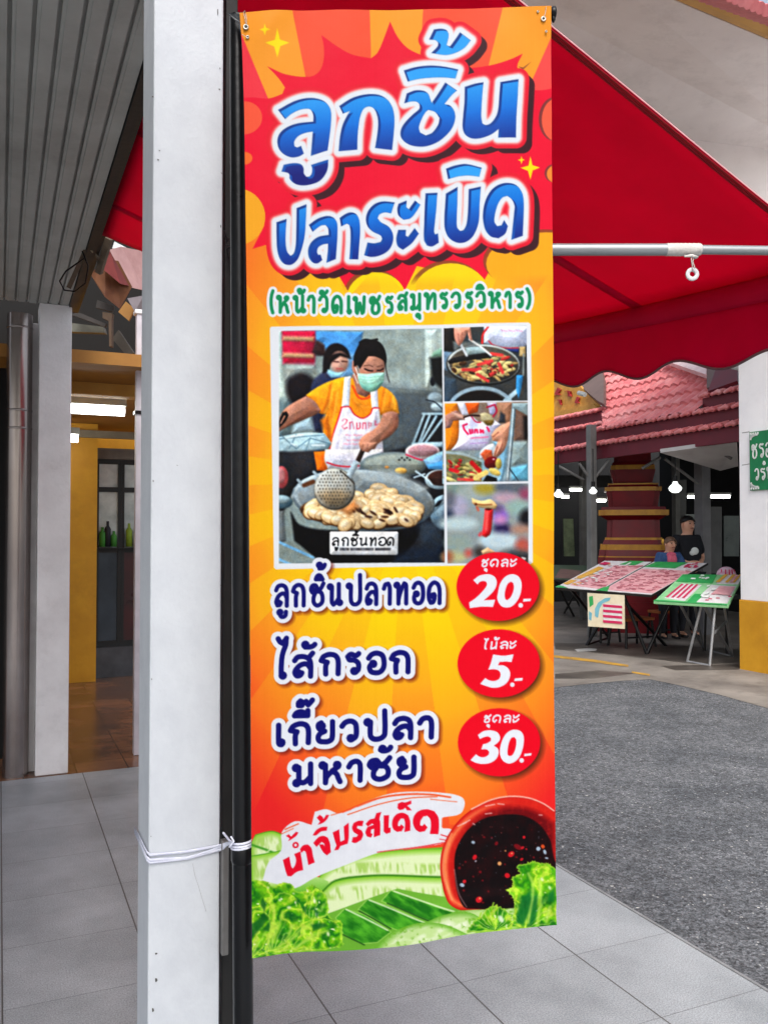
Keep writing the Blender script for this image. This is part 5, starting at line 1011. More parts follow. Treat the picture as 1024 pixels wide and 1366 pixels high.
def vinyl():
    m = bpy.data.materials.new('printed_vinyl'); m.use_nodes = True; N, L = m.node_tree.nodes, m.node_tree.links; b = N['Principled BSDF']
    a = N.new('ShaderNodeAttribute'); a.attribute_name = 'ink'; g = N.new('ShaderNodeGamma'); g.inputs[1].default_value = 1.10; L.new(a.outputs['Color'], g.inputs[0])
    L.new(g.outputs[0], b.inputs['Base Color']); b.inputs['Roughness'].default_value = .42; b.inputs['Specular IOR Level'].default_value = .08
    tc = N.new('ShaderNodeTexCoord'); nz = N.new('ShaderNodeTexNoise'); nz.inputs['Scale'].default_value = 9; nz.inputs['Detail'].default_value = 8; L.new(tc.outputs['Object'], nz.inputs['Vector'])
    bp = N.new('ShaderNodeBump'); bp.inputs['Strength'].default_value = .12; bp.inputs['Distance'].default_value = .02; L.new(nz.outputs['Fac'], bp.inputs['Height']); L.new(bp.outputs[0], b.inputs['Normal'])
    return m
M_vin = vinyl()
bn = thing('banner', dL, 'tall Thai food stall banner, orange and red with blue title and price badges', 'banner')
def banner_part(name, keep, parent, label=None):
    q = BI[:-1, :-1]; sel = np.isin(q, keep); r, c = np.nonzero(sel); base = r * NU + c
    quads = np.stack([base, base + NU, base + NU + 1, base + 1], 1); used, inv = np.unique(quads, return_inverse=True); inv = inv.reshape(-1)
    me = bpy.data.meshes.new(name); me.vertices.add(len(used)); me.vertices.foreach_set('co', BP.reshape(-1, 3)[used].astype(np.float32).ravel())
    me.loops.add(len(inv)); me.loops.foreach_set('vertex_index', inv.astype(np.int32)); n = len(quads)
    me.polygons.add(n); me.polygons.foreach_set('loop_start', np.arange(0, 4 * n, 4, dtype=np.int32)); me.polygons.foreach_set('loop_total', np.full(n, 4, np.int32)); me.polygons.foreach_set('use_smooth', np.ones(n, bool))
    me.update(calc_edges=True)
    at = me.color_attributes.new('ink', 'FLOAT_COLOR', 'POINT'); cc = np.ones((len(used), 4), np.float32); s = BC.reshape(-1, 3)[used]
    cc[:, :3] = np.where(s <= .04045, s / 12.92, ((np.clip(s, 0, 1) + .055) / 1.055) ** 2.4) * INK; at.data.foreach_set('color', cc.ravel())
    me.materials.append(M_vin); o = bpy.data.objects.new(name, me); COL.objects.link(o); o.parent = parent; o.matrix_parent_inverse = parent.matrix_basis.inverted()
    if label: o['label'] = label
    return o
INK = .70
banner_part('cloth', [0], bn)
banner_part('title_lettering', [1], bn, 'big blue Thai title with white outline')
banner_part('subtitle_lettering', [2], bn, 'green Thai line in brackets')
pf = banner_part('photo_frame', [3], bn, 'white border of the stall photos'); banner_part('photo', [4], pf)
banner_part('menu_lettering', [5], bn, 'dark blue first menu line'); banner_part('menu_lettering', [6], bn, 'dark blue second menu line'); banner_part('menu_lettering', [7], bn, 'dark blue third menu line in two rows')
banner_part('price_badge', [8], bn, 'red oval reading 20.-'); banner_part('price_badge', [9], bn, 'red oval reading 5.-'); banner_part('price_badge', [10], bn, 'red oval reading 30.-')
banner_part('cucumber_print', [11], bn); banner_part('slogan_stroke', [12], bn, 'red Thai slogan on a white brush stroke'); banner_part('sauce_bowl_print', [13], bn); banner_part('lettuce_print', [14], bn); banner_part('lettuce_print', [15], bn)
M_back = mat('vinyl_back', (196, 192, 186), (180, 176, 170), 8, .6)
me = MB(); st = 40; rows, cols = list(range(0, NV, st)) + [NV - 1], list(range(0, NU, 25)) + [NU - 1]
vs = [Vector(BP[r, c]) - BN * .0035 for r in rows for c in cols]; nc = len(cols)
me.add(vs, [(i * nc + j, i * nc + j + 1, (i + 1) * nc + j + 1, (i + 1) * nc + j) for i in range(len(rows) - 1) for j in range(nc - 1)], 0, True); me.build('backing', M_back, bn)
M_brass = mat('grommet_metal', (196, 190, 178), (150, 144, 132), 20, .3, .1, metal=.9)
bgp = lambda x, y, off: WP(x, y, dL + BN * (.0055 + off), BN)
for x, y, r in ((328, 36, .0042), (330.3, 49.5, .0026), (724.5, 25, .0040), (728, 42, .0018), (717, 15.5, .0018)):
    c = bgp(x, y, 0); b = MB(); n = 18
    ring = lambda rr_, h: [c + (BU * math.cos(6.283 * k / n) + UZ * math.sin(6.283 * k / n)) * rr_ + BN * h for k in range(n)]
    loops = [ring(r * 1.35, -.001), ring(r * 1.25, .0012), ring(r * .9, .0014), ring(r * .62, .0004)]
    vs = [p for l in loops for p in l]; b.add(vs, [(i * n + k, i * n + (k + 1) % n, (i + 1) * n + (k + 1) % n, (i + 1) * n + k) for i in range(3) for k in range(n)], 0, True)
    g = b.build('grommet', M_brass, bn); b = MB(); b.sheet(ring(r * .66, .0003)); b.build('hole', M_black, g)
M_wire = mat('tie_wire', (190, 186, 180), (150, 146, 140), 20, .4, metal=.6)
b = MB(); b.tube([bgp(328, 34, .001), bgp(327, 26, .003), bgp(325, 16, .002), bgp(326.5, 14, -.004), bgp(328.5, 22, .003), bgp(329, 33, .001)], .0006, 6); b.build('tie_wire', M_wire, bn); b = MB()
b.tube([bgp(725, 24, .001), bgp(727, 17, .002), bgp(728, 9, 0), bgp(728, 8, -.01)], .0006, 6); b.build('tie_wire', M_wire, bn); b = MB(); b.tube([bgp(323, 46, .002), bgp(330, 50, .001)], .0005, 6); b.build('tie_wire', M_wire, bn)
# pole with its top arm
pt_, pb_ = W(316.6, 22, 1.685), W(324.6, 1366, 1.68); dirp = (pb_ - pt_); pb_ = pt_ + dirp * (pt_.z / -dirp.z)
pl = thing('flag_pole', pb_, 'black metal pole carrying the tall food banner', 'pole')
b = MB(); b.tube([pt_ + (pb_ - pt_) * .66, pb_], .0192, 28); b.tube([pt_ - dirp * 0, pt_ + (pb_ - pt_) * .662], [.0150, .0180], 28); b.build('shaft', M_black, pl)
zc_ = pt_ + (pb_ - pt_) * .667; b = MB(); b.lathe([(.0185, .028), (.0215, .024), (.0215, -.004), (.0200, -.008), (.0192, -.01)], zc_, 28); b.build('collar', M_black, pl)
b = MB(); b.lathe([(.03, 0), (.03, .01), (.021, .04), (.0192, .05)], pb_, 28); b.lathe([(.14, 0), (.14, .012), (.03, .02)], pb_, 28); b.build('foot_plate', M_black, pl)
b = MB(); a0, a1 = bgp(318, 21, -.024), bgp(737, 17.5, -.014); b.tube([a0, a1], .0062, 14); b.build('arm', M_black, pl)
b = MB(); ad = (a1 - a0).normalized(); b.tube([a1 - ad * .004, a1, a1 + ad * .004, a1 + ad * .0055], [.0105, .0125, .0125, .009], 18); b.tube([a1 + UZ * .012, a1 - UZ * .006, a1 - UZ * .016 + BN * .004, a1 - UZ * .021 + BN * .002], [.003, .0055, .0042, .0015], 10); b.build('end_cap', M_black, pl)
b = MB(); b.slab([bgp(304.5, 17.5, -.012), bgp(320, 18.5, -.006), bgp(321.5, 30, -.006), bgp(322.5, 46, -.006), bgp(314, 26, -.008)], -BN * .004); b.tube([bgp(305, 19, -.016), bgp(321, 31, -.006)], .001, 6); b.build('folded_sleeve', mat('black_tarpaulin', (44, 48, 52), (32, 35, 38), 14, .35, .1, .5, 30), pl)
# dark steel upright between column and pole, with the light flat bar clipped on it
up0 = W(304.5, 700, 1.86); up0.z = 0
ut = thing('steel_upright', up0, 'dark steel upright between the white column and the black pole', 'post')
b = MB(); b.cbox(up0 + UZ * 1.42, .026, .03, 2.84, TH); b.build('post', M_dark, ut, .002)
b = MB(); z0, z1 = W(300, 1275, 1.8).z, W(300, 1122, 1.8).z; p = W(301.5, 1200, 1.80); p.z = z0; b.box(p - U2 * .008, U2 * .014, U1 * .02, UZ * (z1 - z0)); b.build('flat_bar', mat('galvanised_bar', (140, 138, 136), (110, 108, 106), 8, .4, metal=.5), ut, .002)
b = MB(); b.tube([W(299, 308, 1.80), W(303, 321, 1.82), W(305, 318, 1.82), W(302, 326, 1.82), W(308, 330, 1.80), W(303, 332, 1.81), W(305, 345, 1.82)], .0018, 6); b.build('wire_tie', M_black, ut)
# white ribbon round column and pole
M_rib = mat('white_ribbon', (226, 228, 240), (200, 202, 222), 30, .6, .1, .3, 60)
rib = thing('ribbon', W(250, 1130, 1.8), 'white ribbon tying the black pole to the column', 'ribbon')
def rp_(px, py, p0, n, off=.002):
    return WP(px, py, Vector(p0) + Vector(n) * off, n)
cf = fl; backl = fl + U1 * .145
for k, (dy, sl) in enumerate(((0, 0), (7.0, 3.0), (10.5, -2.0))):
    pts = [rp_(180.0, 1104 + dy * .6, fl, -U2, .004), rp_(189, 1122 + dy * .8, fl, -U2, .004), rp_(196.5, 1137 + dy, fl, -U2, .003), rp_(200.5, 1140.5 + dy, fl, -U1, .004), rp_(250, 1136 + dy + sl * .6, fl, -U1, .003), rp_(297, 1127 + dy * .35 + sl, fl, -U1, .003), W(303, 1125 + dy * .2, 1.73), W(310, 1124, 1.675)]
    b = MB(); vs = []; fs = []; hw = (.0026, .0032, .0024)[k]
    P_ = smooth([tuple(p) for p in pts], False, 4, 80) if False else [tuple(p) for p in pts]
    for i, p in enumerate(P_):
        p = Vector(p); o_ = Vector((0, -.0016, 0)); vs += [p + UZ * hw, p + o_ + UZ * hw * .5, p + o_ - UZ * hw * .5, p - UZ * hw]
    for i in range(len(P_) - 1):
        for j in range(3): fs.append((i * 4 + j, (i + 1) * 4 + j, (i + 1) * 4 + j + 1, i * 4 + j + 1))
    b.add(vs, fs, 0, True); b.build('strand', M_rib, rib, 0, .0012)
b = MB(); pc = lambda a, y: Vector(((pt_ + (pb_ - pt_) * ((pt_.z - W(322, y, 1.68).z) / (pt_.z - pb_.z)))[:])) + (BU * math.cos(a) + BN * math.sin(a)) * .0205
for k, (ya, yb) in enumerate(((1128, 1123), (1124, 1119), (1131, 1126))):
    b.tube([pc(3.3 - i * .36, ya + (yb - ya) * i / 9) for i in range(10)], .0024, 8)
b.tube([W(308, 1116, 1.66), W(312, 1122, 1.655), W(306, 1130, 1.66)], .0018, 8); b.tube([W(298, 1111, 1.74), W(306, 1121, 1.70), W(311, 1124, 1.66)], .0022, 8); b.build('knot', M_rib, rib)

# ---------------------------------------------------------------- red awning
AH, FH = 1.437 + EYE, .96 + EYE
AA = Vector((-1.37, 4.1, AH)); TL, WD = 2.72, 1.6
M_red_c = mat('red_awning_cloth', (226, 2, 78), (208, 2, 64), 1.6, .55, .1, .35, 7, transl=.60, grime=.12, gcol=(120, 0, 30), spec=.15)
M_red_d = mat('red_hem', (168, 6, 30), (146, 4, 26), 6, .6, .1, .2, 60, transl=.12)
M_pipe = mat('grey_piping', (112, 82, 84), (92, 66, 70), 20, .6)
aw = thing('red_awning', AA, 'red cloth awning with scalloped valance behind the banner', 'awning')
def AWN(r, ww, dz=0):     # r along the eave towards the viewer, ww outwards 0..1
    p = AA - U1 * r + U2 * (WD * ww); zf = (.96 - .0866 * r) + EYE
    sag = -.035 * math.sin(math.pi * ww) * math.sin(math.pi * min(1, max(0, r / TL))) + .006 * math.sin(ww * 7 + r * 2.1) * ww + .004 * math.sin(r * 9 + ww * 3) * ww * (1 - ww) * 4; p.z = AH + (zf - AH) * ww + sag + dz; return p
b = MB(); b.grid(lambda u, v: AWN(u * TL, v), 40, 24); b.build('canopy', M_red_c, aw, 0, .0016)
b = MB()
for o_, w_, z_ in ((.005, .0035, -.004), (.0135, .0022, -.004), (.020, .0016, -.003)): b.grid(lambda u, v: AWN(TL - o_ - w_ * 2 * (v - .5), u, z_), 24, 1)
b.build('hem', M_red_d, aw, 0, .002)
b = MB(); b.tube([AWN(TL, k / 12, .002) for k in range(13)], .0016, 8); b.build('edge_cord', mat('pink_cord', (250, 190, 190), (240, 170, 170), 20, .6), aw)
b = MB(); b.grid(lambda u, v: AWN(u * TL, 1, 0) + UZ * (.002 - .075 * v) + U2 * (.001 - .016 * math.sin(math.pi * v)), 30, 6); b.build('front_sleeve', mat('red_sleeve_cloth', (214, 2, 62), (196, 2, 52), 2.5, .55, .1, .2, 20, transl=.36, spec=.15), aw, 0, .004)
for r_ in (.42, 1.18, 1.94):
    b = MB(); b.grid(lambda u, v: AWN(r_ + .05 * (u - .5), v, -.003), 2, 20); b.build('seam', M_red_c, aw, 0, .001)
def vbot(r):
    r0 = 1.549; T = .385; ph = (r - r0) / T
    zm = .587 - .067 * (r - 1.6) / .77
    return EYE + zm - .021 * math.cos(2 * math.pi * ph)
def VAL(r, v):
    top = (.96 - .0866 * r) + EYE - .050; p = AA - U1 * r + U2 * (WD + .010 + .010 * math.sin(r * 5) * v + .004 * math.sin(r * 17) * v); p.z = top + (vbot(r) - top) * v; return p
b = MB(); b.grid(lambda u, v: VAL(u * TL, v), 160, 10); b.build('valance', M_red_c, aw, 0, .0016)
b = MB(); b.tube([VAL(u / 160 * TL, 1) for u in range(161)], .0042, 8); b.build('piping', M_pipe, aw)
# cross bar with its wrapped end and the hanging ring
M_galv = mat('galvanised_tube', (168, 172, 174), (136, 140, 142), 4, .35, .12, .08, 40, metal=.55, stretch=(.3, 1, 1), grime=.3, gcol=(90, 84, 78))
M_tape = mat('white_tape', (214, 210, 204), (186, 182, 176), 30, .7, .1, .6, 40, grime=.5, gcol=(120, 108, 96))
q0, q1 = W(560, 333, 1.96), W(934, 333.0, 1.96); q2 = W(1200, 336.5, 1.98); qh = W(306, 331, 1.87)
bar = thing('awning_bar', q0, 'grey steel bar crossing below the red awning', 'bar')
b = MB(); b.tube([qh, q0, q1 - Vector((.005, 0, 0))], .0137, 20); b.build('outer_tube', M_galv, bar)
b = MB(); b.tube([q1 - Vector((.02, 0, 0)), q2], .0106, 20); b.build('inner_tube', M_galv, bar)
qa = W(888, 333, 1.96); b = MB(); n = 26
pts = [qa + (q1 - qa) * (k / n) for k in range(n + 1)]; rs = [.0142 + .0007 * math.sin(k * 1.9) * (k % 3) * .4 for k in range(n)] + [.0128]
b.tube(pts, rs, 20); b.tube([W(912, 342, 1.945), W(922, 341, 1.944), W(929, 343.5, 1.946), W(925, 345, 1.948)], [.002, .004, .004, .002], 8); b.build('tape_wrap', M_tape, bar)
rg = thing('hanging_ring', W(923, 365, 1.945), 'white washer ring hanging on a wire from the taped bar', 'ring')
b = MB(); c = W(922.6, 365.8, 1.945); n = 28
prof = [(.0150, -.002), (.0150, .002), (.0135, .0032), (.0078, .0032), (.0062, .002), (.0062, -.002), (.0078, -.0032), (.0135, -.0032), (.0150, -.002)]
vs = [c + Vector((r * math.cos(6.283 * k / n), z, r * math.sin(6.283 * k / n))) for r, z in prof for k in range(n)]
b.add(vs, [(i * n + k, i * n + (k + 1) % n, (i + 1) * n + (k + 1) % n, (i + 1) * n + k) for i in range(len(prof) - 1) for k in range(n)], 0, True); b.build('washer', mat('white_plastic', (206, 206, 208), (180, 180, 184), 20, .45), rg)
b = MB(); b.tube([W(921, 342, 1.946), W(922, 350, 1.944), W(923, 358, 1.941), W(923.5, 361, 1.942)], .0016, 6); b.tube([W(924, 343, 1.946), W(923.5, 350, 1.945), W(926, 357.5, 1.941)], .0013, 6); b.build('wire', M_wire, rg)
# ---------------------------------------------------------------- white gate building at the right
gz = WZ(988, 893, ROAD); gb = thing('white_gatehouse', gz, 'white wall with ochre base at the right, carrying the green sign', 'building')
M_gw = mat('gate_white', (244, 244, 246), (234, 234, 237), 2.5, .6, .1, .12, 40, grime=.18, gcol=(170, 164, 158))
M_gbase = mat('gate_ochre_base', (216, 158, 34), (196, 138, 24), 3, .55, .1, .15, 40, grime=.3, gcol=(130, 96, 30))
M_beige = mat('beige_soffit', (236, 228, 223), (226, 217, 212), 1.6, .75, .1, .1, 30, grime=.35, gcol=(160, 150, 142))
zb_ = WP(990, 800, gz, U2).z
b = MB(); b.box(gz + UZ * (zb_ - ROAD), U2 * 1.6, U1 * -4.5, UZ * 4.4); b.build('wall', M_gw, gb, .006)
b = MB(); b.box(gz - U2 * .012 + U1 * .012, U2 * 1.62, U1 * -4.53, UZ * (zb_ - ROAD - .002)); b.build('base_course', M_gbase, gb, .006)
M_crk = mat('crack_line', (150, 148, 146), (130, 128, 126), 30, .8)
for y in (577, 620):
    b = MB(); p = WP(989, y, gz - U2 * .001, U2); q = WP(999, y - 1.6, gz - U2 * .001, U2); b.box(p, q - p, -U2 * .001, UZ * -.008); b.build('crack', M_crk, gb)
# overhanging roof of the gate: beige underside, yellow barge beam, pink tiles above
c0, c1 = W(560, 74, 9.2), W(1100, 207, 10.75); c1.z = c0.z = W(1000, 188, 10.4).z
f0, f1 = W(800, -46, 7.25), W(1100, 82, 8.6)
b = MB(); b.sheet([c0 + Vector((-.4, .2, 0)), c1, f1, f0, W(480, -120, 7.0)]); sf = b.build('soffit', M_beige, gb, 0, .06)
dn = UZ * -2.35; b = MB(); b.slab([c0 + Vector((-.4, .2, .1)), c1 + UZ * .1, c1 + dn, c0 + dn + Vector((-.4, .2, 0))], U1 * .25); b.build('upper_wall', M_beige, gb)

M_yb = mat('barge_yellow', (214, 164, 84), (196, 146, 66), 3, .6, .1, .1, 30); M_yb2 = mat('barge_yellow_under', (188, 138, 60), (168, 120, 48), 3, .6)
g0, g1 = W(842, -40, 7.0), W(1110, 63, 8.2); h0, h1 = W(862, -50, 6.95), W(1110, 52, 8.15)
b = MB(); b.slab([f0 - UZ * .02, f1 - UZ * .02, g1, g0], UZ * .16); b.build('barge_beam', M_yb, gb)
M_pt = mat('pink_tile', (226, 132, 132), (204, 104, 108), 9, .5, .1, .1, 40, grime=.2, gcol=(236, 206, 200))
b = MB(); k0, k1 = W(930, -24, 6.7), W(1120, 55, 7.9)
for i in range(26):
    p = k0 + (k1 - k0) * (i / 25); b.tube([p, p + U1 * 1.5 + UZ * 1.0], .05, 10)
b.build('roof_tile_edge', M_pt, gb)
# green street sign
sg = thing('green_sign', WP(999, 655, gz, U2), 'green board with white Thai lettering on the white wall', 'sign')
M_sg = mat('sign_green', (6, 124, 74), (4, 112, 66), 6, .4); M_sw = mat('sign_white', (226, 232, 228), (210, 216, 212), 10, .5)
SO = gz - U2 * .02; sp_ = lambda x, y: WP(x, y, SO, U2)
tl, bl_ = sp_(999.5, 576.5), sp_(999.5, 654.5); ln = -U1 * 2.3; H_ = tl.z - bl_.z
b = MB(); b.box(bl_, ln, U2 * .014, UZ * H_); b.build('board', M_sg, sg, .002)
sx = lambda a, h: bl_ - U2 * .004 - U1 * a + UZ * (h * H_)       # a metres along the board, h 0..1
b = MB()
def ribbon(pts, w_):
    for (a0, h0), (a1, h1) in zip(pts, pts[1:]):
        d = Vector((a1 - a0, (h1 - h0) * H_)); d = d / (d.length + 1e-6); nx, ny = -d.y * w_ / 2, d.x * w_ / 2
        b.slab([sx(a0 + nx, h0 + ny / H_), sx(a1 + nx, h1 + ny / H_), sx(a1 - nx, h1 - ny / H_), sx(a0 - nx, h0 - ny / H_)], -U2 * .003)
def sign_row(glyphs, a0, h0, h1, gw_):
    a = a0
    for gname in glyphs:
        gwid, st_, lp_ = G[gname]; f = lambda p: (a + p[0] / .8 * gw_, h0 + p[1] * (h1 - h0))
        for s in st_: ribbon([f(p) for p in smooth(s, False, 3, 75)], .018)
        for l in lp_: c_ = f(l); ribbon([(c_[0] + .012 * math.cos(t * .9), c_[1] + .02 / H_ * math.sin(t * .9)) for t in range(8)], .014)
        a += gwid / .8 * gw_ + .03
sign_row(['cho', 'ro', 'oa', 'yo', 'no', 'po', 'lo', 'ko', 'mo', 'aa', 'wo', 'ro'], .035, .55, .78, .075); sign_row(['wo', 'ro', 'tho', 'no', 'aa', 'ko', 'mo', 'do', 'oa', 'lo'], .075, .18, .36, .075)
ribbon([(.19, .43), (.205, .48), (.22, .43), (.19, .43)], .02)
for hc, sgn in ((.985, -1), (.015, 1)):
    for k in range(4): ribbon([(.02 + .035 * k, hc), (.03 + .03 * k, hc + sgn * .04), (.02, hc + sgn * (.05 + .04 * (3 - k) * .6))], .022)
b.build('lettering', M_sw, sg)

# ---------------------------------------------------------------- temple pavilion with pink tile roof
E0 = W(985, 589, 10.5)                           # foot of the eave board, near end
pv = thing('temple_pavilion', Vector((E0.x, E0.y, ROAD)), 'open pavilion with layered pink tile eaves and dark red boards', 'pavilion')
M_fas = mat('dark_red_board', (112, 30, 44), (92, 22, 36), 3, .55, .1, .1, 30, grime=.2, gcol=(70, 20, 30))
M_tile = mat('pale_pink_tile', (230, 142, 140), (204, 98, 102), 7, .5, .1, .1, 40, grime=.45, gcol=(240, 214, 210))
def eave(zb2, zt_, off, r0, r1):
    """a board along the eave with a row of barrel tile ends on top; off = set-back; r = metres from the near end"""
    zb2 += E0.z; zt_ += E0.z; P0 = Vector((E0.x, E0.y, 0)) + U2 * off
    b = MB(); b.box(P0 + U1 * r0 + UZ * zb2, U1 * (r1 - r0), U2 * .05, UZ * (zt_ - zb2)); b.build('eave_board', M_fas, pv, .006)
    b = MB(); b.box(P0 + U1 * r0 + U2 * .11 + UZ * (zt_ - .05), U1 * (r1 - r0), U2 * .04, UZ * .15); b.build('backing_board', M_fas, pv)
    b = MB(); n = int((r1 - r0) / .22)
    for i in range(n):
        p = P0 + U1 * (r0 + (i + .5) * (r1 - r0) / n) + UZ * (zt_ + .026) - U2 * .06
        b.tube([p - UZ * .010 - U1 * .05, p + UZ * .012, p - UZ * .010 + U1 * .10], [.018, .034, .020], 8)
        b.tube([p, p + U2 * .16 + UZ * .05], [.036, .030], 10)
        b.tube([p + U1 * .11 - UZ * .008, p + U1 * .11 + U2 * .16 + UZ * .04], [.026, .024], 8)
    b.build('tile_row', M_tile, pv)
eave(0, .195, 0, -2.5, 7.0); eave(.24, .43, .10, -2.5, 3.0); eave(.26, .56, .34, 2.9, 7.0)
eave(.47, .655, .20, -2.5, .80); eave(.50, .80, .46, 3.2, 7.0)
# main roof slope
RP0 = Vector((E0.x, E0.y, 0)) + U2 * .12 + UZ * (E0.z + .44)
SL = (U2 * math.cos(math.radians(40)) + UZ * math.sin(math.radians(40)))
RN = SL.cross(U1).normalized()
if RN.dot(CAMP - RP0) < 0: RN = -RN
a0_ = (WP(806, 545, RP0, RN) - RP0).dot(U1); a1_ = (WP(946, 538, RP0, RN) - RP0).dot(U1)
def rooftile(u, v):
    s_ = v * 3.6; q_ = RP0 + SL * s_ - CAMP; kx = (806 - 5 * v - CX) / FPX; al = (kx * q_.y - q_.x) / (U1.x - kx * U1.y)
    a = a1_ + (al - a1_) * u; bar = abs(math.sin(math.pi * a / .17)); stp = (s_ / .30) % 1.0
    return RP0 + U1 * a + SL * s_ + RN * (.045 * bar + .035 * (1 - stp))
b = MB(); b.grid(rooftile, 260, 240, 0, False); b.build('roof_slope', M_tile, pv)
M_gable = mat('gable_brown', (118, 98, 92), (100, 82, 76), 5, .65)
def rpoly(name, px, m, dz=0, th=.08): 
    b = MB(); b.slab([WP(x, y, RP0 + RN * dz, RN) for x, y in px], RN * th); return b.build(name, m, pv)
rpoly('gable_board', [(768, 516), (803, 488), (800, 480), (760, 470), (740, 480)], M_gable, .10)
rpoly('gable_board', [(770, 514), (803, 488), (808, 512), (808, 544), (800, 540)], M_gable, .12)
rpoly('gable_board', [(945, 440), (985, 440), (985, 486), (960, 520), (946, 524)], M_gable, .10)
rpoly('ridge_band', [(888, 486), (892, 480), (945, 498), (945, 506)], mat('ridge_white', (236, 214, 212), (220, 190, 190), 9, .6), .12)
rpoly('upper_slope', [(890, 440), (946, 440), (945, 497), (893, 479)], mat('bright_pink_tile', (232, 124, 152), (214, 96, 130), 30, .5, .1, .4, 50), .10, .02)
rpoly('gable_edge', [(960, 486), (985, 488), (985, 512), (946, 526)], M_fas, .14, .05)
M_gold = mat('gold_ornament_ground', (222, 168, 78), (196, 136, 50), 9, .5, .1, .3, 30); M_orn = mat('red_ornament', (196, 52, 52), (160, 36, 40), 9, .5)
GP0 = Vector((E0.x, E0.y, 0)) + U2 * .9 + U1 * 0
gp = lambda x, y, o=0: WP(x, y, GP0 - U2 * o, U2)
b = MB(); b.slab([gp(700, 560), gp(740, 556), gp(802, 545), gp(772, 514), gp(740, 500), gp(700, 490)], U2 * .05); gg = b.build('gold_gable', M_gold, pv)
b = MB()
for x0, y0, sx_, fl_ in ((744, 522, 1, 1), (757, 527, 1.2, -1), (770, 533, .8, 1), (746, 538, .7, -1), (735, 530, 1, 1)):
    b.slab([gp(x0 - 4 * sx_, y0 + 4 * fl_, .012), gp(x0, y0 - 5 * sx_, .012), gp(x0 + 5 * sx_, y0 - 2 * fl_, .012), gp(x0 + 1, y0 + 2, .012), gp(x0 + 4 * sx_, y0 + 7 * fl_ * .7, .012), gp(x0 - 2, y0 + 5 * fl_, .012)], -U2 * .02)
b.build('ornament', M_orn, gg)
b = MB(); b.slab([gp(700, 561, .02), gp(700, 556, .02), gp(740, 550, .02), gp(793, 539, .02), gp(800, 545, .02), gp(740, 557, .02)], -U2 * .04); b.build('gold_edge', M_gold, pv)
for px in (772, 983):
    pass
b = MB(); b.tube([W(771, 524, 11.3), W(780, 526.5, 11.2)], .03, 8); b.build('tube_end', M_sw, pv)
b = MB(); b.tube([W(966, 490, 10.2), W(972, 488.5, 10.2), W(984, 491.5, 10.25)], .028, 8); b.build('tube_end', M_sw, pv)
# interior: ceiling, back wall, posts, trusses; shade put into ceiling and wall colours
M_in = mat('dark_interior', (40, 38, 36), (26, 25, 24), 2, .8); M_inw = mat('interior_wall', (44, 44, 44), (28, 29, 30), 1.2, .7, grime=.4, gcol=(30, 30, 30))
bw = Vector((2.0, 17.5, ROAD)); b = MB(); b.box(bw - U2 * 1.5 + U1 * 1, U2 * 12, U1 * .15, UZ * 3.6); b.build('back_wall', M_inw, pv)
b = MB(); b.box(Vector((1.6, 13.2, ROAD)) + U1 * 1.2, U1 * 4.5, U2 * -.12, UZ * 3.4); b.build('side_wall', M_inw, pv)  # unseen wall behind the banner, added to keep daylight out
b = MB(); b.box(Vector((E0.x, E0.y, ROAD)) + U2 * 5 - U1 * 1, U1 * 8, U2 * .12, UZ * 4.6); b.build('side_wall', M_inw, pv)  # added right-hand wall, closes the interior against daylight
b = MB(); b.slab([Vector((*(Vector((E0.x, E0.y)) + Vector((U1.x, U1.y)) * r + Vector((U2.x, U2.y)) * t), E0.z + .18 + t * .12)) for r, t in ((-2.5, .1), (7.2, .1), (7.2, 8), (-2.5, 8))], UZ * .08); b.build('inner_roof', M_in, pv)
M_post = mat('grey_post', (122, 122, 120), (98, 98, 96), 4, .5)
for x, y, wpx, dep in ((789, 742, .11, 12.9), (777, 700, .10, 15.5), (901, 690, .10, 15.0), (937, 760, .17, 13.2)):
    p = W(x, y, dep); p.z = ROAD + .004; z_ = E0.z + .5 + (.3 if dep > 14 else 0); b = MB(); b.cbox(p + UZ * (z_ - ROAD) / 2, wpx, wpx, z_ - ROAD, TH); o = b.build('post', M_post if dep != 13.2 else mat('white_back_post', (128, 128, 130), (110, 110, 112), 4, .5), pv, .006)
for (a, c_) in (((789, 642, 12.9), (772, 618, 12.9)), ((789, 642, 12.9), (812, 614, 12.9)), ((880, 610, 12.4), (856, 625, 12.4)), ((886, 612, 12.4), (930, 645, 12.6)), ((745, 622, 13.5), (778, 640, 13.5)), ((948, 596, 11.5), (975, 612, 11.5))):
    b = MB(); b.tube([W(*a), W(*c_)], .022, 8); b.build('truss_bar', M_post, pv)
b = MB(); b.slab([W(880, 604, 11.4), W(982, 590, 10.9), W(984, 622, 11.8), W(960, 628, 12.2)], UZ * .05); b.build('white_soffit_board', mat('white_board', (190, 190, 190), (170, 170, 170), 3, .6), pv)
b = MB(); b.slab([W(735, 634, 15.5), W(830, 634, 15.5), W(830, 650, 15.5), W(735, 650, 15.5)], Vector((0, .1, 0))); b.build('beam', M_inw, pv)
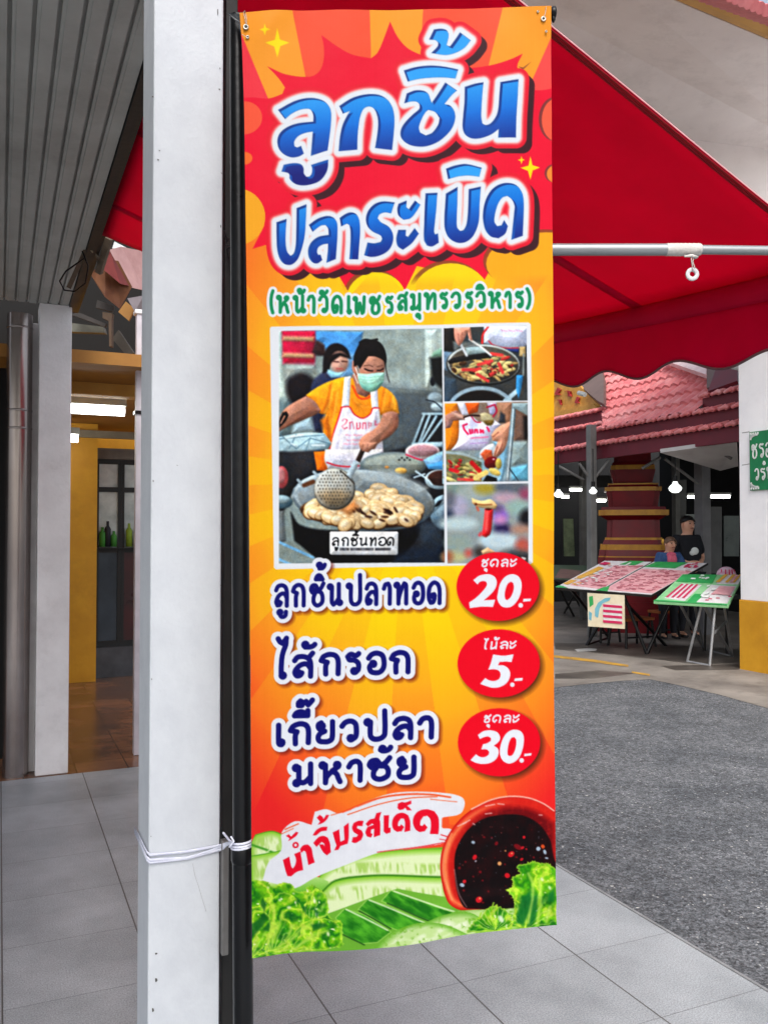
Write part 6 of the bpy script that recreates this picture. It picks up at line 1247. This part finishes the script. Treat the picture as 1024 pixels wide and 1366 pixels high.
# windows / doors of the back wall
for px, lab, m in (([(965, 688), (985, 688), (985, 742), (965, 742)], 'pale window', mat('dim_window', (96, 112, 110), (70, 84, 84), 2.5, .3)), ([(914, 686), (926, 686), (926, 705), (914, 705)], None, mat('dim_window_small', (150, 160, 160), (120, 130, 130), 3, .3)), ([(751, 692), (764, 692), (766, 742), (752, 742)], 'greenish window', mat('green_window', (110, 124, 90), (60, 72, 54), 6, .3))):
    b = MB(); b.slab([W(x, y, 15.2) for x, y in px], Vector((0, .05, 0))); o = b.build('window', m, pv)
M_panel = mat('grey_panel', (104, 106, 106), (86, 88, 88), 3, .5)
b = MB(); b.slab([W(940, 676, 14.0), W(962, 676, 14.0), W(962, 765, 14.0), W(940, 765, 14.0)], Vector((0, .06, 0))); b.build('door_panel', M_panel, pv)
b = MB(); b.slab([W(903, 640, 15.4), W(915, 640, 15.4), W(914, 720, 15.4), W(903, 720, 15.4)], Vector((0, .06, 0))); b.build('door_panel', M_panel, pv)
# lamps
def bulb(px, py, dep, label, r=.105, st_=6.0):
    c_ = W(px, py, dep); t = thing('hanging_bulb', c_, label, 'lamp', 'hanging bulbs of the pavilion')
    b = MB(); b.lathe([(0, -r * .78), (r * .5, -r * .7), (r * .9, -r * .35), (r, 0), (r * .8, r * .3), (r * .45, r * .62), (r * .32, r * 1.0), (0, r * 1.02)], c_, 20); b.build('bulb', M_bulb, t)
    b = MB(); b.tube([c_ + UZ * r, c_ + UZ * (r + .08)], .03, 10); b.tube([c_ + UZ * (r + .07), c_ + UZ * .62], .008, 6); b.build('cord', M_black, t)
M_bulb = mat('lit_bulb', (250, 252, 250), rough=.3, emit=(.95, 1, .96, 1.2))
bulb(900, 651, 11.8, 'largest bright hanging bulb, between pillar and standing man', .088); bulb(790.5, 655, 12.6, 'small hanging bulb in front of the grey post', .058); bulb(744.5, 659, 13.0, 'hanging bulb half hidden by the banner edge', .07)
for x, y, dep, L_, lab in ((916, 663, 14.2, .25, 'short tube lamp left of the back post'), (944, 662.5, 14.0, .36, 'long tube lamp right of the back post'), (794, 668, 14.8, .18, 'tube lamp beside the grey post'), (759, 653.5, 15.0, .22, 'tube lamp near the banner edge'), (748, 663, 14.6, .14, 'dim tube lamp below the leftmost bulb')):
    tube_lamp(W(x, y - 2, dep), Vector((1, 0, 0)), L_, lab, .05, 'tube lamps of the pavilion')
# red and gold pillar
PD = 13.9; pc_ = W(843, 700, PD); pc_.z = ROAD + .004; px2m = PD / FPX
pil = thing('temple_pillar', pc_, 'stepped dark red and gold temple pillar inside the pavilion', 'pillar')
M_pr = mat('pillar_red', (126, 4, 22), (100, 2, 16), 4, .45, .1, .1, 30); M_pg = mat('pillar_gold', (206, 150, 44), (176, 120, 30), 8, .4, .1, .2, 40)
zr = lambda y: W(843, y, PD).z
def tier(bm, w0, y0, w1, y1):
    a, c_ = w0 * px2m / 2 * 1.0, w1 * px2m / 2; rot = math.radians(-14); vs = []
    for r, z in ((a, zr(y0)), (c_, zr(y1))):
        k = .80; pts = [(-1, -k), (-k, -k), (-k, -1), (k, -1), (k, -k), (1, -k), (1, k), (k, k), (k, 1), (-k, 1), (-k, k), (-1, k)]
        for x, y in pts:
            x *= r; y *= r; vs.append(pc_ * 1 + Vector((x * math.cos(rot) - y * math.sin(rot), x * math.sin(rot) + y * math.cos(rot), 0)) * 1)
            vs[-1].z = z
    n = 12; bm.add(vs, [tuple(range(n)), tuple(range(n, 2 * n))[::-1]] + [(i, n + i, n + (i + 1) % n, (i + 1) % n) for i in range(n)])
rb_, gbm = MB(), MB()
seq = [('r', 44, 596, 46, 618), ('r', 50, 618, 52, 622), ('g', 54, 622, 54, 628), ('r', 56, 628, 48, 645), ('g', 62, 646, 62, 648), ('r', 60, 648, 64, 651), ('g', 70, 651, 70, 656), ('r', 66, 656, 60, 677), ('r', 78, 677, 80, 681), ('g', 86, 681, 86, 688), ('r', 82, 688, 64, 694), ('r', 64, 694, 66, 717), ('g', 70, 717, 70, 720), ('r', 72, 720, 76, 726), ('g', 82, 726, 82, 733), ('r', 84, 733, 86, 741), ('g', 86, 741, 86, 742.5), ('r', 88, 742.5, 90, 800), ('r', 96, 800, 96, 845)]
for c_, w0, y0, w1, y1 in seq: tier(rb_ if c_ == 'r' else gbm, w0 * 1.02, y0, w1 * 1.02, y1)
rb_.build('body', M_pr, pil); gbm.build('gold_band', M_pg, pil)

# ---------------------------------------------------------------- menu tables
def board_mat(name, base, base2, kind):
    return mat(name, base, base2, 16, .35, .1, .05, 30)
M_pinkp = mat('menu_pink', (226, 176, 178), (206, 140, 150), 22, .4, .1); M_grn = mat('menu_green', (60, 168, 92), (40, 148, 76), 10, .4); M_wht = mat('menu_white', (222, 220, 220), (200, 196, 198), 16, .4)
M_mag = mat('menu_magenta', (206, 44, 96), (186, 30, 80), 10, .4); M_ylw = mat('menu_yellow', (226, 176, 66), (206, 150, 60), 12, .4); M_blu = mat('menu_blue', (70, 140, 190), (50, 110, 160), 10, .4)
M_lgrn = mat('menu_light_green', (150, 206, 150), (120, 186, 130), 10, .4); M_tsteel = mat('table_steel', (172, 174, 176), (140, 142, 144), 6, .35, metal=.5)
class Board:
    def __init__(s, fl_, fr_, br_, bl2): s.c = [W(*fl_), W(*fr_), W(*br_), W(*bl2)]; s.n = (s.c[1] - s.c[0]).cross(s.c[3] - s.c[0]).normalized()
    def at(s, u, v, o=0.0):
        a = s.c[0].lerp(s.c[1], u); c_ = s.c[3].lerp(s.c[2], u); return a.lerp(c_, v) + s.n * o
    def patch(s, bm, pts, o): bm.slab([s.at(u, v, o) for u, v in pts], s.n * .003)
def table(name, label, Bd, prints, legs, legm, legw, rim):
    mid = Bd.at(.5, .5); t = thing(name, Vector((mid.x, mid.y, ROAD + .004)), label, 'table', 'menu tables in front of the pavilion')
    b = MB(); b.slab([Bd.at(0, 0), Bd.at(1, 0), Bd.at(1, 1), Bd.at(0, 1)], -Bd.n * .03); b.build('table_top', rim, t, .004)
    for i, (m, polys) in enumerate(prints):
        b = MB()
        for pl_ in polys: Bd.patch(b, pl_, .001 + .0035 * i)
        b.build('menu_print', m, t)
    for lg in legs:
        b = MB()
        for p, q in zip(lg, lg[1:]): b.tube([p, q], legw, 8)
        b.build('leg', legm, t)
    return t
zg = ROAD + .004
Bb = Board((740, 784, 11.4), (868, 794, 10.7), (944, 751, 11.6), (806, 748, 12.3))
rr = random.Random(9)
def scrib(u0, v0, u1, v1, n, h=.02, w_=.05):
    o = []
    for k in range(n):
        u, v = u0 + rr.random() * (u1 - u0), v0 + rr.random() * (v1 - v0); o.append([(u, v), (u + w_ * rr.random() + .01, v), (u + w_ * .8, v + h), (u, v + h)])
    return o
lines_ = lambda u0, u1, v0, v1, n, fr=.45: [[(u0, v0 + (v1 - v0) * k / n), (u1, v0 + (v1 - v0) * k / n), (u1, v0 + (v1 - v0) * (k + fr) / n), (u0, v0 + (v1 - v0) * (k + fr) / n)] for k in range(n)]
zz = lambda p: Vector((p.x, p.y, zg + .01))
fa, fb = WZ(782, 861, zg), WZ(862, 872.5, zg); ba, bb_ = WZ(812, 851, zg), WZ(888, 862, zg)
under = lambda B_, u, v: B_.at(u, v, -.032)
table('menu_table', 'large dark-legged table with two tilted pink menu boards', Bb, [
  (M_wht, [[(.005, .01), (.47, .01), (.47, .99), (.005, .99)], [(.49, .01), (.995, .01), (.995, .99), (.49, .99)]]),
  (M_pinkp, [[(.10, .10), (.46, .05), (.46, .86), (.20, .80)], [(.50, .04), (.99, .04), (.99, .72), (.50, .74)]]),
  (M_grn, [[(.0, .0), (.14, .0), (.06, .05), (.0, .06)], [(.22, .86), (.38, .84), (.40, .99), (.26, .99)], [(.44, .0), (.56, .0), (.50, .14), (.46, .10)], [(.50, .80), (.80, .78), (.82, .98), (.52, .98)]]),
  (M_ylw, [[(.03, .35), (.10, .30), (.14, .7), (.06, .75)], [(.02, .12), (.08, .10), (.10, .24), (.03, .26)]] + scrib(.02, .1, .16, .9, 8)),
  (M_mag, [[(.02, .84), (.10, .80), (.12, .88), (.04, .92)]] + scrib(.84, .80, .97, .95, 12, .035, .03)),
  (mat('menu_text', (190, 110, 120), (170, 90, 104), 10, .5), scrib(.14, .1, .44, .8, 70, .012, .05) + scrib(.52, .06, .95, .72, 90, .012, .05)),
  (M_sw, scrib(.14, .1, .30, .6, 20, .02, .03) + [[(.30, .80), (.32, .80), (.32, .9), (.30, .9)]]),
 ], [[under(Bb, .10, .1), ba], [fa, under(Bb, .38, .75)], [under(Bb, .55, .12), bb_], [fb, under(Bb, .9, .75)], [fa, ba], [under(Bb, .58, .2), fb]], M_black, .022, M_dark)
Bs = Board((871, 802.5, 10.3), (971, 808.5, 10.0), (991, 767, 10.9), (910, 766, 11.1))
s1_, s2_, s3_, s4_ = WZ(916, 882.5, zg), WZ(946, 888, zg), WZ(976, 876, zg), WZ(938, 866, zg)
k1_, k2_ = under(Bs, .62, .12), under(Bs, .80, .12)
table('menu_table', 'smaller silver-legged table with striped pink and green menu board', Bs, [
  (M_lgrn, [[(.005, .01), (.995, .01), (.995, .99), (.005, .99)]]),
  (M_wht, [[(.10, .12), (.40, .06), (.46, .60), (.14, .64)], [(.52, .04), (.97, .06), (.98, .60), (.60, .62)], [(.66, .66), (.99, .66), (.99, .97), (.70, .97)]]),
  (M_grn, [[(.0, .0), (.98, .0), (.98, .03), (.0, .04)], [(.02, .70), (.60, .66), (.58, .97), (.02, .97)], [(.44, .02), (.56, .02), (.60, .3), (.46, .3)]]),
  (M_mag, [[(.11 + .075 * k, .14), (.145 + .075 * k, .135), (.185 + .075 * k, .60), (.15 + .075 * k, .61)] for k in range(4)] + scrib(.6, .1, .95, .3, 6, .02, .06)),
  (M_ylw, [[(.64, .7), (.70, .7), (.76, .97), (.70, .97)], [(.78, .70), (.83, .70), (.88, .97), (.83, .97)], [(.9, .70), (.93, .7), (.97, .97), (.94, .97)]]),
  (M_pinkp, [[(.70, .30), (.96, .28), (.97, .55), (.74, .55)], [(.86, .68), (.9, .68), (.92, .95), (.88, .95)]]),
  (M_sw, scrib(.2, .75, .5, .9, 8, .04, .06) + scrib(.55, .1, .7, .55, 8, .05, .06)),
 ], [[k1_, s1_], [k2_, s2_], [s1_, s2_], [under(Bs, .72, .7), s3_], [under(Bs, .3, .6), s4_], [s4_, s3_], [k1_.lerp(s1_, .45), under(Bs, .3, .6).lerp(s4_, .5)], [k2_.lerp(s2_, .5), s3_.lerp(under(Bs, .72, .7), .5)], [under(Bs, .62, .12), s3_], [under(Bs, .30, .12), s4_]], M_tsteel, .017, M_lgrn)
Bk = Board((722, 772, 14.0), (780, 776, 13.6), (788, 754, 14.6), (722, 753, 15.0))
table('menu_table', 'dull green table behind, half hidden by the banner', Bk, [(mat('dull_green_print', (86, 104, 84), (64, 80, 66), 9, .5), [[(.02, .03), (.98, .03), (.98, .97), (.02, .97)]]), (mat('dull_pink_print', (140, 110, 104), (116, 90, 86), 9, .5), [[(.3, .1), (.8, .1), (.85, .6), (.4, .7)]])],
  [[under(Bk, .3, .1), WZ(765, 822, zg)], [under(Bk, .9, .1), WZ(752, 818, zg)], [under(Bk, .4, .8), WZ(776, 815, zg)], [under(Bk, .95, .8), WZ(786, 812, zg)]], M_dark, .02, M_dark)
# hanging menu cloth on the front of the big table
hp = thing('menu_poster', W(808, 792, 11.0), 'cream menu poster hanging from the front edge of the large table', 'poster')
pf_ = lambda x, y, d=0: W(x, y, 10.92 + (808 - x) * .004 - d)
b = MB(); b.slab([pf_(783, 791), pf_(832.5, 794), pf_(833, 839), pf_(784, 835.5)], Vector((0, .008, 0))); b.build('sheet', mat('poster_cream', (222, 214, 190), (206, 192, 160), 9, .6), hp)
for m, polys in ((mat('poster_blue', (120, 180, 196), (90, 160, 180), 8, .5), [[(793, 812), (797, 804), (806, 798), (814, 797), (812, 801), (803, 805), (799, 812), (797, 824), (793, 822)], [(785, 815), (789, 818), (788, 828), (785, 826)]]), (M_wht, [[(803, 805), (829, 807), (829.5, 833), (804, 830)]]), (M_mag, [[(803.5, 806 + 7 * k), (829, 808 + 7 * k), (829.3, 811.5 + 7 * k), (804, 809.5 + 7 * k)] for k in range(4)]), (M_grn, [[(785, 796), (790, 795), (791, 806), (786, 810)]])):
    b = MB()
    for pl_ in polys: b.slab([pf_(x, y, .004 + (.004 if m is M_mag else 0)) for x, y in pl_], Vector((0, -.003, 0)))
    b.build('print', m, hp)
# stools under the tables
M_wood = mat('stool_wood', (176, 96, 40), (150, 76, 30), 6, .5)
def stool(x, y, dep_y, w_, h_, label):
    c_ = WZ(x, dep_y, zg); t = thing('stool', c_, label, 'stool', 'stools under the menu tables'); r = w_ / 2
    b = MB(); b.cbox(c_ + UZ * (h_ - .02), w_, w_ * .7, .04, TH); b.build('seat', M_wood, t, .006)
    for sx_ in (-1, 1):
        for sy in (-1, 1):
            b = MB(); b.tube([c_ + U2 * sx_ * r * .85 + U1 * sy * r * .6 + UZ * (h_ - .04), c_ + U2 * sx_ * r * 1.0 + U1 * sy * r * .75], .018, 8); b.build('leg', M_black, t)
    b = MB(); b.tube([c_ + U2 * -r * .92 - U1 * r * .66 + UZ * .14, c_ + U2 * r * .92 - U1 * r * .66 + UZ * .14], .012, 6); b.build('stretcher', M_black, t)
stool(842, 0, 862, .50, .40, 'wooden-topped bench under the large menu table'); stool(884, 0, 852, .36, .42, 'dark stool between the two tables'); stool(806, 0, 856, .34, .40, 'stool behind the hanging menu poster')
bg_ = thing('cloth_bag', W(968, 766, 11.2), 'pale striped bag behind the silver-legged table', 'bag')
b = MB(); c_ = W(968, 768, 11.25); b.ball(c_, .13, .1, .12); b.build('body', mat('bag_cloth', (206, 190, 200), (186, 120, 150), 14, .7), bg_); b = MB()
for k in range(5): b.tube([c_ + Vector((-.1 + .05 * k, -.06 - .045 * math.sin(math.pi * k / 4), -.06)), c_ + Vector((-.08 + .04 * k, -.05 - .045 * math.sin(math.pi * k / 4), .085))], .008, 6)
b.build('stripe', M_mag, bg_)
p = WZ(968, 862, zg); b = MB(); 
chr_ = thing('folding_chair', p, 'dark chair carrying the striped bag behind the right table', 'chair')
b.cbox(Vector((c_.x, c_.y, .62)), .42, .4, .04, TH); b.build('seat', M_dark, chr_, .006)
for sx_ in (-.18, .18):
    for sy in (-.17, .17): b = MB(); b.tube([Vector((c_.x, c_.y, .6)) + U2 * sx_ + U1 * sy, Vector((c_.x, c_.y, zg)) + U2 * sx_ * 1.1 + U1 * sy * 1.1], .016, 8); b.build('leg', M_dark, chr_)

# ---------------------------------------------------------------- people
M_skin = mat('skin', (222, 170, 142), (206, 150, 124), 9, .5, .08); M_hairb = mat('black_hair', (24, 22, 22), (14, 13, 13), 30, .4, .1, .5, 90); M_hairg = mat('grey_brown_hair', (112, 84, 66), (86, 64, 50), 30, .5, .1, .5, 90)
M_bshirt = mat('black_shirt', (22, 24, 32), (16, 17, 24), 8, .8, .1, .2, 60); M_trous = mat('dark_trousers', (40, 42, 50), (30, 32, 38), 8, .8); M_denim = mat('blue_jacket', (58, 92, 142), (42, 70, 116), 9, .8, .1, .2, 60); M_pinks = mat('pink_scarf', (222, 110, 134), (196, 80, 110), 9, .8)
M_eye = mat('dark_eye', (26, 18, 16)); M_lip = mat('lip', (160, 88, 80)); M_shoe = mat('dark_shoe', (34, 32, 32))
def skin_mesh(name, J, E, m, parent, sub=2):
    me = bpy.data.meshes.new(name); me.from_pydata([j[0] for j in J], E, []); me.materials.append(m); o = bpy.data.objects.new(name, me); COL.objects.link(o)
    o.modifiers.new('skin', 'SKIN').use_smooth_shade = True
    for i, j in enumerate(J):
        r = j[1]; sv = me.skin_vertices[0].data[i]; sv.radius = r if isinstance(r, tuple) else (r, r); sv.use_root = (i == 0)
    s_ = o.modifiers.new('sub', 'SUBSURF'); s_.levels = sub; s_.render_levels = sub
    if parent: o.parent = parent; o.matrix_parent_inverse = parent.matrix_basis.inverted()
    return o
def person(base, face_dir, h, label, shirt, hairm, pose):
    """base = point between the feet; face_dir = angle the body faces; joints in body frame (x right, y forward, z up) in fractions of the height"""
    t = thing('person', base, label, 'person'); R_ = Matrix.Rotation(face_dir, 3, 'Z')
    T = lambda p: Vector(base) + R_ @ (Vector(p) * h)
    J, E, idx = [], [], {}
    def j(n, p, r, par=None):
        idx[n] = len(J); J.append((T(p), (r[0] * h, r[1] * h) if isinstance(r, tuple) else r * h))
        if par: E.append((idx[par], idx[n]))
    pz = pose['pelvis']; j('pel', pz, (.085, .06)); up = pose['up']
    Q = lambda a, d: tuple(x + y for x, y in zip(a, d))
    ch = Q(pz, Vector(up) * .17); j('waist', Q(pz, Vector(up) * .08), (.078, .055), 'pel'); j('chest', ch, (.092, .06), 'waist'); sh = Q(pz, Vector(up) * .275); j('neck0', sh, (.05, .042), 'chest'); nk = Q(sh, pose['neck']); j('neck', nk, .030, 'neck0')
    hd = pose['head']; j('head0', Q(nk, (0, .006, .03)), (.046, .052), 'neck'); j('head1', Q(nk, (0 + hd[0], .010 + hd[1], .072)), (.054, .062), 'head0'); j('head2', Q(nk, (hd[0] * 1.4, .004 + hd[1], .112)), (.044, .052), 'head1')
    for s_, n in ((-1, 'l'), (1, 'r')):
        a = pose['arm_' + n]; s0 = Q(sh, (s_ * .095, 0, -.012)); j('sh' + n, s0, .034, 'neck0'); j('el' + n, a[0], .024, 'sh' + n); j('wr' + n, a[1], .017, 'el' + n); hnd = a[2]; j('ha' + n, hnd, (.022, .013), 'wr' + n)
        d = (Vector(hnd) - Vector(a[1])).normalized(); sd_ = d.cross(Vector((0, 0, 1))); sd_ = sd_.normalized() if sd_.length > .1 else Vector((1, 0, 0))
        for f in range(4):
            b0 = Vector(hnd) + sd_ * (-.015 + .010 * f) + d * .018; ln_ = (.026, .030, .028, .022)[f]; j('f%s%d' % (n, f), tuple(b0), .0058, 'ha' + n); j('g%s%d' % (n, f), tuple(b0 + d * ln_ * .6 - Vector((0, 0, .008))), .0052, 'f%s%d' % (n, f)); j('h%s%d' % (n, f), tuple(b0 + d * ln_ - Vector((0, 0, .020))), .0042, 'g%s%d' % (n, f))
        j('th' + n, tuple(Vector(hnd) + sd_ * .022 - d * .004), .0065, 'ha' + n); j('tj' + n, tuple(Vector(hnd) + sd_ * .034 + d * .016), .0052, 'th' + n)
        l_ = pose['leg_' + n]; j('hp' + n, Q(pz, (s_ * .048, 0, -.03)), .056, 'pel'); j('kn' + n, l_[0], .038, 'hp' + n); j('an' + n, l_[1], .024, 'kn' + n); j('ft' + n, Q(l_[1], (0, .075, -.018)), (.022, .014), 'an' + n)
    body = skin_mesh('body', J, E, M_skin, t)
    # clothes over the body
    grow = lambda n, g: (J[idx[n]][0], (J[idx[n]][1][0] * g, J[idx[n]][1][1] * g) if isinstance(J[idx[n]][1], tuple) else J[idx[n]][1] * g)
    names = ['chest', 'waist', 'pel', 'neck0', 'shl', 'shr']; SJ = [grow(n, 1.32) for n in names]; SE = [(0, 1), (1, 2), (0, 3), (3, 4), (3, 5)]; SJ[3] = (T(Q(sh, (0, 0, -.002))), (.062 * h, .056 * h)); SJ[4] = (T(Q(sh, (-.088, 0, .002))), .050 * h); SJ[5] = (T(Q(sh, (.088, 0, .002))), .050 * h); SJ.append((T(Q(sh, (0, .0, .022))), .044 * h)); SE.append((3, 6))
    for n, k in (('l', 4), ('r', 5)):
        e = Vector(pose['arm_' + n][0]); s0 = Vector(Q(sh, ((-1 if n == 'l' else 1) * .095, 0, -.012))); f = pose['sleeve']; SJ.append((T(tuple(s0.lerp(e, min(f, 1)))), .040 * h if f <= 1 else .034 * h)); SE.append((k, len(SJ) - 1))
        if f > 1: w_ = Vector(pose['arm_' + n][1]); SJ.append((T(tuple(e.lerp(w_, f - 1))), .026 * h)); SE.append((len(SJ) - 2, len(SJ) - 1))
    skin_mesh('shirt' if pose['sleeve'] <= 1 else 'jacket', SJ, SE, shirt, t)
    TJ = [grow('pel', 1.15)]; TE = []
    for n in 'lr':
        for nm in ('hp', 'kn', 'an'): TJ.append(grow(nm + n, 1.2)); TE.append(((0 if nm == 'hp' else len(TJ) - 2), len(TJ) - 1))
    skin_mesh('trousers', TJ, TE, M_trous, t)
    for n in 'lr':
        a = pose['leg_' + n][1]; skin_mesh('shoe', [(T(Q(a, (0, -.012, -.016))), (.026 * h, .02 * h)), (T(Q(a, (0, .08, -.022))), (.028 * h, .014 * h))], [(0, 1)], M_shoe, t)
    # head details
    hc = Vector(Q(nk, (hd[0], .008 + hd[1], .072))); F = lambda x, y, z: T(tuple(hc + Vector((x, y, z))))
    b = MB(); r2 = lambda v, k: v * h
    def dome(u, v):
        az = u * 6.28318; fr = math.cos(az - math.pi / 2); low = 1.15 + .75 * (1 - max(0, fr)) ** 1.0 * pose['hair']; el = v * low; k = 1.0 + .05 * math.sin(az * 7 + v * 9) * v
        return F(.0535 * math.sin(el) * math.cos(az) * k, -.004 + .0605 * math.sin(el) * math.sin(az) * k, .012 + .058 * math.cos(el))
    b.grid(dome, 26, 9); b.build('hair', hairm, t, 0, .006 * h)
    for s_ in (-1, 1):
        b = MB(); b.ball(F(s_ * .021, .0555, .006), .0075 * h, .003 * h, .0042 * h, 8, 6); b.build('eye', M_eye, t)
        b = MB(); b.box(F(s_ * .021 - .013, .055, .017), (R_ @ Vector((.026 * h, 0, 0))), (R_ @ Vector((0, .002 * h, 0))), UZ * .005 * h); b.build('eyebrow', hairm, t)
    b = MB(); b.box(F(-.016, .0515, -.034), (R_ @ Vector((.032 * h, 0, 0))), (R_ @ Vector((0, .0035 * h, 0))), UZ * .006 * h); b.build('mouth', M_lip, t, .001)
    b = MB(); b.tube([F(0, .053, .008), F(0, .062, -.010), F(0, .066, -.016), F(0, .054, -.021)], [.004 * h, .007 * h, .009 * h, .005 * h], 8); b.build('nose', M_skin, t)
    for s_ in (-1, 1): b = MB(); b.ball(F(s_ * .052, .0, -.004), .006 * h, .011 * h, .017 * h, 8, 6); b.build('ear', M_skin, t)
    return t, T
mb_ = W(917, 860, 12.7); mb_.z = zg; hm_ = W(914, 685, 12.7).z - zg
fd = math.pi - math.radians(-18)
pm, Tm = person(mb_, fd, hm_, 'man with short black hair in a black T-shirt standing with folded hands', M_bshirt, M_hairb,
  dict(pelvis=(0, 0, .52), up=(0, -.02, 1), neck=(0, .004, .045), head=(0, .004), arm_l=((-.15, -.01, .645), (-.05, .10, .60), (-.005, .125, .60)), arm_r=((.15, -.01, .645), (.06, .10, .605), (.015, .12, .615)), leg_l=((-.055, .01, .28), (-.06, -.01, .045)), leg_r=((.055, .01, .28), (.06, -.01, .045)), sleeve=.85, hair=.55))
b = MB(); b.ball(Tm((-.012, .078, .70)), .032 * hm_, .006 * hm_, .03 * hm_, 10, 8); b.ball(Tm((.012, .078, .685)), .022 * hm_, .006 * hm_, .02 * hm_, 10, 8); b.build('shirt_print', M_sw, pm)
wb = W(893, 862, 12.5); wb.z = zg; hw_ = (W(897, 714, 12.5).z - zg) / .985
pw, Tw = person(wb, math.pi + math.radians(12), hw_, 'woman in blue jacket and pink scarf leaning behind the large menu table', M_denim, M_hairg,
  dict(pelvis=(0, -.05, .52), up=(0, .14, .98), neck=(0, .014, .040), head=(.0, .012), arm_l=((-.16, .03, .655), (-.07, .17, .66), (-.025, .195, .675)), arm_r=((.16, .03, .655), (.07, .17, .66), (.03, .20, .675)), leg_l=((-.055, -.02, .28), (-.06, -.04, .045)), leg_r=((.055, -.02, .28), (.06, -.04, .045)), sleeve=1.75, hair=1.0))
zz_ = .52 + .275 * .98; yy_ = -.05 + .275 * .14
b = MB(); b.ball(Tw((0, yy_ + .03, zz_ + .012)), .085, .075, .045, 14, 8); b.ball(Tw((-.012, yy_ + .062, zz_ - .035)), .055, .035, .085, 12, 8); b.ball(Tw((.022, yy_ + .060, zz_ - .030)), .045, .035, .075, 12, 8); b.build('scarf', M_pinks, pw)
b = MB(); b.ball(Tw((.046, yy_ - .02, zz_ + .135)), .022, .03, .045, 10, 8); b.build('hair_bow', M_ylw, pw)
